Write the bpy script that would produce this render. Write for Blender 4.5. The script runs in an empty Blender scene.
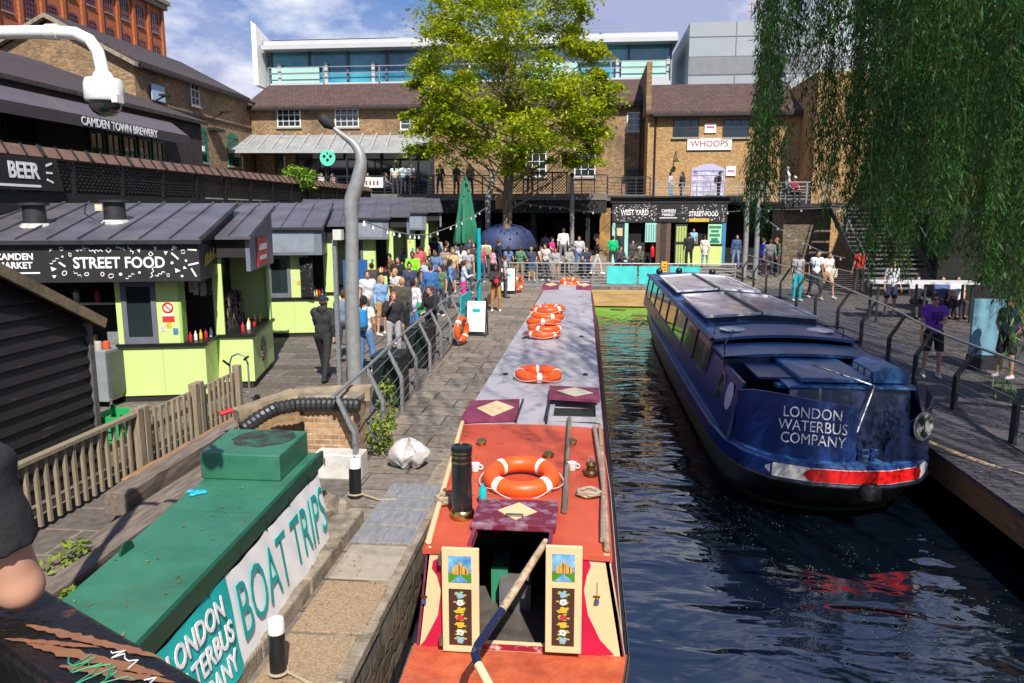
import bpy, bmesh, math, random
import numpy as np
from mathutils import Vector, Matrix
random.seed(7); RNG = np.random.default_rng(7)
SC = bpy.context.scene
COL = SC.collection
PI = math.pi
R = math.radians

# ------------------------------------------------------------------ camera
EYE = 3.45
cam_d = bpy.data.cameras.new('camera'); cam = bpy.data.objects.new('camera', cam_d); COL.objects.link(cam)
cam.location = (0, 0, EYE)
cam.rotation_euler = (R(90 - 9.52), 0, R(5.63))
cam_d.sensor_width = 36; cam_d.lens = 760 / 1024 * 36
cam_d.clip_start = 0.05; cam_d.clip_end = 2000
SC.camera = cam

# ------------------------------------------------------------------ sky and sun
SUN_EL, SUN_AZ = 47, 161          # azimuth: where the sun stands, clockwise from +Y
world = bpy.data.worlds.new('World'); SC.world = world; world.use_nodes = True
wn, wl = world.node_tree.nodes, world.node_tree.links
wn.clear()
w_out = wn.new('ShaderNodeOutputWorld'); w_bg = wn.new('ShaderNodeBackground')
w_sky = wn.new('ShaderNodeTexSky'); w_sky.sky_type = 'NISHITA'; w_sky.sun_disc = False
w_sky.sun_elevation = R(SUN_EL); w_sky.sun_rotation = R(SUN_AZ)
w_sky.air_density = 1.0; w_sky.dust_density = 0.15; w_sky.ozone_density = 5.0
w_tc = wn.new('ShaderNodeTexCoord')
w_map = wn.new('ShaderNodeMapping'); w_map.inputs['Scale'].default_value = (1.0, 1.0, 2.3); w_map.inputs['Location'].default_value = (0.32, 0.0, 0.15)
w_no = wn.new('ShaderNodeTexNoise'); w_no.inputs['Scale'].default_value = 3.1; w_no.inputs['Detail'].default_value = 7; w_no.inputs['Roughness'].default_value = 0.55
w_rp = wn.new('ShaderNodeValToRGB'); w_rp.color_ramp.elements[0].position = 0.36; w_rp.color_ramp.elements[1].position = 0.57
w_rp.color_ramp.elements[0].color = (0, 0, 0, 1); w_rp.color_ramp.elements[1].color = (1, 1, 1, 1)
# two cloud layers over the sky: a broad violet-grey bank and bright white heads
w_tint = wn.new('ShaderNodeMix'); w_tint.data_type = 'RGBA'; w_tint.inputs['Factor'].default_value = 0.5; w_tint.inputs['B'].default_value = (0.95, 2.0, 5.6, 1)
w_mx = wn.new('ShaderNodeMix'); w_mx.data_type = 'RGBA'; w_mx.inputs['B'].default_value = (3.7, 4.1, 6.2, 1)
w_n2 = wn.new('ShaderNodeTexNoise'); w_n2.inputs['Scale'].default_value = 4.6; w_n2.inputs['Detail'].default_value = 9; w_n2.inputs['Roughness'].default_value = 0.58
w_m2 = wn.new('ShaderNodeMapping'); w_m2.inputs['Scale'].default_value = (1, 1, 1.9); w_m2.inputs['Location'].default_value = (1.7, 0.4, 0.2)
w_r2 = wn.new('ShaderNodeValToRGB'); w_r2.color_ramp.elements[0].position = 0.47; w_r2.color_ramp.elements[1].position = 0.63
w_x2 = wn.new('ShaderNodeMix'); w_x2.data_type = 'RGBA'; w_x2.inputs['B'].default_value = (9.0, 9.2, 9.8, 1)
wl.new(w_tc.outputs['Generated'], w_map.inputs['Vector']); wl.new(w_map.outputs['Vector'], w_no.inputs['Vector'])
w_sp = wn.new('ShaderNodeSeparateXYZ'); w_mr = wn.new('ShaderNodeMapRange'); w_mr.inputs['From Min'].default_value = 0.26; w_mr.inputs['From Max'].default_value = 0.5; w_mr.inputs['To Min'].default_value = 1.0; w_mr.inputs['To Max'].default_value = 0.3
wl.new(w_tc.outputs['Generated'], w_sp.inputs[0]); wl.new(w_sp.outputs['Z'], w_mr.inputs['Value'])   # the cloud bank lies low, thinning overhead
def w_mul(a, name):
    q = wn.new('ShaderNodeMath'); q.operation = 'MULTIPLY'; wl.new(a, q.inputs[0]); wl.new(w_mr.outputs['Result'], q.inputs[1]); return q.outputs[0]
wl.new(w_no.outputs['Fac'], w_rp.inputs['Fac']); wl.new(w_mul(w_rp.outputs['Color'], 'bank'), w_mx.inputs['Factor'])
wl.new(w_tc.outputs['Generated'], w_m2.inputs['Vector']); wl.new(w_m2.outputs['Vector'], w_n2.inputs['Vector']); wl.new(w_n2.outputs['Fac'], w_r2.inputs['Fac']); wl.new(w_mul(w_r2.outputs['Color'], 'heads'), w_x2.inputs['Factor'])
wl.new(w_sky.outputs['Color'], w_tint.inputs['A']); wl.new(w_tint.outputs['Result'], w_mx.inputs['A']); wl.new(w_mx.outputs['Result'], w_x2.inputs['A']); wl.new(w_x2.outputs['Result'], w_bg.inputs['Color'])
w_bg.inputs['Strength'].default_value = 0.085
wl.new(w_bg.outputs['Background'], w_out.inputs['Surface'])

sun_d = bpy.data.lights.new('sun', 'SUN'); sun = bpy.data.objects.new('sun', sun_d); COL.objects.link(sun)
sun_d.energy = 4.9; sun_d.angle = R(0.5); sun_d.color = (1.0, 0.94, 0.84)
_sv = Vector((math.sin(R(SUN_AZ)) * math.cos(R(SUN_EL)), math.cos(R(SUN_AZ)) * math.cos(R(SUN_EL)), math.sin(R(SUN_EL))))
sun.rotation_euler = _sv.to_track_quat('Z', 'Y').to_euler(); sun.location = _sv * 40

SC.view_settings.view_transform = 'Standard'; SC.view_settings.look = 'None'
SC.view_settings.exposure = 0.45; SC.view_settings.gamma = 1.0
SC.cycles.max_bounces = 6; SC.cycles.diffuse_bounces = 3; SC.cycles.glossy_bounces = 3
SC.cycles.transmission_bounces = 4; SC.cycles.transparent_max_bounces = 6
SC.cycles.caustics_reflective = False; SC.cycles.caustics_refractive = False
SC.cycles.use_denoising = True

# ------------------------------------------------------------------ helpers: placing
_F, _P, _Y = 760.0, R(9.5234), R(5.6324)
_fw = Vector((-math.sin(_Y) * math.cos(_P), math.cos(_Y) * math.cos(_P), -math.sin(_P)))
_rt = Vector((math.cos(_Y), math.sin(_Y), 0)); _up = _rt.cross(_fw)
def _ray(px, py): return _fw + _rt * ((px - 512) / _F) - _up * ((py - 341.5) / _F)
def on(px, py, z=0.0):
    d = _ray(px, py); t = (z - EYE) / d.z; return Vector((t * d.x, t * d.y, z))
def atY(px, py, Y):
    d = _ray(px, py); t = Y / d.y; return Vector((t * d.x, Y, EYE + t * d.z))

# ------------------------------------------------------------------ helpers: objects
def tag(o, label=None, cat=None, group=None, kind=None):
    if label: o['label'] = label
    if cat: o['category'] = cat
    if group: o['group'] = group
    if kind: o['kind'] = kind
    return o
def thing(name, label, cat, loc=(0, 0, 0), rz=0.0, group=None):
    o = bpy.data.objects.new(name, None); COL.objects.link(o); o.empty_display_size = 0.2
    o.location = loc; o.rotation_euler = (0, 0, rz)
    return tag(o, label, cat, group)
def wloc(o):
    v = Vector((0, 0, 0))
    while o: v += Vector(o.location); o = o.parent
    return v
def copy_tree(o, parent=None):
    c = o.copy(); COL.objects.link(c); c.parent = parent
    for ch in list(o.children): copy_tree(ch, c)
    return c

class MB:
    """collects shapes, builds ONE mesh object"""
    def __init__(s): s.v = []; s.f = []; s.m = []; s.g = []
    def add(s, vs, fs, mi=0):
        b = len(s.v); s.g.append((b, len(s.f))); s.v += [tuple(x) for x in vs]; s.f += [tuple(i + b for i in f) for f in fs]; s.m += [mi] * len(fs); return s
    def box(s, a, b, mi=0, rz=0.0, piv=None):
        x0, y0, z0 = a; x1, y1, z1 = b
        vs = [(x0, y0, z0), (x1, y0, z0), (x1, y1, z0), (x0, y1, z0), (x0, y0, z1), (x1, y0, z1), (x1, y1, z1), (x0, y1, z1)]
        if rz:
            px, py = piv if piv else ((x0 + x1) / 2, (y0 + y1) / 2); c, n = math.cos(rz), math.sin(rz)
            vs = [(px + (x - px) * c - (y - py) * n, py + (x - px) * n + (y - py) * c, z) for x, y, z in vs]
        return s.add(vs, [(3, 2, 1, 0), (4, 5, 6, 7), (0, 1, 5, 4), (1, 2, 6, 5), (2, 3, 7, 6), (3, 0, 4, 7)], mi)
    def bar(s, p0, p1, w, h, mi=0, upv=(0, 0, 1)):
        p0 = Vector(p0); p1 = Vector(p1); d = (p1 - p0).normalized(); u = Vector(upv)
        if abs(d.dot(u)) > 0.98: u = Vector((0, 1, 0))
        a = d.cross(u).normalized() * (w / 2); b = a.cross(d).normalized() * (h / 2)
        vs = [p0 - a - b, p0 + a - b, p0 + a + b, p0 - a + b, p1 - a - b, p1 + a - b, p1 + a + b, p1 - a + b]
        return s.add(vs, [(0, 1, 2, 3), (7, 6, 5, 4), (4, 5, 1, 0), (5, 6, 2, 1), (6, 7, 3, 2), (7, 4, 0, 3)], mi)
    def tube(s, pts, r, n=8, mi=0, cap=True):
        pts = [Vector(p) for p in pts]; rr = r if isinstance(r, (list, tuple)) else [r] * len(pts)
        vs = []; fs = []; pa = None
        for i, p in enumerate(pts):
            d = (pts[min(i + 1, len(pts) - 1)] - pts[max(i - 1, 0)]).normalized()
            if pa is None:
                u = Vector((0, 0, 1)) if abs(d.z) < 0.9 else Vector((1, 0, 0)); a = d.cross(u).normalized()
            else:
                a = (pa - d * pa.dot(d)).normalized()
            pa = a; b = d.cross(a)
            for k in range(n):
                t = 2 * PI * k / n; vs.append(p + (a * math.cos(t) + b * math.sin(t)) * rr[i])
        for i in range(len(pts) - 1):
            for k in range(n):
                k2 = (k + 1) % n; fs.append((i * n + k, i * n + k2, (i + 1) * n + k2, (i + 1) * n + k))
        if cap:
            fs.append(tuple(range(n - 1, -1, -1))); q = (len(pts) - 1) * n; fs.append(tuple(range(q, q + n)))
        return s.add(vs, fs, mi)
    def lathe(s, prof, c=(0, 0, 0), n=20, mi=0):
        vs = []; fs = []; m = len(prof)
        for k in range(n):
            t = 2 * PI * k / n
            for r, z in prof: vs.append((c[0] + r * math.cos(t), c[1] + r * math.sin(t), c[2] + z))
        for k in range(n):
            k2 = (k + 1) % n
            for j in range(m - 1): fs.append((k * m + j, k2 * m + j, k2 * m + j + 1, k * m + j + 1))
        if prof[0][0] > 1e-4: fs.append(tuple(k * m for k in range(n - 1, -1, -1)))
        if prof[-1][0] > 1e-4: fs.append(tuple(k * m + m - 1 for k in range(n)))
        return s.add(vs, fs, mi)
    def torus(s, c, Rr, r, axis='z', n=32, m=12, mi=0, a0=0, a1=2 * PI, sel=None):
        vs = []; fs = []; mm = []
        full = abs(a1 - a0 - 2 * PI) < 1e-5; N = n if full else n + 1
        for i in range(N):
            t = a0 + (a1 - a0) * i / n
            for j in range(m):
                u = 2 * PI * j / m; q = Rr + r * math.cos(u); h = r * math.sin(u)
                x, y = q * math.cos(t), q * math.sin(t)
                p = {'z': (x, y, h), 'y': (x, h, y), 'x': (h, x, y)}[axis]
                vs.append((c[0] + p[0], c[1] + p[1], c[2] + p[2]))
        b = len(s.v); s.v += vs
        for i in range(n):
            i2 = (i + 1) % N if full else i + 1
            k = sel(a0 + (a1 - a0) * (i + .5) / n) if sel else mi
            for j in range(m):
                j2 = (j + 1) % m; s.f.append((b + i * m + j, b + i2 * m + j, b + i2 * m + j2, b + i * m + j2)); s.m.append(k)
        return s
    def prism(s, poly, z0, z1, mi=0, plane='xy'):
        n = len(poly)
        def P(a, b, h): return {'xy': (a, b, h), 'xz': (a, h, b), 'yz': (h, a, b)}[plane]
        vs = [P(a, b, z0) for a, b in poly] + [P(a, b, z1) for a, b in poly]
        fs = [tuple(range(n - 1, -1, -1)), tuple(range(n, 2 * n))] + [(i, (i + 1) % n, n + (i + 1) % n, n + i) for i in range(n)]
        return s.add(vs, fs, mi)
    def ball(s, c, r, n=10, m=7, mi=0, sc=(1, 1, 1)):
        vs = []; fs = []
        for j in range(1, m):
            t = PI * j / m
            for k in range(n):
                u = 2 * PI * k / n; vs.append((c[0] + r * sc[0] * math.sin(t) * math.cos(u), c[1] + r * sc[1] * math.sin(t) * math.sin(u), c[2] + r * sc[2] * math.cos(t)))
        vs += [(c[0], c[1], c[2] + r * sc[2]), (c[0], c[1], c[2] - r * sc[2])]; T = len(vs) - 2
        for k in range(n):
            k2 = (k + 1) % n; fs.append((T, k, k2)); fs.append((T + 1, (m - 2) * n + k2, (m - 2) * n + k))
            for j in range(m - 2): fs.append((j * n + k, (j + 1) * n + k, (j + 1) * n + k2, j * n + k2))
        return s.add(vs, fs, mi)
    def quad(s, a, b, c, d, mi=0): return s.add([a, b, c, d], [(0, 1, 2, 3)], mi)
    def loft(s, rings, mi=0, closed=True, caps=(True, True)):
        n = len(rings[0]); vs = [p for r in rings for p in r]; fs = []
        for i in range(len(rings) - 1):
            for k in range(n if closed else n - 1):
                k2 = (k + 1) % n; fs.append((i * n + k, i * n + k2, (i + 1) * n + k2, (i + 1) * n + k))
        if caps[0]: fs.append(tuple(range(n - 1, -1, -1)))
        if caps[1]: q = (len(rings) - 1) * n; fs.append(tuple(range(q, q + n)))
        return s.add(vs, fs, mi)
    def build(s, name, mat, parent=None, smooth=False, bevel=0.0, local=False, fixn=True):
        me = bpy.data.meshes.new(name)
        off = wloc(parent) if (parent and not local) else Vector((0, 0, 0))
        me.from_pydata([(x - off.x, y - off.y, z - off.z) for x, y, z in s.v], [], s.f)
        mats = mat if isinstance(mat, (list, tuple)) else [mat]
        for q in mats: me.materials.append(q)
        if len(mats) > 1: me.polygons.foreach_set('material_index', s.m)
        if fixn:
            bm = bmesh.new(); bm.from_mesh(me); bmesh.ops.recalc_face_normals(bm, faces=bm.faces); bm.to_mesh(me); bm.free()
        o = bpy.data.objects.new(name, me); COL.objects.link(o)
        if smooth:
            me.polygons.foreach_set('use_smooth', [True] * len(me.polygons))
            try: me.set_sharp_from_angle(angle=R(38))
            except Exception: pass
        if bevel:
            b = o.modifiers.new('bevel', 'BEVEL'); b.width = bevel; b.segments = 2; b.limit_method = 'ANGLE'; b.angle_limit = R(35)
        if parent: o.parent = parent
        me.update(); return o
def each(mb, name, mat, parent, k=1, **kw):
    """every k shapes of the collector become one part of their own"""
    G = mb.g[::k] + [(len(mb.v), len(mb.f))]; out = []
    for (v0, f0), (v1, f1) in zip(G[:-1], G[1:]):
        q = MB(); q.v = mb.v[v0:v1]; q.f = [tuple(i - v0 for i in f) for f in mb.f[f0:f1]]; q.m = mb.m[f0:f1]
        out.append(q.build(name, mat, parent, **kw))
    return out
def struct(o): o['kind'] = 'structure'; return o
def npmesh(name, V, mats, parent=None, mi=None, smooth=False, tri=None):
    """V (n,k,3) separate k-gons"""
    V = np.asarray(V, dtype=np.float32); n, k = V.shape[:2]
    if parent:
        w = wloc(parent); V = V - np.array([w.x, w.y, w.z], dtype=np.float32)
    me = bpy.data.meshes.new(name); me.vertices.add(n * k); me.vertices.foreach_set('co', V.reshape(-1))
    me.loops.add(n * k); me.loops.foreach_set('vertex_index', np.arange(n * k, dtype=np.int32))
    me.polygons.add(n); me.polygons.foreach_set('loop_start', np.arange(0, n * k, k, dtype=np.int32))
    try: me.polygons.foreach_set('loop_total', np.full(n, k, dtype=np.int32))
    except Exception: pass
    for q in (mats if isinstance(mats, (list, tuple)) else [mats]): me.materials.append(q)
    if mi is not None: me.polygons.foreach_set('material_index', np.asarray(mi, dtype=np.int32))
    me.update(calc_edges=True); me.validate()
    o = bpy.data.objects.new(name, me); COL.objects.link(o)
    if parent: o.parent = parent
    return o
def text(body, size, loc, rot, mat, parent, name='lettering', bold=0.0, align='CENTER', ext=0.004, sx=1.0, spacing=1.0, line=1.0, local=False):
    """lettering as mesh. rot = euler"""
    cu = bpy.data.curves.new(name, 'FONT'); cu.body = body; cu.size = size; cu.align_x = align; cu.align_y = 'CENTER'
    cu.extrude = ext; cu.offset = bold; cu.space_character = spacing; cu.space_line = line; cu.resolution_u = 3
    t = bpy.data.objects.new('tmp', cu); COL.objects.link(t)
    dg = bpy.context.evaluated_depsgraph_get(); me = bpy.data.meshes.new_from_object(t.evaluated_get(dg))
    bpy.data.objects.remove(t); bpy.data.curves.remove(cu)
    M = Matrix.Translation(Vector(loc) - (wloc(parent) if (parent and not local) else Vector((0, 0, 0)))) @ (rot if isinstance(rot, Matrix) else __import__('mathutils').Euler(rot).to_matrix()).to_4x4() @ Matrix.Diagonal((sx, 1, 1, 1))
    me.transform(M); me.materials.clear(); me.materials.append(mat); me.name = name
    o = bpy.data.objects.new(name, me); COL.objects.link(o)
    if parent: o.parent = parent
    return o
def basis(xdir, ydir):
    x = Vector(xdir).normalized(); z = x.cross(Vector(ydir)).normalized(); y = z.cross(x)
    return Matrix((x, y, z)).transposed()

# ------------------------------------------------------------------ helpers: materials
MT = {}
def mat(name, c, rough=0.6, var=0.25, scale=6.0, bump=0.0, bscale=None, metal=0.0, spec=0.5, c2=None, dirt=0.0, coat=0.0, em=None, emS=0.0, stretch=(1, 1, 1), thr=None):
    if name in MT: return MT[name]
    m = bpy.data.materials.new(name); m.use_nodes = True; n, l = m.node_tree.nodes, m.node_tree.links
    b = n['Principled BSDF']; b.inputs['Roughness'].default_value = rough; b.inputs['Metallic'].default_value = metal
    b.inputs['Specular IOR Level'].default_value = spec; b.inputs['Coat Weight'].default_value = coat
    tc = n.new('ShaderNodeTexCoord'); mp = n.new('ShaderNodeMapping'); mp.inputs['Scale'].default_value = stretch
    l.new(tc.outputs['Object'], mp.inputs['Vector'])
    if var > 0 or c2:
        no = n.new('ShaderNodeTexNoise'); no.inputs['Scale'].default_value = scale; no.inputs['Detail'].default_value = 6; no.inputs['Roughness'].default_value = 0.6
        l.new(mp.outputs['Vector'], no.inputs['Vector'])
        rp = n.new('ShaderNodeValToRGB'); lo, hi = thr if thr else (0.3, 0.7)
        rp.color_ramp.elements[0].position = lo; rp.color_ramp.elements[1].position = hi
        a = tuple(max(0, x * (1 - var)) for x in c); d = tuple(c2) if c2 else tuple(min(1, x * (1 + var * 0.7)) for x in c)
        rp.color_ramp.elements[0].color = (*a, 1); rp.color_ramp.elements[1].color = (*d, 1)
        l.new(no.outputs['Fac'], rp.inputs['Fac']); src = rp.outputs['Color']
        if dirt > 0:
            n2 = n.new('ShaderNodeTexNoise'); n2.inputs['Scale'].default_value = scale * 0.35 + 0.6; n2.inputs['Detail'].default_value = 8; n2.inputs['Roughness'].default_value = 0.7
            l.new(mp.outputs['Vector'], n2.inputs['Vector']); r2 = n.new('ShaderNodeValToRGB'); r2.color_ramp.elements[0].position = 0.5; r2.color_ramp.elements[1].position = 0.68
            l.new(n2.outputs['Fac'], r2.inputs['Fac']); mm = n.new('ShaderNodeMath'); mm.operation = 'MULTIPLY'; mm.inputs[1].default_value = dirt; l.new(r2.outputs['Color'], mm.inputs[0])
            mx = n.new('ShaderNodeMix'); mx.data_type = 'RGBA'; mx.inputs['B'].default_value = (0.05, 0.04, 0.03, 1); l.new(mm.outputs[0], mx.inputs['Factor']); l.new(src, mx.inputs['A']); src = mx.outputs['Result']
        l.new(src, b.inputs['Base Color'])
    else: b.inputs['Base Color'].default_value = (*c, 1)
    if bump > 0:
        nb = n.new('ShaderNodeTexNoise'); nb.inputs['Scale'].default_value = bscale or scale * 4; nb.inputs['Detail'].default_value = 5
        l.new(mp.outputs['Vector'], nb.inputs['Vector']); bu = n.new('ShaderNodeBump'); bu.inputs['Strength'].default_value = bump; bu.inputs['Distance'].default_value = 0.02
        l.new(nb.outputs['Fac'], bu.inputs['Height']); l.new(bu.outputs['Normal'], b.inputs['Normal'])
    if em: b.inputs['Emission Color'].default_value = (*em, 1); b.inputs['Emission Strength'].default_value = emS
    MT[name] = m; return m
def brickmat(name, c1, c2, mortar, bw=0.225, bh=0.075, ms=0.012, flat=False, rough=0.9, stain=0.5, stainc=(0.08, 0.06, 0.045), bump=0.4, offset=0.5, msmooth=0.1, warp=0.0):
    m = bpy.data.materials.new(name); m.use_nodes = True; n, l = m.node_tree.nodes, m.node_tree.links
    b = n['Principled BSDF']; b.inputs['Roughness'].default_value = rough; b.inputs['Specular IOR Level'].default_value = 0.25
    tc = n.new('ShaderNodeTexCoord'); vec = tc.outputs['Object']
    if not flat:
        sp = n.new('ShaderNodeSeparateXYZ'); l.new(vec, sp.inputs[0]); ge = n.new('ShaderNodeNewGeometry'); sn = n.new('ShaderNodeSeparateXYZ'); l.new(ge.outputs['True Normal'], sn.inputs[0])
        ab = n.new('ShaderNodeMath'); ab.operation = 'ABSOLUTE'; l.new(sn.outputs['X'], ab.inputs[0]); gt = n.new('ShaderNodeMath'); gt.operation = 'GREATER_THAN'; gt.inputs[1].default_value = 0.7; l.new(ab.outputs[0], gt.inputs[0])
        mf = n.new('ShaderNodeMix'); mf.data_type = 'FLOAT'; l.new(gt.outputs[0], mf.inputs['Factor']); l.new(sp.outputs['X'], mf.inputs['A']); l.new(sp.outputs['Y'], mf.inputs['B'])
        cb = n.new('ShaderNodeCombineXYZ'); l.new(mf.outputs['Result'], cb.inputs['X']); l.new(sp.outputs['Z'], cb.inputs['Y']); vec2 = cb.outputs[0]
    else: vec2 = vec
    br = n.new('ShaderNodeTexBrick'); br.offset = offset; br.inputs['Scale'].default_value = 1.0; br.inputs['Brick Width'].default_value = bw; br.inputs['Row Height'].default_value = bh
    br.inputs['Mortar Size'].default_value = ms; br.inputs['Mortar Smooth'].default_value = msmooth; br.inputs['Bias'].default_value = 0.0
    br.inputs['Color1'].default_value = (*c1, 1); br.inputs['Color2'].default_value = (*c2, 1); br.inputs['Mortar'].default_value = (*mortar, 1)
    if warp:
        wn_ = n.new('ShaderNodeTexNoise'); wn_.inputs['Scale'].default_value = 3.5; wn_.inputs['Detail'].default_value = 3; l.new(vec, wn_.inputs['Vector'])
        wv = n.new('ShaderNodeVectorMath'); wv.operation = 'MULTIPLY_ADD'; wv.inputs[1].default_value = (warp, warp, 0); l.new(wn_.outputs['Color'], wv.inputs[0]); l.new(vec2, wv.inputs[2]); vec2 = wv.outputs[0]
    l.new(vec2, br.inputs['Vector'])
    no = n.new('ShaderNodeTexNoise'); no.inputs['Scale'].default_value = 0.5; no.inputs['Detail'].default_value = 9; no.inputs['Roughness'].default_value = 0.68; l.new(vec, no.inputs['Vector'])
    rp = n.new('ShaderNodeValToRGB'); rp.color_ramp.elements[0].position = 0.45; rp.color_ramp.elements[1].position = 0.7; l.new(no.outputs['Fac'], rp.inputs['Fac'])
    mu = n.new('ShaderNodeMath'); mu.operation = 'MULTIPLY'; mu.inputs[1].default_value = stain; l.new(rp.outputs['Color'], mu.inputs[0])
    mx = n.new('ShaderNodeMix'); mx.data_type = 'RGBA'; mx.inputs['B'].default_value = (*stainc, 1); l.new(mu.outputs[0], mx.inputs['Factor']); l.new(br.outputs['Color'], mx.inputs['A'])
    # fine grain
    n3 = n.new('ShaderNodeTexNoise'); n3.inputs['Scale'].default_value = 9; n3.inputs['Detail'].default_value = 6; l.new(vec, n3.inputs['Vector'])
    m3 = n.new('ShaderNodeMix'); m3.data_type = 'RGBA'; m3.blend_type = 'OVERLAY'; m3.inputs['Factor'].default_value = 0.7; l.new(mx.outputs['Result'], m3.inputs['A']); l.new(n3.outputs['Fac'], m3.inputs['B'])
    l.new(m3.outputs['Result'], b.inputs['Base Color'])
    ad = n.new('ShaderNodeMath'); ad.operation = 'MULTIPLY_ADD'; ad.inputs[1].default_value = -1.0; l.new(br.outputs['Fac'], ad.inputs[0]); l.new(n3.outputs['Fac'], ad.inputs[2])
    bu = n.new('ShaderNodeBump'); bu.inputs['Strength'].default_value = bump; bu.inputs['Distance'].default_value = 0.012; l.new(ad.outputs[0], bu.inputs['Height']); l.new(bu.outputs['Normal'], b.inputs['Normal'])
    MT[name] = m; return m
def leafmat(name, ca, cb, cc=None, scale=1.2, trans=0.35):
    m = bpy.data.materials.new(name); m.use_nodes = True; n, l = m.node_tree.nodes, m.node_tree.links; n.remove(n['Principled BSDF']); out = n['Material Output']
    tc = n.new('ShaderNodeTexCoord'); no = n.new('ShaderNodeTexNoise'); no.inputs['Scale'].default_value = scale; no.inputs['Detail'].default_value = 5; no.inputs['Roughness'].default_value = 0.75
    l.new(tc.outputs['Object'], no.inputs['Vector']); rp = n.new('ShaderNodeValToRGB'); e = rp.color_ramp.elements; e[0].position = 0.36; e[1].position = 0.64
    e[0].color = (*ca, 1); e[1].color = (*cb, 1)
    if cc: q = e.new(0.74); q.color = (*cc, 1)
    l.new(no.outputs['Fac'], rp.inputs['Fac'])
    d = n.new('ShaderNodeBsdfPrincipled'); d.inputs['Roughness'].default_value = 0.45; d.inputs['Specular IOR Level'].default_value = 0.35; l.new(rp.outputs['Color'], d.inputs['Base Color'])
    t = n.new('ShaderNodeBsdfTranslucent'); l.new(rp.outputs['Color'], t.inputs['Color']); mx = n.new('ShaderNodeMixShader'); mx.inputs['Fac'].default_value = trans
    l.new(d.outputs[0], mx.inputs[1]); l.new(t.outputs[0], mx.inputs[2]); l.new(mx.outputs[0], out.inputs['Surface']); MT[name] = m; return m
def glassmat(name, tint=(0.02, 0.03, 0.035), rough=0.05):
    return mat(name, tint, rough, var=0.0, spec=1.0)
black = mat('black_paint', (0.012, 0.012, 0.013), 0.4, 0.4, 5)
blackmatt = mat('black_matt', (0.016, 0.015, 0.016), 0.75, 0.4, 5)
interior = mat('shaded_interior', (0.012, 0.011, 0.01), 0.9, 0.5, 3)  # near-black colour stands in for the shade inside openings and under decks
white = mat('white_paint', (0.78, 0.78, 0.76), 0.45, 0.06, 4)
galv = mat('galvanised_steel', (0.36, 0.37, 0.38), 0.42, 0.25, 14, metal=0.55, bump=0.06)
dsteel = mat('dark_steel', (0.05, 0.055, 0.06), 0.45, 0.3, 8, metal=0.5)
cream = mat('cream_paint', (0.74, 0.55, 0.31), 0.4, 0.08, 5)
brass = mat('brass', (0.62, 0.42, 0.14), 0.25, 0.2, 12, metal=1.0)
lime = mat('lime_paint', (0.55, 0.72, 0.25), 0.5, 0.07, 2.5)
teal = mat('teal_banner', (0.0, 0.46, 0.46), 0.55, 0.08, 3)
letter = mat('white_lettering', (0.85, 0.85, 0.85), 0.5, 0.0)
orange = mat('lifebuoy_orange', (0.80, 0.10, 0.012), 0.42, 0.1, 5)
rope = mat('rope', (0.42, 0.34, 0.24), 0.9, 0.35, 60, bump=0.6, bscale=90)
wood = mat('weathered_wood', (0.19, 0.15, 0.12), 0.85, 0.55, 3.0, bump=0.5, bscale=14, stretch=(9, 0.8, 9))
woodx = mat('weathered_wood_across', (0.25, 0.18, 0.12), 0.85, 0.4, 3.0, bump=0.5, bscale=14, stretch=(0.8, 9, 9))
fencewood = mat('fence_wood', (0.27, 0.22, 0.15), 0.85, 0.35, 3.0, bump=0.4, bscale=14, stretch=(9, 9, 0.8))
yellowwood = mat('new_timber', (0.62, 0.36, 0.13), 0.7, 0.25, 3.0, bump=0.2, bscale=14, stretch=(0.7, 8, 8))
brick_y = brickmat('london_stock_brick', (0.44, 0.26, 0.115), (0.20, 0.11, 0.055), (0.25, 0.205, 0.15), stain=0.75)
brick_w = brickmat('bright_stock_brick', (0.56, 0.34, 0.13), (0.40, 0.21, 0.075), (0.36, 0.27, 0.17), stain=0.25)
brick_r = brickmat('red_brick', (0.52, 0.145, 0.05), (0.40, 0.10, 0.035), (0.32, 0.14, 0.08), stain=0.2)
slate = brickmat('slate_roof', (0.085, 0.065, 0.066), (0.055, 0.045, 0.048), (0.03, 0.027, 0.027), bw=0.3, bh=0.16, ms=0.012, stain=0.3, rough=0.8)
tile = brickmat('brown_tile_roof', (0.125, 0.075, 0.062), (0.085, 0.055, 0.05), (0.045, 0.03, 0.028), bw=0.26, bh=0.16, ms=0.012, stain=0.35, rough=0.85)
# ================================================================== SETTING
flag = brickmat('york_flagstones', (0.27, 0.225, 0.18), (0.175, 0.15, 0.13), (0.09, 0.075, 0.06), bw=0.95, bh=0.6, ms=0.018, flat=True, stain=0.5, stainc=(0.09, 0.07, 0.05), bump=0.3)
mflag = brickmat('market_flagstones', (0.175, 0.15, 0.13), (0.10, 0.088, 0.08), (0.24, 0.19, 0.14), bw=1.1, bh=0.62, ms=0.016, flat=True, stain=0.55, stainc=(0.06, 0.05, 0.042), bump=0.3)
plazam = brickmat('plaza_setts', (0.21, 0.18, 0.155), (0.14, 0.12, 0.105), (0.08, 0.07, 0.06), bw=0.5, bh=0.3, ms=0.02, flat=True, stain=0.4)
quaym = brickmat('quay_setts', (0.12, 0.105, 0.10), (0.075, 0.07, 0.068), (0.05, 0.045, 0.04), bw=0.4, bh=0.25, ms=0.02, flat=True, stain=0.4)
rubble = brickmat('rubble_stone_wall', (0.25, 0.18, 0.12), (0.11, 0.085, 0.065), (0.16, 0.13, 0.095), bw=0.34, bh=0.17, ms=0.03, stain=0.55, stainc=(0.035, 0.045, 0.02), bump=1.0, msmooth=0.6, warp=0.28)
stone = mat('kerb_stone', (0.30, 0.25, 0.185), 0.9, 0.4, 7, bump=0.7, bscale=40, dirt=0.6)
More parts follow.
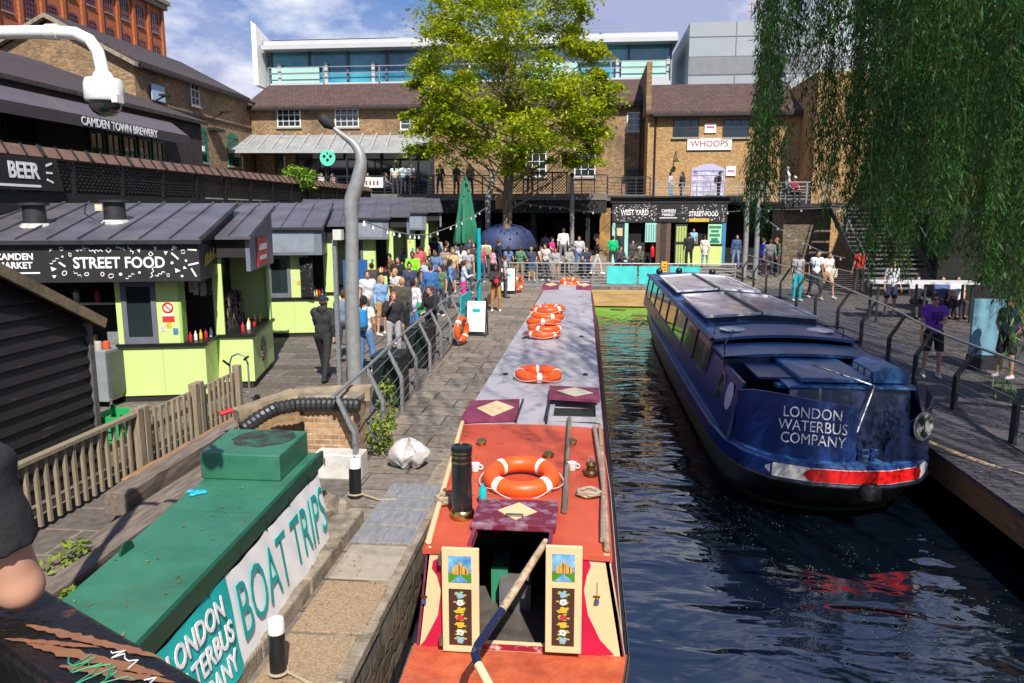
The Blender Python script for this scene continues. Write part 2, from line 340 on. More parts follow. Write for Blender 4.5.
gravelm = mat('gravel_slab', (0.36, 0.255, 0.155), 0.92, 0.4, 45, bump=0.5, bscale=120, dirt=0.25)
concrete = mat('concrete_slab', (0.36, 0.31, 0.25), 0.9, 0.18, 6, bump=0.3, bscale=60, dirt=0.4)
blueslab = mat('slate_slab', (0.235, 0.24, 0.255), 0.75, 0.3, 5, bump=0.3, bscale=30, dirt=0.3, stretch=(5, 1, 1))
earth = mat('ground', (0.10, 0.09, 0.07), 0.95, 0.3, 0.3)
deckm = brickmat('boardwalk_planks', (0.085, 0.08, 0.095), (0.06, 0.056, 0.067), (0.018, 0.017, 0.018), bw=40.0, bh=0.145, ms=0.01, flat=True, stain=0.35, stainc=(0.12, 0.11, 0.11), rough=0.65, bump=0.5)

def rail_x(Y):
    return float(np.interp(Y, [-5, 9, 14, 23, 33, 36], [-2.95, -2.95, -3.3, -3.64, -3.8, -3.8]))
def gz(X, Y):
    """height of the ground one stands on"""
    if X > 5.0 and Y < 35.3: return float(np.interp(Y, [17, 27, 35], [0, 0.37, 0.5]))
    if X < rail_x(Y) and Y < 36: return float(np.interp(Y, [17, 33], [0, 0.55]))
    if Y < 35.3: return float(np.interp(Y, [0, 32, 35.3], [0, 0, 0.12]))
    return float(np.interp(Y, [35.3, 38.5], [0.12, 0.6]))

def sheet(name, ys, xl, xr, zf, m, skirt=-1.5):
    b = MB(); L = [(xl(y), y, zf(y)) for y in ys]; Rr = [(xr(y), y, zf(y)) for y in ys]; n = len(ys)
    for i in range(n - 1):
        b.quad(L[i], Rr[i], Rr[i + 1], L[i + 1])
        for s in (L, Rr): b.quad(s[i], s[i + 1], (s[i + 1][0], s[i + 1][1], skirt), (s[i][0], s[i][1], skirt))
    b.quad(L[0], Rr[0], (Rr[0][0], Rr[0][1], skirt), (L[0][0], L[0][1], skirt))
    return struct(b.build(name, m))
ground = MB().quad((-900, -900, -1.6), (900, -900, -1.6), (900, 900, -1.6), (-900, 900, -1.6)).build('ground', earth); struct(ground)
ys = [-6, 0, 4, 9, 11, 14, 17, 20, 23, 28, 33, 36, 60]
sheet('market_paving', ys, lambda y: -60, rail_x, lambda y: float(np.interp(y, [17, 33], [0, 0.55])), mflag)
sheet('towpath', [-6, 0, 4, 9, 14, 23, 32, 35.3], rail_x, lambda y: -1.75, lambda y: gz(-2, y), flag, skirt=-0.3)
struct(MB().box((-2.95, -6, -1.6), (-1.78, 35.3, -0.3)).build('towpath_core', stone))
sheet('plaza', [35.3, 36.5, 38.5, 75], lambda y: -3.8, lambda y: 60, lambda y: gz(0, y), plazam)
sheet('quay', [-6, 10, 17, 22, 27, 35.3], lambda y: float(np.interp(y, [10, 36], [7.3, 9.3])), lambda y: 60, lambda y: gz(9, y) - 0.004, quaym)
# boardwalk: planked deck on a timber frame above the water
def bw_l(y): return 5.12 + 0.012 * (y - 9)
def bw_r(y): return float(np.interp(y, [10, 36], [7.3, 9.3]))
sheet('boardwalk', [2, 9, 12, 17, 20, 23, 27, 31, 35.3], bw_l, bw_r, lambda y: gz(9, y), deckm, skirt=-0.06)
_b = MB()
for i, (y0, y1) in enumerate([(2, 12), (12.01, 22), (22.01, 35.2)]):
    for dz in (0,):
        _b.add([(bw_l(y0) + .03, y0, gz(9, y0) - .42), (bw_l(y0) + .03, y0, gz(9, y0) - .062), (bw_l(y1) + .03, y1, gz(9, y1) - .062), (bw_l(y1) + .03, y1, gz(9, y1) - .42),
                (bw_l(y0) + .13, y0, gz(9, y0) - .42), (bw_l(y0) + .13, y0, gz(9, y0) - .062), (bw_l(y1) + .13, y1, gz(9, y1) - .062), (bw_l(y1) + .13, y1, gz(9, y1) - .42)],
               [(0, 1, 2, 3), (7, 6, 5, 4), (0, 3, 7, 4), (1, 5, 6, 2), (0, 4, 5, 1), (3, 2, 6, 7)])
bwbeam = mat('boardwalk_beam', (0.20, 0.115, 0.05), 0.75, 0.4, 3, bump=0.3, stretch=(8, .7, 8))
struct(_b.build('boardwalk_beam', bwbeam))
# waterside wall of the towpath, rough stone, and the kerb beside the green cover
struct(MB().box((-1.78, -6, -1.6), (-1.753, 35.3, -0.09)).build('canal_wall', rubble))
_b = MB(); y = 3.2
random.seed(3)
while y < 35.2:
    L = random.uniform(.7, 1.25); _b.box((-2.02 + random.uniform(-.02, .02), y, -.09), (-1.735 + random.uniform(-.012, .012), min(y + L - .015, 35.28), .006 + random.uniform(0, .006))); y += L
struct(_b.build('coping_stones', stone, bevel=.012))
_b = MB(); y = 3.0
while y < 7.9:
    L = random.uniform(.9, 1.4); _b.box((-2.78, y, -.05), (-2.47 + random.uniform(-.012, .012), min(y + L - .012, 8.0), .15 + random.uniform(-.01, .01))); y += L
struct(_b.build('kerb', stone, bevel=.02))
_b = MB()
for (x0, y0, x1, y1, mi) in [(-2.42, 3.6, -1.82, 4.75, 1), (-2.42, 4.79, -1.83, 5.62, 0), (-2.42, 5.67, -1.81, 6.55, 0), (-2.42, 6.61, -1.82, 7.35, 1), (-2.46, 7.42, -1.80, 7.82, 2), (-2.46, 7.87, -1.81, 8.3, 2), (-2.46, 8.35, -1.80, 8.7, 2), (-2.46, 8.75, -1.81, 9.2, 2)]:
    _b.box((x0, y0, -.05), (x1, y1, .017 + .002 * (mi == 2)), mi)
struct(_b.build('paving_slabs', [gravelm, concrete, blueslab], bevel=.006))

# water
wm = bpy.data.materials.new('canal_water'); wm.use_nodes = True; n, l = wm.node_tree.nodes, wm.node_tree.links; b = n['Principled BSDF']
b.inputs['Base Color'].default_value = (0.002, 0.005, 0.010, 1); b.inputs['Roughness'].default_value = 0.02; b.inputs['IOR'].default_value = 1.75; b.inputs['Specular IOR Level'].default_value = 1.0
tc = n.new('ShaderNodeTexCoord'); mp = n.new('ShaderNodeMapping'); mp.inputs['Scale'].default_value = (1.0, 2.1, 1); mp.inputs['Rotation'].default_value = (0, 0, R(-12)); l.new(tc.outputs['Object'], mp.inputs['Vector'])
n1 = n.new('ShaderNodeTexNoise'); n1.inputs['Scale'].default_value = 0.8; n1.inputs['Detail'].default_value = 2.0; n1.inputs['Distortion'].default_value = 0.6; l.new(mp.outputs[0], n1.inputs['Vector'])
n2 = n.new('ShaderNodeTexNoise'); n2.inputs['Scale'].default_value = 2.6; n2.inputs['Detail'].default_value = 2.0; n2.inputs['Distortion'].default_value = 0.4; l.new(mp.outputs[0], n2.inputs['Vector'])
ma = n.new('ShaderNodeMath'); ma.operation = 'MULTIPLY_ADD'; ma.inputs[1].default_value = 0.10; l.new(n2.outputs['Fac'], ma.inputs[0]); l.new(n1.outputs['Fac'], ma.inputs[2])
bu = n.new('ShaderNodeBump'); bu.inputs['Strength'].default_value = 1.0; bu.inputs['Distance'].default_value = 0.058; l.new(ma.outputs[0], bu.inputs['Height']); l.new(bu.outputs['Normal'], b.inputs['Normal'])
water = MB().quad((-60, -60, -.8), (60, -60, -.8), (60, 35.4, -.8), (-60, 35.4, -.8)).build('water', wm); struct(water)
# duckweed: a far mat of it before the timber, and specks drifting on the near water
def flakes(name, spots, m, size):
    V = []
    for x, y in spots:
        a = random.uniform(0, PI); s = size * random.uniform(.5, 1.4); k = 5
        V.append([(x + s * math.cos(a + 2 * PI * j / k) * random.uniform(.7, 1.2), y + s * math.sin(a + 2 * PI * j / k) * random.uniform(.7, 1.2), -.793 + random.uniform(0, .004)) for j in range(k)])
    o = npmesh(name, V, m); tag(o, 'bright green duckweed floating on the canal', 'duckweed', kind='stuff'); return o
weed = mat('duckweed', (0.17, 0.34, 0.03), 0.7, 0.35, 2.0)
sp = []
for i in range(9000):
    x = random.uniform(-.9, 4.6); y = 35.2 - abs(random.gauss(0, 1)) * 2.0
    if y > 29 and math.sin(x * 3.1 + y * 1.3) + math.sin(x * 1.1 - y * 2.7 + 1) > -1.15: sp.append((x, y))
flakes('duckweed', sp, weed, .075)
sp = []
for i in range(1500):
    t = random.random(); x = 1.0 + 3.6 * t + random.gauss(0, .45); y = 10.5 - 3.2 * t + random.gauss(0, .8)
    if x > .6 and math.sin(x * 5 + y * 3) + math.sin(x * 2.3 - y * 4.1) > .2: sp.append((x, y))
for i in range(500): sp.append((2.0 + random.gauss(0, .35), random.uniform(10, 13.5)))
weed2 = mat('duckweed_specks', (0.10, 0.13, 0.06), 0.8, 0.4, 3.0)
flakes('duckweed', sp, weed2, .0075)['label'] = 'tiny specks of duckweed scattered over the near water'

# ================================================================== BUILDINGS
pane_m = glassmat('window_glass'); sill_m = mat('stone_sill', (0.33, 0.30, 0.26), 0.85, 0.2, 5)
def window(parent, c, z0, z1, w, ax, pl, nx, nz, fm, pm=pane_m, fw=.07, sill=True, proud=.05, bar=.035, arch=False, name='window'):
    """ax 'y': wall faces -Y at Y=pl, c = centre X.  ax 'x': wall faces +X at X=pl, c = centre Y"""
    def B(mb, u0, u1, a, b_, d0, d1, mi=0):
        if ax == 'y': mb.box((c + u0, pl - d1, a), (c + u1, pl - d0, b_), mi)
        elif ax == 'x': mb.box((pl + d0, c + u0, a), (pl + d1, c + u1, b_), mi)
        else: mb.box((pl - d1, c + u0, a), (pl - d0, c + u1, b_), mi)
    f = MB(); h = w / 2
    B(f, -h, -h + fw, z0, z1, .003, proud); B(f, h - fw, h, z0, z1, .003, proud); B(f, -h + fw, h - fw, z0, z0 + fw, .003, proud); B(f, -h + fw, h - fw, z1 - fw, z1, .003, proud)
    for i in range(1, nx): u = -h + w * i / nx; B(f, u - bar / 2, u + bar / 2, z0 + fw, z1 - fw, .012, proud - .012)
    for j in range(1, nz): z = z0 + (z1 - z0) * j / nz; B(f, -h + fw, h - fw, z - bar / 2, z + bar / 2, .014, proud - .014)
    if arch:
        P = [(-h, z1)] + [(-h + w * k / 8, z1 + .16 * w * math.sin(PI * k / 8)) for k in range(1, 8)] + [(h, z1)]
        for k in range(8):
            (u0, a0), (u1, a1) = P[k], P[k + 1]
            p = (lambda u, z, d: (c + u, pl - d, z)) if ax == 'y' else (lambda u, z, d: (pl + d, c + u, z))
            f.add([p(u0, z1, .003), p(u1, z1, .003), p(u1, a1 + .001, .003), p(u0, a0 + .001, .003), p(u0, z1, proud), p(u1, z1, proud), p(u1, a1 + .001, proud), p(u0, a0 + .001, proud)], [(0, 1, 2, 3), (4, 5, 6, 7), (0, 1, 5, 4), (3, 2, 6, 7), (0, 3, 7, 4), (1, 2, 6, 5)])
    fo = f.build(name, fm, parent)
    g = MB(); B(g, -h + fw * .6, h - fw * .6, z0 + fw * .6, z1 - fw * .6, .004, .010); g.build('pane', pm, fo)
    if sill:
        s = MB(); B(s, -h - .08, h + .08, z0 - .1, z0 - .002, .002, proud + .07); s.build('sill', sill_m, fo)
    return fo
def shape(*boxes):
    m = MB()
    for a, b_ in boxes: m.box(a, b_)
    return m
greenfr = mat('green_window_paint', (0.01, 0.16, 0.085), 0.45, 0.2, 4)
gutter_m = mat('gutter', (0.02, 0.02, 0.022), 0.5, 0.2, 5)

# --- centre warehouse (brick, brown tiled roof)
wh = thing('warehouse', 'long yellow-brown brick warehouse with brown tiled roof and white windows behind the terrace', 'building', (-9.4, 50, .6))
MB().box((-22.3, 50, 4.3), (3.4, 58, 10.4)).build('wall', brick_y, wh)
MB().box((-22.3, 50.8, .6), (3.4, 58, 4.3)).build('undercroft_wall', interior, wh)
MB().prism([(49.6, 10.25), (54, 12.25), (58.4, 10.25), (58.4, 10.4), (54, 12.42), (49.6, 10.4)], -22.6, 3.5, plane='yz').build('roof', tile, wh)
MB().box((-22.3, 49.48, 10.12), (3.4, 49.62, 10.26)).build('gutter', gutter_m, wh)
for px in (289, 347): c = atY(px, 118, 50); window(wh, c.x, c.z - .58, c.z + .58, 1.6, 'y', 50, 4, 3, white)
c = atY(634, 122, 50); window(wh, c.x, c.z - .6, c.z + .6, .9, 'y', 50, 2, 3, white)
for px in (536, 585): c = atY(px, 161, 50); window(wh, c.x, c.z - 1.0, c.z + .95, 1.35, 'y', 50, 3, 4, white)
for px in (452, 410): c = atY(px, 121, 50); window(wh, c.x, c.z - .55, c.z + .6, 1.3, 'y', 50, 2, 3, white)
c = atY(634, 182, 49.9); MB().box((c.x - .5, 49.9, c.z - .8), (c.x + .5, 49.996, c.z + .8)).build('shutter', dsteel, wh)
for px in (654,): c = atY(px - 14, 150, 49.9); MB().tube([(c.x, 49.86, 10.2), (c.x, 49.86, 4.4)], .05, 8).build('drainpipe', gutter_m, wh)
# shop front under the canopy
sf = MB().box((-20.6, 49.88, 4.62), (-10.0, 49.99, 7.4)); sf.build('shop_front', pane_m, wh)
fr = MB()
for px in (255, 297, 328, 347, 381, 400, 418, 433): q = atY(px, 165, 49.8).x; fr.box((q - .05, 49.78, 4.62), (q + .05, 49.876, 7.42))
fr.box((-20.6, 49.79, 7.42), (-10.0, 49.876, 7.52)); fr.build('shop_frame', dsteel, wh)
for px0, px1 in ((312, 344), (346, 381), (383, 417)):
    a = atY(px0, 149, 49.75); q = atY(px1, 158.5, 49.75); MB().box((a.x + .04, 49.72, q.z), (q.x - .04, 49.77, a.z)).build('white_fascia', mat('pale_blind', (.55, .56, .57), .7, .12, 3), wh)
brickpier = MB()
for px0, px1 in ((262, 275), (284, 296)): brickpier.box((atY(px0, 165, 49.8).x, 49.75, 4.6), (atY(px1, 165, 49.8).x, 49.87, 7.3))
each(brickpier, 'brick_pier', brick_y, wh)
c = atY(328, 158, 46.4); s = MB(); s.tube([(c.x, 46.4, c.z), (c.x, 46.3, c.z)], .48, 24); so = s.build('round_sign', mat('mint_sign', (.12, .75, .48), .5, .05, 3), wh)
s = MB()
for dx, dz in ((-.2, .1), (.2, .1), (0, -.12)): s.tube([(c.x + dx, 46.3, c.z + dz), (c.x + dx, 46.28, c.z + dz)], .10, 10)
s.tube([(c.x, 46.3, c.z + .28), (c.x, 46.28, c.z + .28)], .06, 10); s.build('sign_mark', blackmatt, so)
# glass canopy
can = thing('glass_canopy', 'sloping grey glass canopy over the terrace shop front', 'canopy', (-15, 48, 7.2))
a0, a1 = atY(243, 135, 49.9), atY(432, 135, 49.9); f0, f1 = atY(228, 151, 46.6), atY(430, 151, 46.6)
cg = mat('canopy_glass', (.36, .38, .38), .25, .2, 2, spec=.8, dirt=.3)
MB().add([(a0.x, 49.9, a0.z), (a1.x, 49.9, a1.z), (f1.x, 46.6, f1.z), (f0.x, 46.6, f0.z), (a0.x, 49.9, a0.z - .04), (a1.x, 49.9, a1.z - .04), (f1.x, 46.6, f1.z - .04), (f0.x, 46.6, f0.z - .04)], [(0, 1, 2, 3), (7, 6, 5, 4), (0, 4, 5, 1), (1, 5, 6, 2), (2, 6, 7, 3), (3, 7, 4, 0)]).build('glazing', cg, can)
cf = MB()
for i in range(15):
    t = i / 14; cf.bar((a0.x + (a1.x - a0.x) * t, 49.88, a0.z + .03), (f0.x + (f1.x - f0.x) * t, 46.6, f0.z + .03), .07, .08)
cf.bar((f0.x - .05, 46.55, f0.z - .02), (f1.x + .05, 46.55, f1.z - .02), .12, .2); cf.build('canopy_frame', mat('canopy_grey', (.42, .43, .43), .5, .2, 5), can)
cp = MB()
for px in (243, 285, 326, 347, 410): q = atY(px, 170, 46.7).x; cp.tube([(q, 46.7, 4.6), (q, 46.7, f0.z - .1)], .05, 8)
each(cp, 'canopy_post', dsteel, can)

# --- terrace in front of it: slab on columns, dark arcade below
ter = thing('terrace', 'raised first floor terrace slab with dark arcade underneath', 'terrace', (-9, 46, .6))
_ts = MB().box((-22.3, 42, 4.2), (1.0, 49.99, 4.55)); _ts.box((1.001, 44.7, 4.2), (3.6, 49.99, 4.55)); _ts.build('slab', mat('terrace_concrete', (.16, .15, .14), .85, .3, 3), ter)
_b = MB()
for x in np.arange(-21, .9, 3.0): _b.box((x - .12, 42.3, .5), (x + .12, 42.55, 4.2))
each(_b, 'column', blackmatt, ter)
_b = MB(); MB().box((-22.3, 42.05, 3.5), (1.0, 42.2, 4.199)).build('fascia_beam', blackmatt, ter)
for i, px in enumerate((425, 447, 470, 530, 560, 590)):   # doors in the shade behind the arcade
    q = atY(px, 240, 50.7); d = MB(); d.box((q.x - .5, 50.7, .6), (q.x + .5, 50.79, 2.9)); d.build('arcade_door', mat('arcade_door_grey', (.10, .11, .115), .5, .3, 3) if i % 2 else mat('arcade_door_dark', (.035, .04, .045), .5, .3, 3), ter)
def lattice(mb, p0, p1, z0, z1, cell=.16, w=.03, ax='y'):
    """criss-cross strips between two posts"""
    L = p1 - p0; hgt = z1 - z0; k = int((L + hgt) / cell)
    for i in range(1, k):
        t = i * cell
        for sgn in (0, 1):
            u0, w0 = (t, 0) if t <= L else (L, t - L)
            u1, w1 = (0, t) if t <= hgt else (t - hgt, hgt)
            if sgn: u0, u1 = L - u0, L - u1
            yield (p0 + u0, z0 + w0), (p0 + u1, z0 + w1)
lat = thing('lattice_railing', 'black lattice railing panels on the terrace edge behind the tree', 'railing', (-2.7, 42, 4.55))
xa, xb = atY(509, 190, 42).x, atY(567, 190, 42).x
_b = MB(); N = 4
for i in range(N):
    x0 = xa + (xb - xa) * i / N; x1 = xa + (xb - xa) * (i + 1) / N - .05
    for (u0, z0), (u1, z1) in lattice(_b, x0 + .04, x1 - .03, 4.62, 5.62, .17): _b.bar((u0, 42.02, z0), (u1, 42.02, z1), .045, .03)
_b.build('lattice', black, lat)
_b = MB()
for i in range(N + 1): x0 = xa + (xb - xa) * i / N; _b.box((x0 - .05, 41.97, 4.55), (x0 + .03, 42.07, 5.72))
_b.box((xa, 41.97, 5.63), (xb, 42.07, 5.70)); _b.build('frame', black, lat)
def plain_rail(name, lab, x0, x1, Y, z, h, n, nb, m, cat='railing'):
    t = thing(name, lab, cat, ((x0 + x1) / 2, Y, z)); p = MB()
    for i in range(n + 1): x = x0 + (x1 - x0) * i / n; p.box((x - .03, Y - .03, z), (x + .03, Y + .03, z + h))
    each(p, 'post', m, t); r = MB(); r.box((x0, Y - .035, z + h), (x1, Y + .035, z + h + .05))
    r.build('top_rail', m, t); b_ = MB()
    for j in range(nb): zz = z + h * (j + .6) / nb; b_.tube([(x0, Y, zz), (x1, Y, zz)], .014, 5, cap=False)
    b_.build('wires', m, t); return t
plain_rail('terrace_railing', 'dark thin railing along the terrace left of the tree', atY(243, 190, 42).x, xa - .1, 42.05, 4.55, .95, 11, 5, dsteel)
plain_rail('terrace_railing', 'dark thin railing along the terrace right of the lattice panels', xb + .1, 1.0, 42.05, 4.55, .95, 3, 5, dsteel); plain_rail('terrace_railing', 'dark thin railing above the kiosk next to the bright brick building', 1.1, 3.5, 44.75, 4.55, .95, 3, 5, dsteel)
# white menu board hung on the rail
c = atY(372, 182.5, 41.9); t = MB().box((c.x - .62, 41.88, c.z - .28), (c.x + .62, 41.95, c.z + .28)).build('menu_banner', white); tag(t, 'white banner with four small pictures hung on terrace railing', 'banner')
_b = MB()
for k in range(4): _b.box((c.x - .36 + k * .21, 41.872, c.z - .14), (c.x - .26 + k * .21, 41.879, c.z + .10))
_b.build('picture', mat('banner_brown', (.22, .08, .03), .6, .2, 8), t)

# --- bright brick shop building on the right of the back
ws = thing('shop_building', 'bright yellow brick building with arched glazed door and white shop sign', 'building', (7.6, 47, .6))
MB().box((3.45, 47, .6), (12.2, 56, 9.3)).build('wall', brick_w, ws)
MB().prism([(46.6, 9.2), (51.5, 11.46), (56.4, 9.2), (56.4, 9.35), (51.5, 11.63), (46.6, 9.35)], 3.3, 12.4, plane='yz').build('roof', tile, ws)
MB().box((3.3, 46.9, 9.3), (3.6, 56.3, 12.2)).build('parapet', brick_y, ws)
MB().box((3.7, 46.5, 9.08), (12.3, 46.62, 9.2)).build('gutter', gutter_m, ws)
for px in (655, 768): q = atY(px, 150, 46.9).x; MB().tube([(q, 46.92, 9.1), (q, 46.92, 4.2)], .055, 8).build('drainpipe', gutter_m, ws)
for px in (686, 736): c = atY(px, 128, 47); window(ws, c.x, c.z - .53, c.z + .5, 1.5, 'y', 47, 3, 2, dsteel)
c = atY(710.5, 128, 46.9); q = MB().box((c.x - .33, 46.92, c.z - .27), (c.x + .33, 46.99, c.z + .27)).build('small_sign', white, ws)
MB().box((c.x - .22, 46.914, c.z + .0), (c.x + .22, 46.919, c.z + .1)).build('sign_mark', mat('sign_pink', (.65, .05, .2), .5, 0), q)
c = atY(709.5, 144, 46.9); q = MB().box((c.x - 1.28, 46.9, c.z - .34), (c.x + 1.28, 46.99, c.z + .34)).build('shop_sign', white, ws)
text('WHOOPS', .5, (c.x, 46.895, c.z + .01), (PI / 2, 0, 0), mat('sign_rose', (.42, .10, .13), .5, 0), q, bold=.004)
c = atY(731, 171, 46.9); q = MB().box((c.x - .28, 46.92, c.z - .28), (c.x + .28, 46.99, c.z + .28)).build('small_sign', white, ws)
MB().box((c.x - .19, 46.914, c.z - .04), (c.x + .19, 46.919, c.z + .05)).build('sign_mark', MT['sign_pink'], q)
c = atY(708, 184, 46.9); window(ws, c.x, 4.15, c.z + .85, 1.95, 'y', 47, 5, 6, mat('door_lilac', (.50, .47, .72), .5, .1, 3), mat('door_display', (.55, .53, .70), .4, .75, 2.2), arch=True, name='arched_door', sill=False)
q = MB()
for px in (676, ): c = atY(px, 160, 46.9); q.tube([(c.x, 46.97, c.z + .5), (c.x, 46.7, c.z + .5), (c.x, 46.6, c.z + .1)], .03, 6); q.lathe([(.02, .12), (.16, -.1), (.14, -.12)], (c.x, 46.6, c.z), 10)
q.build('wall_lamp', gutter_m, ws)
bal = thing('balcony', 'first floor balcony with thin grey railing in front of the bright brick building', 'balcony', (7, 45, 4.0))
MB().box((3.7, 44.2, 3.98), (12.2, 46.99, 4.13)).build('slab', dsteel, bal)
_b = MB()
for i in range(12): x = 3.75 + i * .765; _b.box((x - .025, 44.22, 4.13), (x + .025, 44.27, 5.15))
each(_b, 'post', galv, bal); MB().box((3.7, 44.21, 5.15), (12.2, 44.28, 5.2)).build('top_rail', galv, bal)
_b = MB()
for j in range(5): _b.tube([(3.7, 44.245, 4.28 + j * .17), (12.2, 44.245, 4.28 + j * .17)], .012, 5, cap=False)
_b.build('wires', galv, bal)
_b = MB()
for px in (680, 712, 733): q = atY(px, 204, 45.2).x; _b.box((q - .45, 44.6, 4.131), (q + .45, 45.0, 4.5))
each(_b, 'planter_box', blackmatt, bal)

# --- modern glass-fronted building and grey block above the roofs
tq = mat('turquoise_glass', (.015, .17, .32), .06, .35, .35, spec=1.0, c2=(.07, .46, .60)); pale = mat('pale_cladding', (.50, .52, .54), .45, .06, 1); cladd = mat('grey_cladding', (.30, .34, .37), .5, .08, .6)
gb = thing('glass_building', 'modern building with turquoise glass front and curved white roof behind the warehouse', 'building', (-10, 62, .6))
MB().box((-26.2, 62.4, .6), (6.2, 72, 13.95)).build('wall', pale, gb)
MB().box((-26.0, 62.9, 13.95), (6.2, 71, 16.4)).build('glass_front', tq, gb)
MB().prism([(61.5, 16.42), (61.5, 16.75), (62.0, 16.85), (62.0, 17.15), (63.5, 17.5), (67, 17.7), (72, 17.6), (72, 16.42)], -26.2, 6.6, plane='yz').build('roof', pale, gb)
MB().prism([(62.3, 17.28), (63.5, 17.56), (67, 17.76), (72, 17.66), (72, 17.5), (67, 17.6), (63.5, 17.45)], -25.8, -15.5, plane='yz').build('roof_decking', mat('roof_ribs', (.34, .31, .30), .7, .35, 2, stretch=(6, .5, 1)), gb)
_b = MB()
for i in range(11): x = -26 + i * 3.22; _b.box((x - .09, 62.72, 13.95), (x + .09, 62.898, 16.41))
each(_b, 'mullion', mat('mullion_dark', (.07, .10, .12), .4, .1, 2), gb)
_b = MB()
for i in range(9): x = -25.2 + i * 3.9; _b.box((x - .13, 62.5, 13.95), (x + .13, 62.68, 15.5))
each(_b, 'pale_post', pale, gb)
_b = MB()
for z in (14.62, 15.12): _b.box((-26, 62.2, z), (6.2, 62.26, z + .06))
for i in range(8): x = -26 + i * 4.6; _b.box((x - .04, 62.18, 13.9), (x + .04, 62.28, 15.15))
_b.build('handrail', galv, gb)
for x0, x1 in ((-25.9, -21.9), (-4.5, -1.0), (2.4, 6.1)): MB().box((x0, 62.6, 14.0), (x1, 62.66, 15.25)).build('blind', mat('mint_blind', (.40, .66, .60), .5, .12, .8), gb)
MB().add([(-26.75, 61, 13.6), (-26.35, 61, 13.6), (-26.35, 61, 18.2), (-26.75, 61, 18.5), (-26.75, 63.5, 13.6), (-26.35, 63.5, 13.6), (-26.35, 63.5, 17.6), (-26.75, 63.5, 17.8)], [(0, 1, 2, 3), (7, 6, 5, 4), (0, 4, 5, 1), (1, 5, 6, 2), (2, 6, 7, 3), (3, 7, 4, 0)]).build('end_fin', white, gb)
_b = MB()
for i in range(9): _b.tube([(-15 + i * 2.3, 64, 17.4), (-15 + i * 2.3, 64, 18.1)], .03, 5)
_b.tube([(-15, 64, 18.1), (3.4, 64, 18.1)], .03, 5); _b.tube([(-15, 64, 17.8), (3.4, 64, 17.8)], .03, 5); _b.build('roof_rail', galv, gb)
gk = thing('grey_block', 'grey metal clad square block beside the glass building', 'building', (10.5, 60, .6))
MB().add([(7.25, 60, .6), (16.5, 60, .6), (16.5, 72, .6), (7.25, 72, .6), (7.25, 60, 17.35), (16.5, 60, 17.35), (16.5, 72, 17.35), (7.25, 72, 17.35)], [(3, 2, 1, 0), (4, 5, 6, 7), (0, 1, 5, 4), (1, 2, 6, 5), (2, 3, 7, 6), (3, 0, 4, 7)]).build('wall', cladd, gk)
_b = MB()
for z in (16.3, 14.9, 13.6): _b.box((7.23, 59.97, z), (16.5, 60.0, z + .05))
for x in (10.6, 14.0): _b.box((x, 59.965, 12), (x + .06, 59.995, 17.35))
_b.build('panel_joints', mat('joint_grey', (.16, .18, .2), .5, .1, 2), gk)
MB().box((7.3, 59.955, 13.66), (16.4, 59.99, 14.88)).build('darker_band', mat('cladding_band', (.20, .215, .235), .5, .1, 2), gk)
_b = MB()
for x in (12.0, 12.5): _b.tube([(x, 62, 17.3), (x, 62, 19.2)], .04, 5)
_b.tube([(11.7, 62, 18.5), (12.8, 62, 18.5)], .03, 5); _b.tube([(11.7, 62, 19.0), (12.8, 62, 19.0)], .03, 5); _b.build('aerial', mat('aerial_rust', (.3, .12, .08), .6, .2, 5), gk)

# --- red brick warehouse far top left
rb = thing('red_brick_warehouse', 'tall orange-red brick warehouse with rows of arched windows at far left', 'building', (-52, 64, .6))
MB().box((-62, 40, .6), (-45, 80.6, 27.5)).build('wall', brick_r, rb)
_b = MB(); _b.box((-62, 40, 24.6), (-44.55, 81.0, 25.1)); _b.box((-62, 40, 25.1), (-44.3, 81.2, 25.5)); _b.build('cornice', stone, rb)
_b = MB()
for i in range(15): y = 80.4 - i * 2.62; _b.box((-45, y - .22, 12), (-44.8, y + .22, 24.6))
each(_b, 'pilaster', brick_r, rb)
for i in range(13):
    y = 79.05 - i * 2.62
    for z0, z1 in ((18.9, 20.6), (22.0, 23.9)): window(rb, y, z0, z1, 1.15, 'x', -45, 3, 4, mat('red_iron', (.16, .03, .03), .5, .2, 4), glassmat('dark_window', (.03, .025, .03)), arch=True, sill=True, proud=.07)

# --- left wing: brick range with slate roof, gable to the camera
lw = thing('brick_range', 'brown brick range with slate roof and green arched windows on the left', 'building', (-26, 44, .6))
XF = -22.3
MB().box((-31, 37, .6), (XF, 57.9, 10.75)).build('wall', brick_y, lw)
MB().add([(-31, 37, 10.75), (XF, 37, 10.75), (-26.5, 37, 12.85), (-31, 37.3, 10.75), (XF, 37.3, 10.75), (-26.5, 37.3, 12.85)], [(0, 1, 2), (5, 4, 3), (0, 3, 4, 1), (1, 4, 5, 2), (2, 5, 3, 0)]).build('gable', brick_y, lw)
MB().prism([(-31.3, 10.72), (-26.5, 13.0), (XF + .35, 10.7), (XF + .35, 10.86), (-26.5, 13.2), (-31.3, 10.88)], 36.9, 49.4, plane='xz').build('roof', slate, lw)
MB().prism([(-31.3, 10.62), (-26.5, 12.9), (XF + .3, 10.55), (XF + .3, 10.72), (-26.5, 13.1), (-31.3, 10.78)], 36.6, 36.92, plane='xz').build('verge', stone, lw)
MB().box((XF + .3, 37, 10.56), (XF + .42, 50, 10.68)).build('gutter', gutter_m, lw)
for px, py in ((189, 95), (248, 108)):
    y = -XF * 770 / (588 - px) * 0.995; z = EYE + (214 - py) * y / 760
    if y < 49.4: window(lw, y, z - .65, z + .65, .95, 'x', XF, 2, 3, white)
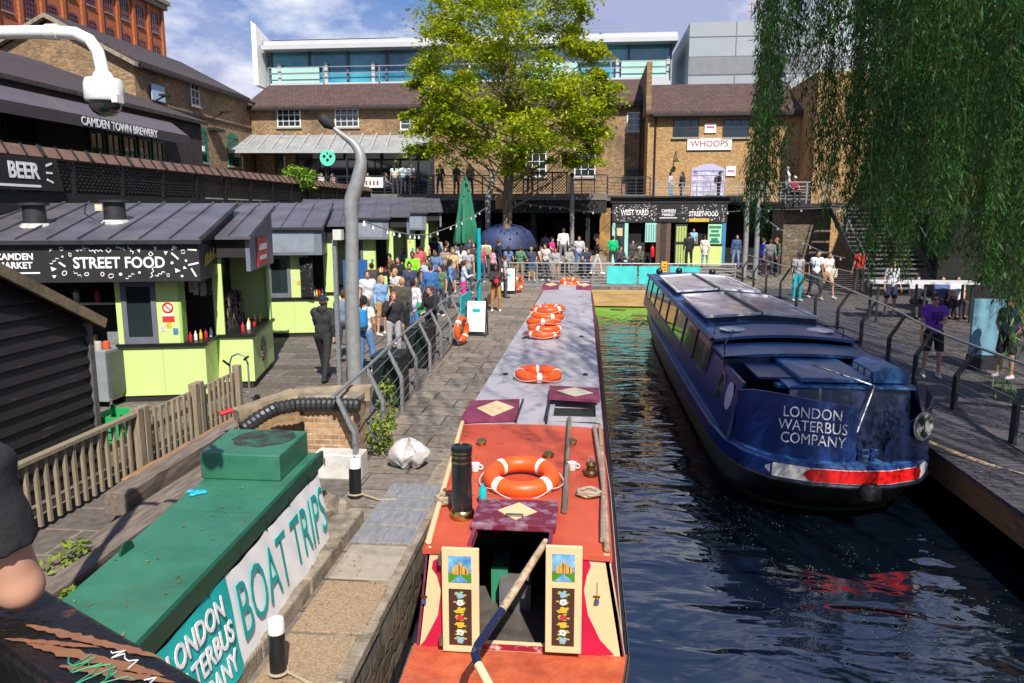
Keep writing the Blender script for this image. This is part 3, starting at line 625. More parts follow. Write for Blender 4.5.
for px, py in ((153, 127), (190, 144), (224, 150)):
    y = -XF * 770 / (588 - px); z = EYE + (214 - py) * y / 760; window(lw, y, z - 1.0, z + .8, 1.5, 'x', XF, 3, 4, greenfr, arch=True)
for z in (8.9,): MB().box((XF, 37, z), (XF + .07, 50, z + .14)).build('string_course', gutter_m, lw)
_b = MB()
for y in (38.2, 44.6): _b.box((XF, y - .6, 7.6 + .7), (XF + .5, y + .6, 7.75 + .7)); _b.tube([(XF, y, 9.0), (XF + .9, y, 9.4)], .04, 6); _b.box((XF + .6, y - .2, 9.35), (XF + 1.1, y + .2, 9.45))
each(_b, 'wall_lamp', gutter_m, lw, k=3)
MB().box((XF + .1, 38.2, 9.2), (XF + .16, 39.4, 10.0)).build('blue_sign', mat('pale_blue_sign', (.40, .52, .70), .5, .1, 3), lw)
for px in (150, 188, 226, ):
    y = -XF * 770 / (588 - px); _b = MB(); _b.box((XF, y - .12, 7.0), (XF + .3, y + .12, 7.3)); _b.build('flood_lamp', white, lw)
# the lower bar with awning in front
bar = thing('brewery_bar', 'low dark bar building with slate roof and long dark awning on the left walkway', 'bar', (-17.5, 24, 3.8))
MB().box((-24, 14, 3.8), (-17.0, 33, 7.5)).build('wall', mat('bar_wall', (.05, .04, .035), .8, .4, 2), bar)
MB().add([(-24.5, 13.7, 10.2), (-16.8, 13.7, 7.45), (-16.8, 33.3, 7.45), (-24.5, 33.3, 10.2), (-24.5, 13.7, 10.05), (-16.8, 13.7, 7.3), (-16.8, 33.3, 7.3), (-24.5, 33.3, 10.05)], [(0, 1, 2, 3), (7, 6, 5, 4), (0, 4, 5, 1), (1, 5, 6, 2), (2, 6, 7, 3), (3, 7, 4, 0)]).build('roof', slate, bar)
awn = mat('awning_cloth', (.095, .08, .095), .8, .2, 1.5)
MB().add([(-17.0, 15, 7.15), (-14.5, 15, 6.25), (-14.5, 27.2, 6.25), (-17.0, 30.5, 7.15), (-17.0, 15, 7.12), (-14.5, 15, 6.22), (-14.5, 27.2, 6.22), (-17.0, 30.5, 7.12)], [(0, 1, 2, 3), (7, 6, 5, 4), (0, 4, 5, 1), (1, 5, 6, 2), (2, 6, 7, 3), (3, 7, 4, 0)]).build('awning', awn, bar)
va = MB().box((-14.5, 15, 5.93), (-14.46, 27.2, 6.25)).build('valance', mat('awning_valance', (.06, .05, .055), .8, .2, 1.5), bar)
text('CAMDEN TOWN BREWERY', .34, (-14.445, 23.1, 6.085), (PI / 2, 0, PI / 2), letter, va, bold=.008, sx=.93)
_b = MB()
for i in range(5):
    y = 25.6 + i * .95
    if y < 30: window(bar, y, 4.5, 6.3, .8, 'x', -17.0, 2, 3, greenfr, sill=False)
for y in (17, 19.5, 22): window(bar, y, 3.9, 6.4, 1.4, 'x', -17.0, 2, 3, blackmatt, sill=False)

# --- walkway (deck on the left at first floor) with lattice balustrade
wk = thing('walkway', 'first floor walkway deck above the food stalls', 'walkway', (-14, 26, 3.8))
MB().box((-22.3, 8, 3.6), (-11.45, 42, 3.8)).build('deck', blackmatt, wk)
MB().box((-11.45, 8, 3.45), (-11.35, 42, 3.9)).build('edge_beam', blackmatt, wk)
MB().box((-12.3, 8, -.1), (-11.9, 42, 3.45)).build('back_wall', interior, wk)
rustb = mat('rusty_board', (.155, .085, .06), .75, .3, 3, bump=.1)
wr = thing('walkway_balustrade', 'long black lattice balustrade with sloping brown top board above the stalls', 'railing', (-11.4, 24, 3.9))
_b = MB()
for i in range(17):
    y0 = 9 + i * 1.8
    for (u0, z0), (u1, z1) in lattice(_b, y0 + .06, y0 + 1.72, 3.95, 4.62, .15): _b.bar((-11.4, u0, z0), (-11.4, u1, z1), .035, .035)
_b.build('lattice', black, wr)
_b = MB()
for i in range(18): y0 = 9 + i * 1.8; _b.box((-11.44, y0 - .04, 3.9), (-11.34, y0 + .04, 4.64))
each(_b, 'post', black, wr)
_b = MB(); _b.add([(-11.3, 8, 4.62), (-11.55, 8, 4.86), (-11.55, 40, 4.86), (-11.3, 40, 4.62), (-11.34, 8, 4.58), (-11.59, 8, 4.82), (-11.59, 40, 4.82), (-11.34, 40, 4.58)], [(0, 1, 2, 3), (7, 6, 5, 4), (0, 4, 5, 1), (1, 5, 6, 2), (2, 6, 7, 3), (3, 7, 4, 0)])
_b.build('top_board', rustb, wr)
_b = MB()
for i in range(60):
    y0 = 9 + i * .52; _b.bar((-11.285, y0, 4.64), (-11.54, y0 + .16, 4.885), .05 if i % 3 else .11, .01, upv=(1, 0, 1))
each(_b, 'board_shadow', blackmatt, wr)  # dark slanting strips paint the diagonal shadows on the top board
bb = MB().add([(-11.27, 12.9, 3.93), (-11.27, 15.7, 3.93), (-11.27, 15.55, 4.6), (-11.27, 12.9, 4.6), (-11.29, 12.9, 3.93), (-11.29, 15.7, 3.93), (-11.29, 15.55, 4.6), (-11.29, 12.9, 4.6)], [(0, 1, 2, 3), (7, 6, 5, 4), (0, 4, 5, 1), (1, 5, 6, 2), (2, 6, 7, 3), (3, 7, 4, 0)]).build('beer_banner', blackmatt); tag(bb, 'black banner with white hand lettering hung on the walkway balustrade', 'banner')
text('BEER', .44, (-11.262, 14.55, 4.3), (PI / 2, 0, PI / 2), letter, bb, bold=.012, sx=.9)
_b = MB()
for dz, a in ((.14, .5), (0.0, 0), (-.14, -.5)): _b.bar((-11.262, 15.2, 4.3 + dz), (-11.262, 15.38, 4.3 + dz + .18 * math.tan(a) * .6), .01, .04)
_b.box((-11.266, 13.5, 3.99), (-11.262, 15.0, 4.04)); _b.build('lettering', letter, bb)

# --- right wing behind the willow with its stairs
rw = thing('right_wing', 'yellow brick building with dark openings behind the willow', 'building', (18, 30, .4))
MB().box((17.0, 20, 3.6), (28, 43.9, 11.5)).build('wall', brick_w, rw); MB().box((12.21, 44, .6), (28, 54, 11.0)).build('end_wall', brick_w, rw)
MB().box((17.4, 20, -.1), (28, 43.9, 3.6)).build('undercroft', interior, rw)
MB().box((16.8, 19.8, 3.45), (28, 43.9, 3.75)).build('band', mat('pale_band', (.5, .5, .48), .7, .2, 3), rw)
MB().prism([(16.6, 11.4), (22, 14), (28, 11.4), (28, 11.6), (22, 14.25), (16.6, 11.6)], 19.5, 43.9, plane='xz').build('roof', slate, rw)
for y in (24, 28, 32, 36, 40): window(rw, y, 5.6, 7.6, 1.4, 'xm', 17.0, 3, 3, dsteel)
for y in (26, 34, 42): window(rw, y, 8.9, 10.4, 1.4, 'xm', 17.0, 3, 3, white)
_b = MB()
for y in (21, 25, 29, 33): _b.box((16.9, y - .15, -.1), (17.2, y + .15, 3.45))
each(_b, 'column', dsteel, rw)
st = thing('staircase', 'dark metal staircase rising to the landing beside the willow', 'staircase', (12, 34, .5))
_b = MB(); nst = 20
for i in range(nst): _b.box((11.2, 31.5 + i * .3, .5 + i * .175), (13.9, 31.5 + (i + 1) * .3 + .03, .5 + i * .175 + .05))
each(_b, 'tread', mat('tread_grey', (.13, .13, .135), .7, .3, 4), st)
_b = MB()
for x in (11.15, 13.95): _b.bar((x, 31.4, .45), (x, 37.6, 4.05), .06, .3)
each(_b, 'stringer', dsteel, st)
_b = MB()
for x in (11.15, 13.95):
    _b.tube([(x, 31.5, 1.5), (x, 37.5, 5.0)], .03, 6); _b.tube([(x, 31.5, .5), (x, 31.5, 1.5)], .03, 6); _b.tube([(x, 34.5, 2.3), (x, 34.5, 3.25)], .03, 6)
_b.build('handrail', galv, st)
_b = MB().box((9.2, 37.5, 3.75), (14.0, 41.5, 3.95)); _b.build('landing', dsteel, st)
MB().box((9.4, 38.2, .5), (11.6, 40.5, 3.75)).build('stair_base', rubble, st)
_b = MB(); _b.box((9.2, 37.5, 4.9), (11.1, 37.56, 4.96))
for x in (9.25, 10.2, 11.05): _b.box((x - .03, 37.5, 3.95), (x + .03, 37.56, 4.9))
for k in range(4): _b.box((9.25, 37.515, 4.1 + k * .2), (11.05, 37.54, 4.12 + k * .2))
_b.build('landing_rail', galv, st)
# ================================================================== BOATS
redroof = mat('red_oxide_deck', (0.50, 0.062, 0.03), 0.55, 0.22, 1.6, bump=0.15, bscale=60, c2=(0.58, 0.10, 0.045), dirt=0.22)
deckred = mat('red_chequer_deck', (0.50, 0.075, 0.03), 0.55, 0.2, 5, bump=0.6, bscale=70, c2=(0.60, 0.14, 0.055), dirt=0.35)
greyroof = mat('grey_roof_paint', (0.40, 0.38, 0.42), 0.5, 0.12, 1.2, bump=0.06, dirt=0.22)
maroon = mat('maroon_paint', (0.21, 0.018, 0.065), 0.4, 0.35, 3, c2=(0.25, 0.05, 0.11))
crimson = mat('crimson_paint', (0.50, 0.01, 0.055), 0.4, 0.15, 4)
def make_buoy(name):
    t = thing(name, 'lifebuoy', 'lifebuoy', (0, 0, 0))
    MB().torus((0, 0, .075), .29, .082, n=40, m=14).build('ring', orange, t, smooth=True, local=True)
    for k in range(4):
        a = PI / 4 + k * PI / 2; MB().torus((0, 0, .075), .29, .0845, n=3, m=14, a0=a - .10, a1=a + .10).build('white_band', white, t, smooth=True, local=True)
    rp = MB(); P = []
    for i in range(49):
        a = 2 * PI * i / 48; q = abs(math.sin(2 * (a - PI / 4))); P.append(((.378 + .03 * q) * math.cos(a), (.378 + .03 * q) * math.sin(a), .075 - .045 * q))
    rp.tube(P, .006, 6).build('grab_rope', mat('rope_pinkish', (.62, .50, .44), .8, .2, 20), t, smooth=True, local=True); return t
buoy0 = make_buoy('lifebuoy'); buoy_used = [False]
def buoy(loc, rot, label, group=None):
    o = copy_tree(buoy0) if buoy_used[0] else buoy0; buoy_used[0] = True
    o.location = loc; o.rotation_euler = rot; o['label'] = label
    if group: o['group'] = group
    elif 'group' in o: del o['group']
    return o

# --- narrowboat
nb = thing('narrowboat', 'long narrowboat with red and grey roof and open painted cabin doors', 'boat', (-.67, 15, -.8))
def nbL(y): return float(np.interp(y, [3, 5.5, 9.1, 25, 29], [-1.20, -1.22, -1.53, -1.53, -1.42]))
def nbR(y): return float(np.interp(y, [3, 25, 29], [.20, .20, .08]))
Y0, HX0, HX1, HY = 5.55, -.87, -.27, 6.05
def nb_plan(z, g):   # hull outline at gunwale offset g
    P = []
    for k in range(13): a = PI + PI * k / 12; P.append((-.53 + (.82 + g) * math.cos(a), 5.0 + (1.25 + g) * math.sin(a), z))
    for y in (5.6, 9.1, 20, 25, 28.5): P.append((nbR(y) + .17 + g, y, z))
    P += [(-.25, 30.6, z), (-.66, 31.6, z), (-1.1, 30.6, z)]
    for y in (28.5, 25, 20, 9.1, 5.6): P.append((nbL(y) - .14 - g, y, z))
    return P
MB().loft([nb_plan(-1.25, -.06), nb_plan(-.2, 0), nb_plan(-.005, .01)], caps=(True, False)).build('hull', black, nb)
MB().loft([nb_plan(-.1, .018), nb_plan(-.03, .018)]).build('rubbing_strake', mat('strake', (.10, .085, .075), .6, .4, 6), nb)
_d = [p for p in nb_plan(0, -.012) if p[1] < 5.3]; _d = [(nbL(5.5) - .13, Y0 + .03, 0)] + _d + [(nbR(5.5) + .16, Y0 + .03, 0)]
MB().prism([(x, y) for x, y, z in _d], -.03, .012).build('deck', deckred, nb)
for f, s in ((nbL, -1), (nbR, 1)):
    q = MB()
    for a, b_ in zip([5.58, 9.1, 20, 25], [9.1, 20, 25, 28.5]):
        k = .14 if s < 0 else .17; q.add([(f(a), a, .008), (f(b_), b_, .008), (f(b_) + s * k, b_, .008), (f(a) + s * k, a, .008)], [(0, 1, 2, 3)])
    q.build('side_deck', black, nb)
MB().prism([(nbL(28.5) - .13, 28.45), (nbR(28.5) + .16, 28.45), (-.26, 30.6), (-.66, 31.5), (-1.09, 30.6)], -.03, .012).build('fore_deck', deckred, nb)
# cabin: sides lean in, roof in two colours, open hatch at the stern
def cab(y, s):   # (bottom, top) of a side
    return ((nbL(y) - .10, y, .012), (nbL(y), y, .84)) if s < 0 else ((nbR(y) + .14, y, .012), (nbR(y), y, .84))
YS = [Y0, 9.12, 15, 20, 25, 28.4]
for s, nm in ((-1, 'cabin_side'), (1, 'cabin_side')):
    m = MB()
    for a, b_ in zip(YS[:-1], YS[1:]):
        A, B = cab(a, s), cab(b_, s); o_ = .03 * s
        m.add([A[0], A[1], B[1], B[0], (A[0][0] - o_, a, .012), (A[1][0] - o_, a, .84), (B[1][0] - o_, b_, .84), (B[0][0] - o_, b_, .012)], [(0, 1, 2, 3), (7, 6, 5, 4), (0, 4, 5, 1), (3, 2, 6, 7), (1, 5, 6, 2), (0, 3, 7, 4)])
    m.build(nm, maroon, nb)
# cream border panels on the right side
m = MB()
for (y0, y1, z0, z1, mi) in [(5.62, 9.0, .10, .13, 0), (5.62, 9.0, .70, .73, 0), (5.62, 5.68, .13, .70, 0), (8.94, 9.0, .13, .70, 0), (5.56, 5.60, .02, .83, 0)]:
    f = lambda y, z: nbR(y) + .14 * (1 - (z - .012) / .828) + .004
    m.add([(f(y0, z0), y0, z0), (f(y1, z0), y1, z0), (f(y1, z1), y1, z1), (f(y0, z1), y0, z1), (f(y0, z0) + .004, y0, z0), (f(y1, z0) + .004, y1, z0), (f(y1, z1) + .004, y1, z1), (f(y0, z1) + .004, y0, z1)], [(0, 1, 2, 3), (7, 6, 5, 4), (0, 4, 5, 1), (1, 5, 6, 2), (2, 6, 7, 3), (3, 7, 4, 0)])
m.build('panel_border', cream, nb)
def roofpatch(x0f, x1f, ya, yb, z, th, m, name):
    q = MB(); ring = []
    for y in (ya, yb):
        a, c = x0f(y), x1f(y); L = [(a + (c - a) * k / 8, y) for k in range(9)]
        cz = lambda x: z + .03 * (1 - ((x - (nbL(y) + nbR(y)) / 2) / .9) ** 2)
        ring.append([(x, yy, cz(x)) for x, yy in L] + [(x, yy, cz(x) - th) for x, yy in reversed(L)])
    q.loft(ring); return q.build(name, m, nb)
roofpatch(lambda y: nbL(y) - .03, lambda y: HX0, Y0 - .02, HY, .842, .04, redroof, 'roof')
roofpatch(lambda y: HX1, lambda y: nbR(y) + .03, Y0 - .02, HY, .842, .04, redroof, 'roof')
roofpatch(lambda y: nbL(y) - .03, lambda y: nbR(y) + .03, HY, 9.12, .842, .04, redroof, 'roof')
roofpatch(lambda y: nbL(y) - .03, lambda y: nbR(y) + .03, 9.122, 28.45, .842, .04, greyroof, 'roof')
for s in (-1, 1):   # handrails along the roof edges
    f = nbL if s < 0 else nbR
    q = MB(); q.tube([(f(y) - s * .01, y, .885) for y in (5.6, 7.4, 9.1)], .026, 8); q.build('handrail', cream if s < 0 else mat('shaded_cream', (.42, .30, .20), .7, .5, 8), nb, smooth=True)  # right rail in darker cream: the tree's shade is put in the colour
# aft bulkhead, in four pieces round the doorway; doors folded back flat against it
m = MB()
zt = .80
for a, c in (((-1.30, Y0), (HX0, Y0)), ((HX1, Y0), (.33, Y0))):
    pl_ = [(a[0], .013), (c[0], .013), (c[0], zt + .055), (a[0] + (.09 if a[0] < -1 else 0), zt + .055)] if a[0] < -1 else [(a[0], .013), (c[0], .013), (c[0] - .12, zt + .055), (a[0], zt + .055)]
    m.prism(pl_, Y0 - .0, Y0 + .03, plane='xz')
m.prism([(HX0 - .002, .013), (HX1 + .002, .013), (HX1 + .002, .075), (HX0 - .002, .075)], Y0 - .012, Y0 + .03, plane='xz')
m.build('bulkhead', cream, nb)
def swirl(xs):
    P = []
    for px, py in xs: q = atY(px, py, Y0 - .004); P.append((q.x, q.z))
    return P
q = MB(); q.prism(swirl([(412, 655), (425, 640), (438, 615), (441, 590), (437, 575), (432, 568), (433, 561), (440, 557), (447, 560), (452, 570), (452, 655)]), Y0 - .007, Y0 - .001, plane='xz')
q.prism(swirl([(614, 655), (600, 640), (588, 615), (584, 590), (587, 575), (591, 566), (588, 558), (582, 557), (576, 562), (574, 572), (574, 655)]), Y0 - .007, Y0 - .001, plane='xz'); each(q, 'red_scroll', crimson, nb)
q = MB().box((HX0, Y0 - .016, .02), (HX1, Y0 - .009, .07)); q.build('threshold', mat('worn_crimson', (.5, .02, .06), .5, .5, 14, c2=(.75, .5, .5), thr=(.55, .7)), nb)
# well inside the doors
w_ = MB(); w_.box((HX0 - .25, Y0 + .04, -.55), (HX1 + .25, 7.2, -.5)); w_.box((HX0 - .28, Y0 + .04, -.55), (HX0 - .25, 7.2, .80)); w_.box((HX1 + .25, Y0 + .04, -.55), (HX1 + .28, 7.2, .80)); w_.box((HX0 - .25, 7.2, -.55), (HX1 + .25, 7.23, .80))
w_.build('cabin_interior', mat('shaded_cabin', (.012, .011, .011), .22, .6, 9, bump=.9, bscale=26), nb)  # near-black colour stands in for the shade down inside the cabin
MB().box((HX0 + .02, Y0 + .04, -.12), (HX1 - .02, Y0 + .42, -.08)).build('step', mat('step_tread', (.055, .042, .042), .8, .2, 9), nb)
q = MB(); q.box((HX0 + .05, 6.4, -.1), (HX0 + .2, 6.7, .3)); q.build('book_shelf', mat('shelf_green', (.03, .22, .12), .6, .3, 5), nb)
MB().box((HX0 + .14, 6.25, -.15), (HX0 + .42, 6.5, .22)).build('stove', mat('dim_stove', (.14, .14, .145), .5, .3, 5), nb)  # stove colour darkened to carry the cabin's shade
# sliding hatch with diamond
hm = mat('scuffed_maroon', (.30, .025, .07), .4, .5, 9, c2=(.36, .25, .33), thr=(.48, .75))
ht = MB().box((HX0 - .05, 5.86, .885), (HX1 + .05, 6.42, .945)).build('sliding_hatch', hm, nb, bevel=.008)
def diamond(cx, cy, z, rx, ry, m, parent):
    return MB().prism([(cx - rx, cy), (cx, cy - ry), (cx + rx, cy), (cx, cy + ry)], z, z + .005).build('diamond', m, parent)
diamond((HX0 + HX1) / 2 + .01, 6.14, .9455, .17, .19, cream, ht)
q = MB(); q.tube([(-.64, 6.0, .953), (-.64, 6.0, .975), (-.5, 6.0, .975), (-.5, 6.0, .953)], .008, 6); q.build('handle', black, ht)
q = MB(); q.box((HX0 - .03, 5.58, .862), (HX0, 6.0, .9)); q.box((HX1, 5.58, .862), (HX1 + .03, 6.0, .9)); each(q, 'hatch_runner', maroon, nb)
# the two doors
def door(pxs, name, hinge_left):
    a = atY(pxs[0], pxs[1], 5.49); c = atY(pxs[2], pxs[3], 5.49); x0, x1, z1, z0 = a.x, c.x, a.z, c.z; z0 = max(z0, .03)
    d = MB().box((x0, 5.46, z0), (x1, 5.49, z1)).build('door', cream, nb, bevel=.006)
    W, Hh = x1 - x0, z1 - z0
    px0, px1 = x0 + W * .18, x1 - W * .2; pz1, pz0 = z1 - Hh * .07, z1 - Hh * .32
    p = MB(); yy = 5.4575
    p.box((px0, yy, pz0), (px1, 5.4595, pz1), 0)
    h_ = pz1 - pz0; w2 = px1 - px0
    p.prism([(px0, pz0 + h_ * .40), (px0 + w2 * .3, pz0 + h_ * .52), (px0 + w2 * .55, pz0 + h_ * .42), (px1, pz0 + h_ * .55), (px1, pz0 + h_ * .3), (px0, pz0 + h_ * .3)], yy - .001, yy - .0002, 3, 'xz')
    p.prism([(px0, pz0), (px1, pz0), (px1, pz0 + h_ * .36), (px0, pz0 + h_ * .36)], yy - .0025, yy - .0012, 1, 'xz')
    p.prism([(px0 + w2 * .1, pz0 + .001), (px0 + w2 * .9, pz0 + .001), (px0 + w2 * .6, pz0 + h_ * .22), (px0 + w2 * .5, pz0 + h_ * .33), (px0 + w2 * .42, pz0 + h_ * .22)], yy - .004, yy - .0027, 0, 'xz')
    for u0, u1, t in ((.18, .3, .58), (.32, .5, .66), (.46, .6, .76), (.58, .78, .62), (.74, .86, .54)):
        p.box((px0 + w2 * u0, yy - .004, pz0 + h_ * .3), (px0 + w2 * u1, yy - .0027, pz0 + h_ * t), 2)
    p.build('painted_scene', [mat('paint_sky', (.03, .25, .62), .5, .4, 9, c2=(.25, .55, .8)), mat('paint_grass', (.06, .25, .02), .5, .3, 20), mat('paint_stone', (.62, .36, .08), .5, .3, 25), mat('paint_hills', (.22, .28, .48), .5, .2, 10)], d)
    p = MB(); qz1, qz0 = z1 - Hh * .385, z1 - Hh * .93
    p.box((px0, 5.4575, qz0), (px1, 5.4595, qz1)); pan = p.build('flower_panel', mat('umber_panel', (.055, .022, .018), .45, .2, 6), d)
    f = MB(); cx = (px0 + px1) / 2; n = 7; random.seed(5)
    for i in range(n):
        z = qz1 - (qz1 - qz0) * (i + .8) / (n + .6); r = .024
        for k in range(6): a_ = 2 * PI * k / 6 + random.uniform(-.4, .4); rr_ = random.uniform(1.1, 1.8); f.prism([(cx + (r * rr_) * math.cos(a_) + .015 * math.cos(t + a_), z + r * rr_ * .62 * math.sin(a_) + .007 * math.sin(t + a_)) for t in (0, 1.26, 2.5, 3.77, 5.0)], 5.454 - .0001 * k, 5.4573 - .0001 * k, 4, 'xz')
        for k in range(5): a_ = 2 * PI * k / 5 + i; f.prism([(cx + .015 * math.cos(a_) + .015 * math.cos(t), z + .014 * math.sin(a_) + .013 * math.sin(t)) for t in (0, 1.05, 2.1, 3.14, 4.2, 5.24)], 5.452 - .0001 * k, 5.4535 - .0001 * k, (0, 1, 2, 3, 2, 1, 0)[i], 'xz')
        f.prism([(cx + .007 * math.cos(t), z + .007 * math.sin(t)) for t in (0, 1.05, 2.1, 3.14, 4.2, 5.24)], 5.450, 5.4513, 2 if i % 2 == 0 else 3, 'xz')
    f.build('painted_flowers', [mat('flower_blue', (.20, .42, .68), .5, 0), mat('flower_white', (.75, .7, .72), .5, 0), mat('flower_yellow', (.75, .42, .03), .5, 0), mat('flower_red', (.5, .03, .05), .5, 0), mat('leaf_green', (.36, .46, .06), .5, 0)], pan)
    hx = x0 - .012 if hinge_left else x1 + .012
    q = MB()
    for z in (z0 + Hh * .1, z0 + Hh * .88): q.box((hx - .014, 5.452, z - .04), (hx + .016, 5.495, z + .04))
    if hinge_left: each(q, 'hinge', mat('old_steel', (.18, .14, .11), .5, .3, 10, metal=.6), d)
    return d
door((442, 546, 480, 651), 'door', True); door((546, 544, 581, 652), 'door', False)
for px in (424, 597):   # padlocks on hasps
    c = atY(px, 600, Y0 - .02); q = MB(); q.box((c.x - .016, Y0 - .03, c.z - .03), (c.x + .016, Y0 - .012, c.z), 0); q.torus((c.x, Y0 - .02, c.z + .005), .013, .004, axis='y', n=10, m=5, mi=1); q.box((c.x - .03, Y0 - .01, c.z + .015), (c.x + .025, Y0 - .003, c.z + .03), 1)
    q.box((c.x - .003, Y0 - .006, c.z + .04), (c.x + .002, Y0 - .0015, c.z + .14), 1)
    q.build('padlock', [mat('padlock_blue', (.03, .09, .22), .4, .1, 9), brass], nb)
# chimney
ch = MB().lathe([(.088, 0), (.088, .60), (.092, .60), (.092, .63), (.06, .64), (.055, .63)], (-1.04, 6.17, .87), 24).build('chimney', mat('chimney_black', (.013, .013, .014), .28, .3, 8, coat=.3), nb, smooth=True)
for z in (.50, .55, .585): MB().lathe([(.0885, z - .008), (.0915, z - .008), (.0915, z + .008), (.0885, z + .008)], (-1.04, 6.17, .87), 24).build('brass_band', brass, ch, smooth=True)
MB().lathe([(.09, 0), (.105, .0), (.105, .05), (.09, .07)], (-1.04, 6.17, .868), 24).build('chimney_collar', brass, ch, smooth=True)
# brass mushroom vents and small fittings
for x, y, s in ((-1.16, 8.25, 1), (-.38, 7.85, 1), (-.14, 8.35, .8)):
    MB().lathe([(.03, 0), (.03, .03), (.062, .035), (.058, .055), (.03, .072), (0, .078)], (x, y, .868), 18).build('mushroom_vent', brass, nb, smooth=True)
MB().lathe([(.05, 0), (.05, .012), (.035, .02), (0, .022)], (-.62, 4.95, .012), 16).build('deck_filler', galv, nb, smooth=True)
for x, y in ((-1.3, 12.1), (.0, 12.2), (-1.22, 20.5), (-.08, 20.2), (-1.2, 22.2), (-.2, 24), (-1.3, 15.8), (-.1, 16.1)):
    MB().lathe([(.045, 0), (.045, .02), (.02, .03), (0, .03)], (x, y, .86), 12).build('roof_vent', galv if y > 19 else dsteel, nb, smooth=True)
# side hatches of the grey roof
q = MB().add([(-1.56, 9.13, .862), (-.84, 9.2, .885), (-.9, 10.2, .885), (-1.56, 10.1, .862), (-1.56, 9.13, .915), (-.84, 9.2, .93), (-.9, 10.2, .93), (-1.56, 10.1, .915)], [(3, 2, 1, 0), (4, 5, 6, 7), (0, 1, 5, 4), (1, 2, 6, 5), (2, 3, 7, 6), (3, 0, 4, 7)]).build('side_hatch', maroon, nb)
MB().add([(-1.42, 9.65, .922), (-1.16, 9.25, .926), (-.92, 9.7, .934), (-1.2, 10.05, .93), (-1.42, 9.65, .926), (-1.16, 9.25, .93), (-.92, 9.7, .938), (-1.2, 10.05, .934)], [(3, 2, 1, 0), (4, 5, 6, 7), (0, 1, 5, 4), (1, 2, 6, 5), (2, 3, 7, 6), (3, 0, 4, 7)]).build('diamond', cream, q)
q = MB().add([(-.48, 9.95, .99), (.2, 9.95, .96), (.2, 10.9, .91), (-.52, 10.9, .93), (-.48, 9.95, 1.03), (.2, 9.95, 1.0), (.2, 10.9, .95), (-.52, 10.9, .97)], [(3, 2, 1, 0), (4, 5, 6, 7), (0, 1, 5, 4), (1, 2, 6, 5), (2, 3, 7, 6), (3, 0, 4, 7)]).build('side_hatch', maroon, nb)
MB().add([(-.40, 10.4, 1.006), (-.14, 10.02, 1.021), (.12, 10.4, .986), (-.14, 10.8, .97), (-.40, 10.4, 1.01), (-.14, 10.02, 1.025), (.12, 10.4, .99), (-.14, 10.8, .974)], [(3, 2, 1, 0), (4, 5, 6, 7), (0, 1, 5, 4), (1, 2, 6, 5), (2, 3, 7, 6), (3, 0, 4, 7)]).build('diamond', mat('dull_cream', (.52, .45, .36), .5, .15, 5), q)
q = MB(); q.box((-.46, 9.3, .872), (-.40, 9.93, .93)); q.box((.14, 9.3, .862), (.2, 9.93, .93)); q.box((-.40, 9.3, .872), (.14, 9.34, .93)); q.build('hatch_frame', mat('frame_grey', (.35, .36, .38), .5, .2, 6), nb)
MB().box((-.40, 9.342, .873), (.14, 9.95, .878)).build('hatch_dark', interior, nb)  # thin dark sheet paints the shade of the open hatch; roof uncut
MB().box((-.84, 9.15, .873), (-.47, 10.9, .895)).build('roof_walkway', greyroof, nb)
q = MB(); q.box((-.86, 9.15, .873), (-.84, 10.2, .935)); q.box((-.49, 9.15, .873), (-.465, 9.95, .985)); each(q, 'hatch_coaming', black, nb)
for x0, x1 in ((-1.56, -.98), (-.36, .16)):
    q = MB().box((x0, 26.3, .862), (x1, 28.3, .96)).build('side_hatch', maroon, nb); diamond((x0 + x1) / 2, 27.2, .9605, .24, .75, cream, q)
MB().box((-.97, 26.3, .873), (-.37, 28.4, .95)).build('roof_walkway', greyroof, nb)
MB().box((-1.42, 28.46, .012), (.1, 29.6, .9)).build('fore_cabin', greyroof, nb)
# tiller: painted steel swan-neck and wooden bar over the hatch
tl = [atY(520, 740, 4.25), atY(492, 690, 4.4), atY(478, 664, 4.55), atY(475, 654, 4.62), atY(478, 645, 4.7), atY(502, 610, 5.0), atY(546, 541, 5.75)]
til = MB(); til.tube([(tl[0].x, tl[0].y, .0), tl[0], tl[1], tl[2]], .030, 10); tob = til.build('tiller', cream, nb, smooth=True)
MB().tube([tl[2], tl[3], tl[4], tl[5]], [.031, .032, .031, .030], 10).build('tiller_neck', mat('tiller_blue', (.02, .035, .12), .4, .6, 25, c2=(.4, .38, .4), thr=(.6, .75)), tob, smooth=True)
MB().tube([tl[5], tl[5] + (tl[6] - tl[5]) * .2, tl[5] + (tl[6] - tl[5]) * .8, tl[6]], [.029, .031, .029, .026], 10).build('tiller_bar', mat('tiller_wood', (.45, .28, .16), .7, .5, 20, c2=(.60, .47, .32), dirt=.4), tob, smooth=True)
# things lying on the roof
buoy((-.60, 7.02, .872), (R(6), 0, .1), 'orange lifebuoy lying on the red part of the narrowboat roof')
buoy((-.74, 11.75, .885), (R(2), 0, .9), 'single orange lifebuoy lying on the middle of the grey narrowboat roof')
pos = ['lowest', 'second', 'middle', 'fourth', 'topmost']
for k, (dx, dy, rx) in enumerate(((0, 0, 0), (.03, .05, 3), (0, .16, -4), (.05, .22, 5), (.08, .30, -3))):
    buoy((-.90 + dx, 15.9 + dy, .885 + k * .118), (R(rx), 0, .4 * k), pos[k] + ' orange lifebuoy of the stack on the grey narrowboat roof', 'lifebuoys stacked on the boat roof')
buoy((-.62, 27.6, .955), (R(14), 0, .3), 'orange lifebuoy at the far front end of the narrowboat roof')
pole = MB().tube([(-.16, 6.3, .90), (-.19, 9.3, .915)], .026, 9).build('boat_pole', wood, smooth=True); tag(pole, 'long grey wooden pole lying on the right side of the red boat roof', 'pole')
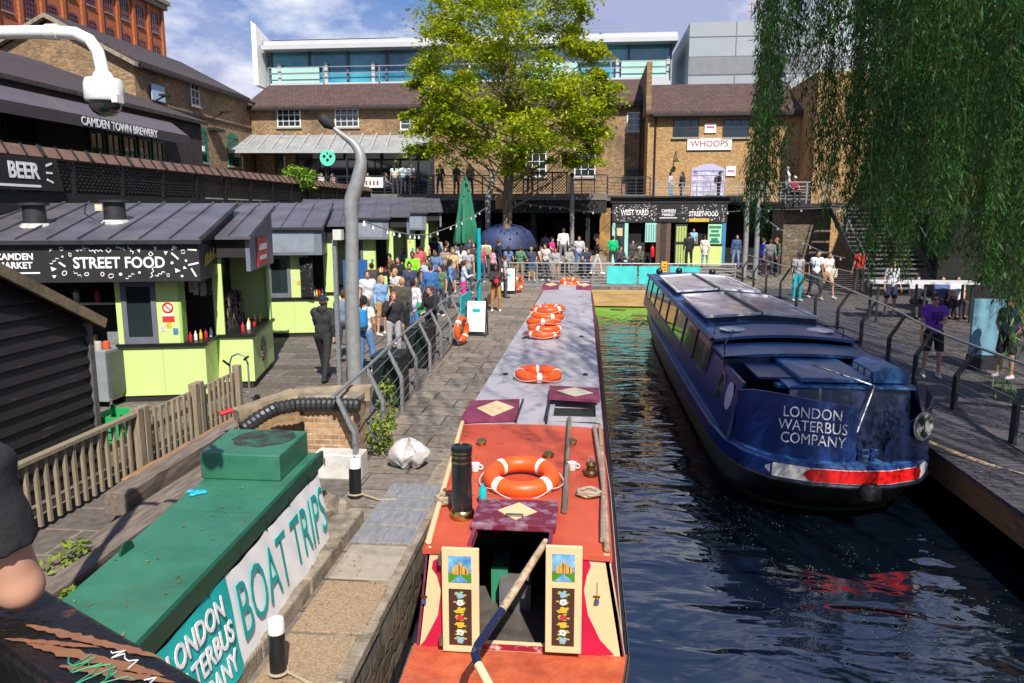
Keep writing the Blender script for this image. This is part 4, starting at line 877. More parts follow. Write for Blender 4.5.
def coil(name, lab, cx, cy, z, r, loops, m, tr=.016):
    P = []; random.seed(hash(name + lab) % 1000 if False else int(cx * 100) % 97)
    for i in range(loops * 18):
        a = 2 * PI * i / 18; rr = r * (.78 + .25 * math.sin(i * .37) * .5 + .1 * random.random()); P.append((cx + rr * math.cos(a), cy + rr * .8 * math.sin(a), z + tr + i / 18 * tr * .9 + .008 * math.sin(i * 1.3)))
    o = MB().tube(P, tr, 6).build(name, m, smooth=True); return tag(o, lab, 'rope')
coil('rope_coil', 'brown rope coil beside the black chimney on the boat roof', -1.24, 6.45, .868, .11, 4, rope)
coil('rope_coil', 'brown rope coil beside the pole on the right of the red roof', .04, 6.75, .868, .12, 3, rope)
hose = MB().tube([(.12, 9.0, .9), (.14, 8.4, .905), (.17, 7.6, .9), (.19, 6.9, .9), (.17, 6.2, .9), (.16, 5.75, .89)], .024, 8).build('mooring_rope', mat('rope_pale', (.36, .25, .20), .9, .4, 30, bump=.6, bscale=90), smooth=True); tag(hose, 'worn rope laid along the right edge of the red boat roof', 'rope')
for (x, y, lab) in ((-1.1, 7.35, 'white mug behind the chimney on the red boat roof'), (-.12, 7.48, 'white mug beside the wooden pole on the red boat roof')):
    t = thing('mug', lab, 'mug', (x, y, .87)); MB().lathe([(.035, 0), (.05, .08), (.045, .08), (.032, .008), (0, .008)], (x, y, .868), 16).build('cup', white, t, smooth=True)
    MB().torus((x + .055, y, .91), .022, .007, axis='y', n=12, m=6).build('handle', white, t, smooth=True)
q = MB().lathe([(.032, 0), (.034, .01), (.034, .15), (.012, .18), (.012, .2), (0, .2)], (-.9, 6.45, .868), 14).build('gas_bottle', mat('turquoise_can', (.0, .45, .5), .35, .1, 5), smooth=True); tag(q, 'small turquoise canister standing beside the black chimney', 'canister')
t = thing('oil_lamp', 'dark lamp with brass base at the right edge of the red roof', 'lamp', (.07, 7.35, .87)); MB().lathe([(.07, 0), (.07, .03), (.05, .05), (.045, .1), (.06, .11), (.03, .14), (0, .14)], (.07, 7.35, .868), 16).build('lamp_body', mat('tarnished_brass', (.22, .14, .06), .35, .5, 15, metal=.9), t, smooth=True)
MB().torus((.07, 7.35, 1.03), .03, .006, axis='y', n=14, m=5).build('lamp_handle', galv, t, smooth=True)
t = thing('windlass', 'rusty iron windlass and red chain beside the chimney', 'windlass', (-1.16, 6.75, .87)); MB().tube([(-1.2, 6.7, .885), (-1.12, 6.95, .89), (-1.12, 6.95, .99)], .016, 7).build('crank', mat('rust', (.20, .07, .035), .8, .4, 14), t, smooth=True)
MB().torus((-1.18, 6.78, .89), .05, .014, n=16, m=6).build('chain', crimson, t, smooth=True)

# --- blue waterbus
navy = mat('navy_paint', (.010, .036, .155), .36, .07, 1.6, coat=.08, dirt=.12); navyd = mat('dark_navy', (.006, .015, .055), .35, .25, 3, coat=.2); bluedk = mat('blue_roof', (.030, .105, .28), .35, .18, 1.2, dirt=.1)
poly = mat('polycarbonate', (.46, .43, .48), .18, .10, 1.3, spec=.7)
WX, WY = 3.56, 10.15
wb = thing('waterbus', 'broad navy blue waterbus with skylight roof moored at the boardwalk', 'boat', (WX, WY + 10, -.8))
PL = [(0, 0), (.5, .06), (.95, .28), (1.25, .7), (1.42, 1.3), (1.5, 2.2), (1.53, 5), (1.53, 10), (1.5, 14), (1.38, 17), (1.1, 19), (.6, 20.3), (0, 20.7)]
def wbring(z, sx, dy=0.0, inset=0.0, sy=1.0):
    P = [(x * sx - (inset if x > 0 else 0), max(y + dy, dy) if y < 10 else y * sy - (inset if y > 20 else 0)) for x, y in PL]
    full = P + [(-x, y) for x, y in P[-2:0:-1]]
    return [(WX + x, WY + y + (inset if y < 3 else 0), z) for x, y in full]
MB().loft([wbring(-1.2, .80, 1.1, sy=.97), wbring(-.8, .90, .75, sy=.985), wbring(-.42, .965, .30), wbring(-.17, 1.0, .02)], caps=(True, True)).build('hull', mat('hull_black', (.008, .008, .010), .35, .4, 4), wb, smooth=True)
MB().loft([wbring(-.17, 1.0, .0), wbring(-.15, 1.02, -.03), wbring(.08, 1.02, -.03), wbring(.11, 1.0, 0)]).build('gunwale', navy, wb, smooth=True)
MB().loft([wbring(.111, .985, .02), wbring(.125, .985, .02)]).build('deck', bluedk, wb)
MB().loft([wbring(-.84, .893, .74, sy=.985), wbring(-.72, .918, .66, sy=.985)], caps=(False, False)).build('waterline_stain', mat('algae_stain', (.05, .06, .02), .9, .7, 7, c2=(.01, .01, .01), thr=(.4, .6)), wb, smooth=True)
MB().loft([wbring(-.19, 1.025, -.04), wbring(-.165, 1.035, -.05), wbring(-.14, 1.025, -.04)]).build('rubbing_strake', black, wb, smooth=True)
def sternband(u0, u1, z0, z1, off, m, name, rounded=False):
    """strip wrapped round the stern; u in plan x from -1.5 (left) to 1.5"""
    q = MB(); N = 28; T = []
    xs = [p[0] for p in PL[:7]]; yy = [p[1] for p in PL[:7]]
    for i in range(N + 1):
        u = u0 + (u1 - u0) * i / N; y = float(np.interp(abs(u), xs, yy)); k = 1.02
        e = 1.0
        if rounded: d = min(i, N - i) / N * abs(u1 - u0); e = math.sqrt(max(0.02, 1 - max(0, 1 - d / .12) ** 2))
        zm, hh = (z0 + z1) / 2, (z1 - z0) / 2 * e; T.append(((WX + u * k, WY + y - .03 - off, zm - hh), (WX + u * k, WY + y - .03 - off, zm + hh)))
    for a, b_ in zip(T[:-1], T[1:]): q.add([a[0], b_[0], b_[1], a[1], (a[0][0], a[0][1] + .02, a[0][2]), (b_[0][0], b_[0][1] + .02, b_[0][2]), (b_[1][0], b_[1][1] + .02, b_[1][2]), (a[1][0], a[1][1] + .02, a[1][2])], [(0, 1, 2, 3), (7, 6, 5, 4), (0, 4, 5, 1), (3, 2, 6, 7)])
    return q.build(name, m, wb)
sternband(-1.02, 1.22, -.125, .07, .006, mat('band_white', (.62, .6, .57), .4, .15, 4), 'stern_band', True)
sternband(-.58, 1.02, -.115, .06, .012, mat('band_red', (.72, .012, .012), .3, .1, 4), 'stern_stripe', True)
q = MB(); q.lathe([(.15, 0), (.15, .12), (.09, .2), (0, .2)], (WX + .25, WY - .02, -.3), 14); q.build('stern_fender', black, wb, smooth=True)
# cabin
CY0, CY1 = 14.05, 28.8
def side(s, y0, y1, zb, zt, xb, xt, th=.04):
    a = s
    return [(WX + a * xb, y0, zb), (WX + a * xb, y1, zb), (WX + a * xt, y1, zt), (WX + a * xt, y0, zt), (WX + a * (xb - th), y0, zb), (WX + a * (xb - th), y1, zb), (WX + a * (xt - th), y1, zt), (WX + a * (xt - th), y0, zt)]
BF = [(0, 1, 2, 3), (7, 6, 5, 4), (0, 4, 5, 1), (1, 5, 6, 2), (2, 6, 7, 3), (3, 7, 4, 0)]
for s in (-1, 1):
    f_ = lambda z: 1.44 - (z - .12) * .19
    MB().add(side(s, CY0 - 2.75, CY1, .12, .48, f_(.12), f_(.48)), BF).build('cabin_side', navy, wb)
    MB().add(side(s, CY0 - .0, CY1, 1.10, 1.2, f_(1.1), f_(1.2)), BF).build('cabin_side', navy, wb)
    gl = MB().add(side(s, CY0, CY1, .48, 1.10, f_(.48) - .02, f_(1.1) - .02, .02), BF).build('side_glazing', mat('cabin_glass', (.05, .07, .07), .04, .9, .8, spec=1.0, c2=(.35, .36, .33), thr=(.45, .7)), wb)
    q = MB(); n = 8
    for i in range(n + 1):
        y = CY0 + .05 + (CY1 - CY0 - .1) * i / n; q.add(side(s, y - .06, y + .06, .48, 1.10, f_(.48) + .004, f_(1.1) + .004, .03), BF)
    each(q, 'window_pillar', navyd, wb)
    MB().add(side(s, CY0 - 2.75, CY0, .48, .98, f_(.48), f_(.98) - .05), BF).build('aft_side', navy, wb)
def camber(y0, y1, z0, z1, hw, m, name, th=.05):
    q = MB(); rings = []
    for y in (y0, y1):
        L = [(-hw + 2 * hw * k / 10) for k in range(11)]
        rings.append([(WX + x, y, z0 + (z1 - z0) * (1 - (x / hw) ** 2)) for x in L] + [(WX + x, y, z0 - th + (z1 - z0) * (1 - (x / hw) ** 2)) for x in reversed(L)])
    q.loft(rings); return q.build(name, m, wb, smooth=True)
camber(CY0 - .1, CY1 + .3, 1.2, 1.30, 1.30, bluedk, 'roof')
for s in (-1, 1): MB().tube([(WX + s * 1.27, CY0 - .1, 1.2), (WX + s * 1.27, CY1 + .3, 1.2)], .04, 8).build('roof_edge', navy, wb, smooth=True)
MB().add([(WX - 1.2, CY1, .12), (WX + 1.2, CY1, .12), (WX + 1.2, CY1 + .25, 1.18), (WX - 1.2, CY1 + .25, 1.18), (WX - 1.2, CY1 - .05, .12), (WX + 1.2, CY1 - .05, .12), (WX + 1.2, CY1 + .2, 1.18), (WX - 1.2, CY1 + .2, 1.18)], BF).build('front_wall', navy, wb)
# skylights: two leaves each, hinged on a ridge
for y0, y1 in ((21.0, 26.2), (15.8, 20.0)):
    for s in (-1, 1):
        x0, x1, z0, z1 = WX + s * .02, WX + s * 1.10, 1.44, 1.36
        lf = MB().add([(x0, y0, z0), (x1, y0, z1), (x1, y1, z1), (x0, y1, z0), (x0, y0, z0 - .012), (x1, y0, z1 - .012), (x1, y1, z1 - .012), (x0, y1, z0 - .012)], BF).build('skylight', poly, wb)
        q = MB(); z_ = .012
        q.bar((x0, y0, z0 + z_), (x1, y0, z1 + z_), .05, .05); q.bar((x0, y1, z0 + z_), (x1, y1, z1 + z_), .05, .05); q.bar((x1, y0, z1 + z_), (x1, y1, z1 + z_), .05, .05); q.build('skylight_frame', mat('frame_white', (.60, .60, .64), .4, .1, 5), lf)
    MB().bar((WX, y0 - .02, 1.462), (WX, y1 + .02, 1.462), .07, .05).build('skylight_ridge', dsteel, wb)
    q = MB(); q.add([(WX - 1.1, y0 + .03, 1.24), (WX + 1.1, y0 + .03, 1.24), (WX + 1.1, y0 + .03, 1.35), (WX, y0 + .03, 1.43), (WX - 1.1, y0 + .03, 1.35)], [(0, 1, 2, 3, 4)]); q.build('skylight_curb', navyd, wb)
# aft deckhouse: low cambered roof with hatch, dark cockpit, curved bulwarks with lettering and ports
camber(CY0 - 1.25, CY0 - .12, 1.10, 1.17, 1.26, bluedk, 'aft_roof')
q = MB().box((WX - .42, 11.25, 1.02), (WX + .58, 13.5, 1.09)); q.build('sliding_hatch', bluedk, wb, bevel=.01)
MB().box((WX - .95, 11.6, .98), (WX + 1.2, 13.9, 1.015)).build('aft_deckhouse_roof', navy, wb)
MB().add([(WX - .62, 10.85, .13), (WX + 1.08, 11.0, .13), (WX + 1.12, 11.22, .95), (WX - .62, 11.05, .95), (WX - .62, 10.9, .13), (WX + 1.08, 11.05, .13), (WX + 1.12, 11.27, .95), (WX - .62, 11.1, .95)], BF).build('aft_bulkhead', navyd, wb); MB().box((WX - .64, 11.12, .953), (WX + 1.16, 11.98, .995)).build('aft_deckhouse_roof', bluedk, wb, bevel=.01)
MB().box((WX - 1.25, 12.8, .13), (WX - .5, 12.85, 1.1)).build('aft_bulkhead', navyd, wb)
bx = thing_b = MB().prism([(WX + .62, 1.02), (WX + 1.12, 1.02), (WX + 1.12, 1.18), (WX + .98, 1.25), (WX + .76, 1.25), (WX + .62, 1.18)], 11.3, 12.2, plane='xz').build('locker', bluedk, wb)
q = MB()
for k in range(3): q.box((WX + .605, 11.42 + k * .27, 1.05), (WX + .615, 11.6 + k * .27, 1.16))
each(q, 'locker_window', mat('pale_glass', (.45, .5, .55), .2, .2, 4), bx)
def bulwark(pts, ztop, name, m):
    """curved upright sheet; pts local plan; ztop list"""
    q = MB(); th = .03; n = len(pts)
    o_ = [(WX + x, WY + y) for x, y in pts]; rings = []
    for (x, y), zt_ in zip(o_, ztop): rings.append([(x, y, .126), (x, y, zt_), (x, y + th, zt_), (x, y + th, .126)])
    q.loft(rings); return q.build(name, m, wb, smooth=True)
b1 = bulwark([(-1.32, 1.05), (-1.15, .72), (-.9, .45), (-.55, .26), (-.2, .17), (.1, .16)], [.90, .98, 1.0, .97, .93, .89], 'bulwark', navy)
b2 = bulwark([(.50, .20), (.72, .25), (.95, .33), (1.15, .47), (1.30, .75), (1.36, 1.1)], [.34, .62, .74, .84, .92, .98], 'bulwark', navyd)
for i, s_ in enumerate(('LONDON', 'WATERBUS', 'COMPANY')):
    # lettering follows the flat middle of the panel
    p0 = Vector((WX - .84, WY + .385, 0)); p1 = Vector((WX - .08, WY + .145, 0)); mid = (p0 + p1) / 2
    text(s_, .215, (mid.x - .02 + .012 * i, mid.y - .045, 0.77 - i * .185), basis(p1 - p0, (0, 0.05, 1)), mat('dull_lettering', (.80, .80, .82), .5, 0), b1, bold=-.001, sx=.80, ext=.003)
c = Vector((WX + .98, WY + .335, .62)); d_ = Vector((.25, .115, 0)).normalized()
ring = []
def disc(c, xdir, ydir, rx, ry, th, m, name, parent):
    M = basis(xdir, ydir); q = MB(); n = 26; A = []
    for dz in (0, th): A.append([tuple(Vector(c) + M @ Vector((rx * math.cos(2 * PI * k / n), ry * math.sin(2 * PI * k / n), dz))) for k in range(n)])
    q.loft(A); return q.build(name, m, parent)
disc(c + Vector((.02, -.03, 0)), d_, (0, 0, 1), .17, .20, .012, mat('port_rim', (.45, .46, .46), .3, .2, 6, metal=.7), 'porthole', b2)
disc(c + Vector((.028, -.042, 0)), d_, (0, 0, 1), .145, .175, .012, mat('port_glass', (.16, .17, .17), .15, .9, 9, c2=(.55, .55, .52), thr=(.45, .6)), 'port_glass', b2)
MB().box((WX + .98, WY + .275, .5), (WX + 1.02, WY + .285, .74)).build('port_bar', dsteel, b2)
for y, m_, r in ((12.55, mat('port_dark', (.05, .055, .06), .15, .8, 6, c2=(.3, .28, .24), thr=(.5, .65)), .21), (11.8, mat('disc_white', (.62, .63, .68), .4, .05, 3), .23)):
    xx = WX - 1.44 + (.72 - .12) * .21; o_ = disc((xx - .012, y, .66), (0, -1, 0), (.2, 0, 1), r, r * .95, .01, m_, 'porthole' if r < .22 else 'round_badge', wb)
    if r < .22: disc((xx - .006, y, .66), (0, -1, 0), (.2, 0, 1), r + .03, r * .95 + .03, .008, MT['port_rim'], 'port_rim', o_)
# rails, rods, stickers
q = MB(); q.tube([(WX - .30, 11.2, 1.30), (WX + .55, 11.05, 1.03)], .016, 7); q.tube([(WX + .55, 11.05, 1.03), (WX + .1, 10.55, .2)], .014, 7); each(q, 'stay_rod', mat('rod_steel', (.28, .31, .36), .35, .2, 6, metal=.6), wb, smooth=True)
q = MB(); q.tube([(WX - 1.2, 14.2, 1.24), (WX - 1.2, 14.2, 1.42), (WX - .4, 14.3, 1.47), (WX + .6, 14.3, 1.46), (WX + 1.1, 14.2, 1.40), (WX + 1.1, 14.2, 1.24)], .014, 7); q.build('hand_rail', black, wb, smooth=True)
q = MB(); q.tube([(WX - 1.25, 12.8, 1.12), (WX - 1.25, 12.8, 1.3), (WX - .9, 14.0, 1.36)], .014, 7); q.build('hand_rail', black, wb, smooth=True)
for x, y in ((WX - .78, 14.7), (WX + .86, 14.75)):
    zc = 1.215 + .10 * (1 - (x - WX) ** 2 / 1.69); MB().prism([(x + .24 * math.cos(t * PI / 8), y + .32 * math.sin(t * PI / 8)) for t in range(16)], zc + .0, zc + .012).build('oval_sticker', MT['disc_white'], wb)
MB().box((WX - .72, 11.35, .9), (WX - .45, 11.6, .95)).build('instrument_box', bluedk, wb)
MB().lathe([(.035, 0), (.035, .04), (.02, .06), (.02, .3)], (WX - .3, 10.7, .75), 10).build('throttle', galv, wb)
for x, y in ((WX - .95, 28.0), (WX + .9, 27.8), (WX - .2, 28.4)): MB().ball((x, y, 1.4), .12, sc=(1, .8, 1)).build('head_lamp', black, wb, smooth=True)
q = MB(); q.box((WX + .15, 10.35, .126), (WX + .2, 10.43, .3)); q.box((WX + .32, 10.35, .126), (WX + .37, 10.43, .3)); q.box((WX + .1, 10.36, .22), (WX + .42, 10.42, .26)); q.build('mooring_bollard', navy, wb)
coil('rope_coil', 'dark rope coil on the waterbus sliding hatch', WX - .1, 13.0, 1.09, .24, 2, mat('rope_dark', (.06, .055, .05), .9, .4, 30), tr=.02)
coil('rope_coil', 'dark rope heap beside the small locker on the waterbus roof', WX + .75, 13.5, 1.02, .22, 3, MT['rope_dark'], tr=.022)
ml = MB(); P = []
for i in range(13): t = i / 12; P.append(Vector((WX + 1.4, 11.6, .15)).lerp(Vector((6.9, 9.2, .08)), t) - Vector((0, 0, .18 * math.sin(PI * t) * (1 - .5 * t))))
o = ml.tube(P, [.035 * (1 - .6 * i / 12) for i in range(13)], 7).build('mooring_line', mat('rope_tan', (.50, .38, .24), .9, .35, 30, bump=.6, bscale=90), smooth=True); tag(o, 'tan mooring rope from the waterbus stern across to the boardwalk', 'rope')
# ================================================================== THE LEFT BANK
greenp = mat('green_cover_paint', (.022, .15, .085), .5, .15, 1.8, c2=(.05, .20, .125), dirt=.42, bump=.12, bscale=5)
greenpd = mat('green_edge_paint', (.006, .07, .035), .5, .3, 3)
# --- green steel cover with the banner
gc = thing('green_cover', 'long green painted steel cover with raised box lid beside the towpath', 'cover', (-3.1, 5.5, 0))
Hq = [(-2.50, 2.6), (-2.75, 7.35), (-3.62, 7.35), (-3.15, 2.6)]
MB().prism(Hq, .02, .965).build('body', greenp, gc, bevel=.012)
MB().prism([(-2.47, 2.6), (-2.72, 7.38), (-3.64, 7.38), (-3.17, 2.6)], .968, 1.0).build('top_plate', greenp, gc, bevel=.008)
MB().prism([(-2.455, 2.6), (-2.705, 7.4), (-2.745, 7.4), (-2.495, 2.6)], .87, 1.015).build('edge_lip', greenpd, gc, bevel=.006)
bxl = MB().prism([(-2.80, 6.5), (-2.84, 7.32), (-3.66, 7.32), (-3.57, 6.5)], 1.001, 1.25).build('box_lid', greenp, gc, bevel=.012)
MB().prism([(-3.17 + .3 * math.cos(t * PI / 12) * (1 + .05 * math.sin(t * 3)), 7.03 + .3 * math.sin(t * PI / 12) * (1 + .06 * math.cos(t * 2))) for t in range(24)], 1.2505, 1.254).build('worn_patch', mat('worn_green', (.06, .055, .05), .7, .5, 7, c2=(.025, .16, .085), thr=(.45, .72)), bxl)
q = MB(); q.prism([(4.95 + .085 * math.cos(PI * k / 8), 1.0 + .085 * math.sin(PI * k / 8)) for k in range(9)], -3.34, -3.325, plane='yz'); q.build('lifting_tab', greenpd, gc)
q = MB()
for yy in (3.6, 5.75):
    q.add([(-3.2 - (yy - 2.6) * .095, yy, 1.0005), (-2.50 - (yy - 2.6) * .05, yy, 1.0005), (-2.50 - (yy - 2.6) * .05, yy + .05, 1.0005), (-3.2 - (yy - 2.6) * .095, yy + .05, 1.0005), (-3.2 - (yy - 2.6) * .095, yy, 1.006), (-2.50 - (yy - 2.6) * .05, yy, 1.006), (-2.50 - (yy - 2.6) * .05, yy + .05, 1.006), (-3.2 - (yy - 2.6) * .095, yy + .05, 1.006)], BF)
each(q, 'weld_seam', greenp, gc)
# banner: one cloth, teal then white, hung on the canal side
bn = thing('boat_trips_banner', 'creased teal and white boat trips banner hung along the green cover', 'banner', (-2.6, 5.0, .1))
def bx_at(y): return -2.50 - (y - 2.6) * .24 / 4.95
def cloth(ya, yb, z0, z1, m, name, n=60, k=14):
    q = MB(); V = []
    for i in range(n + 1):
        y = ya + (yb - ya) * i / n
        for j in range(k + 1):
            t = j / k; z = z0 + (z1 - z0) * t; sag = -.02 * math.sin(PI * ((y * 1.05) % 1.0)) * t
            w = .007 * math.sin(y * 7 + 5 * t) * (1.15 - t) + .005 * math.sin(y * 17 + z * 9) + .006 * math.sin(4 * (y + z * 1.4))
            V.append((bx_at(y) + .03 + w + .10 * (1 - t), y, z + sag))
    F_ = [(i * (k + 1) + j, (i + 1) * (k + 1) + j, (i + 1) * (k + 1) + j + 1, i * (k + 1) + j + 1) for i in range(n) for j in range(k)]
    q.add(V, F_); return q.build(name, m, bn, smooth=True)
yd = 4.95
clw = mat('banner_white', (.88, .87, .87), .55, .06, 4); clt = mat('banner_teal', (.0, .42, .40), .5, .12, 2.5)
c1 = cloth(yd, 7.18, .13, .86, clw, 'white_cloth'); c2_ = cloth(2.7, yd - .003, .13, .86, clt, 'teal_cloth')
tl_m = mat('teal_lettering', (.0, .36, .34), .5, .1, 4)
dirn = Vector((-.24, 4.95, 0))
text('BOAT TRIPS', .66, (bx_at(6.07) + .10, 6.07, .49), basis(dirn, (-.10, 0, .73)), tl_m, c1, bold=-.006, sx=.615, ext=.003)
for i, s_ in enumerate(('LONDON', 'WATERBUS', 'COMPANY')): text(s_, .225, (bx_at(4.40) + .073 + .029 * i, 4.40, .70 - i * .215), basis(dirn, (-.10, 0, .73)), letter, c2_, bold=.004, sx=.80, ext=.003)
q = MB(); q.bar((bx_at(2.7) + .12, 2.7, .12), (bx_at(7.5) + .12, 7.18, .12), .03, .03); q.build('lower_batten', black, bn)
q = MB()
for y in np.arange(3, 7.5, .55): q.tube([(bx_at(y) + .035, y, .85), (bx_at(y) + .03, y + .01, .93)], .006, 5)
each(q, 'cable_tie', black, bn)
g = MB()
for i in range(14): a = random.uniform(0, 6.28); g.ball((-3.42 + .05 * math.cos(a) * random.random() * 1.6, 6.15 + .05 * math.sin(a) * 1.6 * random.random(), 1.012), .03, 6, 4, sc=(1, 1, .5))
tag(g.build('rubber_glove', mat('glove_blue', (.03, .42, .70), .4, .15, 9), smooth=True), 'crumpled blue rubber glove lying on the green cover', 'glove')
tag(MB().box((-3.95, 6.3, .222), (-3.77, 6.44, .227), rz=.5).build('paper_scrap', white), 'white scrap of paper beside the green cover', 'paper')

# --- weathered timbers beside it
random.seed(11)
for (x0, x1, y0, y1, z0, z1, lab) in [(-5.27, -5.02, 7.5, 12.0, .16, .42, 'long weathered grey timber nearest the picket fence'), (-4.96, -4.72, 3.2, 11.3, .0, .24, 'longest cracked timber beam in the middle of the row'), (-4.64, -4.44, 3.0, 9.9, .0, .30, 'narrow dark timber next to the concrete ledge'), (-5.58, -5.38, 8.3, 11.2, .02, .28, 'orange brown squared timber at the foot of the picket fence')]:
    q = MB(); n = 14; rings = []
    for i in range(n + 1):
        y = y0 + (y1 - y0) * i / n; j = lambda s=.012: random.uniform(-s, s); dx = .0
        rings.append([(x0 + j(), y, z0), (x1 + j(), y, z0), (x1 + j(), y, z1 + j()), ((x0 + x1) / 2, y, z1 + .015 + j()), (x0 + j(), y, z1 + j())])
    q.loft(rings); o = q.build('timber_beam', wood if 'orange' not in lab else mat('orange_timber', (.34, .17, .08), .85, .4, 3, bump=.4, stretch=(9, .8, 9)), bevel=.01); tag(o, lab, 'timber')
struct(MB().box((-4.30, 3, -.1), (-3.5, 9.2, .22)).build('concrete_ledge', mat('mossy_ledge', (.26, .21, .165), .95, .45, 5, bump=.8, bscale=30, dirt=.7)))
# --- picket fence
pf = thing('picket_fence', 'weathered wooden picket fence with square posts beside the black shed', 'fence', (-5.95, 9, 0))
q = MB(); y = 4.6
while y < 12.2:
    if min(abs(y - p) for p in (9.35, 10.85, 12.25)) > .14: q.box((-5.97, y - .02, .05), (-5.93, y + .02, .80 + random.uniform(-.01, .01)))
    y += .155
each(q, 'picket', fencewood, pf)
q = MB()
for p in (9.3, 9.45, 10.8, 10.95, 12.25): q.box((-6.01, p - .06, 0), (-5.89, p + .06, .90))
each(q, 'post', fencewood, pf, bevel=.008)
q = MB(); q.box((-6.005, 4.5, .805), (-5.905, 9.23, .85)); q.box((-6.02, 9.52, .72), (-5.972, 10.73, .78)); q.box((-6.02, 11.02, .72), (-5.972, 12.18, .78))
for z in (.18, .48): q.box((-6.02, 4.5, z), (-5.972, 12.2, z + .07))
each(q, 'rail', fencewood, pf)
# --- black clapboard shed
sh = thing('clapboard_shed', 'black painted clapboard shed with sloping roof at the left edge', 'shed', (-7.6, 7, 0))
slp = -.486
def zr(y): return 2.0 + slp * (y - 9.52)
shm = mat('tarred_boards', (.022, .020, .021), .5, .4, 3, bump=.15, stretch=(1, .6, 8), c2=(.16, .11, .10), thr=(.60, .78))
MB().prism([(4.0, 0), (9.38, 0), (9.38, zr(9.38) - .04), (4.0, zr(4.0) - .04)], -10, -6.64, plane='yz').build('wall', blackmatt, sh)
q = MB(); z = .02; k = 0
while z < 4.6:
    y1 = 9.38; y0 = 4.0
    # lapped boards clipped by the roof slope
    ya = min(y1, 9.52 + (z - 1.95) / slp) if z > 1.95 else y1
    if ya > y0 + .1:
        yb = min(y1, 9.52 + (z + .19 - 1.95) / slp) if z + .19 > 1.95 else y1
        q.add([(-6.565, y0, z), (-6.565, ya, z), (-6.625, max(yb, y0 + .05), z + .19), (-6.625, y0, z + .19), (-6.64, y0, z), (-6.64, ya, z), (-6.64, max(yb, y0 + .05), z + .19), (-6.64, y0, z + .19)], BF)
    z += .185
q.build('clapboards', shm, sh)
MB().add([(-6.45, 9.5, zr(9.5)), (-6.45, 3.8, zr(3.8)), (-10.2, 3.8, zr(3.8)), (-10.2, 9.5, zr(9.5)), (-6.45, 9.5, zr(9.5) + .05), (-6.45, 3.8, zr(3.8) + .05), (-10.2, 3.8, zr(3.8) + .05), (-10.2, 9.5, zr(9.5) + .05)], BF).build('roof', mat('felt_roof', (.035, .032, .032), .9, .4, 5, bump=.3), sh)
q = MB(); q.bar((-6.43, 9.52, zr(9.52) + .005), (-6.43, 3.8, zr(3.8) + .005), .045, .13); q.build('verge_board', mat('verge_wood', (.19, .145, .09), .85, .5, 4, bump=.3), sh)
MB().box((-6.66, 9.34, 0), (-6.55, 9.43, zr(9.4) - .03)).build('corner_board', mat('corner_grey', (.11, .105, .10), .8, .5, 5), sh)

# --- food stalls
fasc = mat('fascia_black', (.022, .021, .023), .55, .3, 3); cgrey = mat('window_grey', (.13, .145, .17), .5, .15, 4); bluegrey = mat('fascia_bluegrey', (.15, .17, .21), .45, .25, 2)
roofm = mat('standing_seam_roof', (.115, .108, .125), .42, .25, 1.4, metal=.25, dirt=.25, c2=(.17, .16, .18))
limed = lime
def icon_row(mb, x0, x1, y, z0, z1, n, seed, avoid=None):
    """little food pictures: squiggles, rings, triangles, bars"""
    r = random.Random(seed); done = []
    for i in range(n):
        for _ in range(40):
            cx = r.uniform(x0, x1); cz = r.uniform(z0, z1)
            if not (avoid and avoid[0] < cx < avoid[1] and avoid[2] < cz < avoid[3]) and all(math.hypot(cx - u, cz - w) > .125 for u, w in done): break
        else: continue
        done.append((cx, cz)); s = r.uniform(.035, .06); t = r.randrange(6); a = r.uniform(0, PI)
        P = lambda u, w: (cx + u * math.cos(a) - w * math.sin(a), y, cz + u * math.sin(a) + w * math.cos(a))
        if t == 0:
            for k in range(5): mb.bar(P(-s * 2 + k * s * .8, .018 * (-1) ** k), P(-s * 2 + (k + 1) * s * .8, -.018 * (-1) ** k), .004, .013)
        elif t == 1:
            for k in range(8): q0, q1 = 2 * PI * k / 8, 2 * PI * (k + 1) / 8; mb.bar(P(s * math.cos(q0) * .8, s * math.sin(q0) * .6), P(s * math.cos(q1) * .8, s * math.sin(q1) * .6), .004, .013)
        elif t == 2: mb.add([P(-s, -s * .5), P(s, -s * .3), P(0, s)], [(0, 1, 2)])
        elif t == 3: mb.bar(P(-s * 1.7, 0), P(s * 1.7, 0), .004, .03)
        elif t == 4: mb.add([P(s * .5 * math.cos(2 * PI * k / 10), s * .5 * math.sin(2 * PI * k / 10)) for k in range(10)], [tuple(range(10))])
        else:
            mb.bar(P(-s * .6, -s * .6), P(s * .6, -s * .6), .004, .012); mb.bar(P(-s * .6, s * .6), P(s * .6, s * .6), .004, .012); mb.bar(P(-s * .6, -s * .6), P(-s * .6, s * .6), .004, .012); mb.bar(P(s * .6, -s * .6), P(s * .6, s * .6), .004, .012)
def seam_roof(t, x0, x1, ya, za, yb, zb, n, name='roof'):
    r = MB().add([(x0, ya, za), (x1, ya, za), (x1, yb, zb), (x0, yb, zb), (x0, ya, za - .05), (x1, ya, za - .05), (x1, yb, zb - .05), (x0, yb, zb - .05)], BF).build(name, roofm, t, local=True)
    q = MB()
    for i in range(n + 1): x = x0 + .02 + (x1 - x0 - .04) * i / n; q.bar((x, ya + .005, za + .018), (x, yb - .005, zb + .018), .026, .04)
    q.build('seams', roofm, r, local=True); return r
ang = R(13.5)
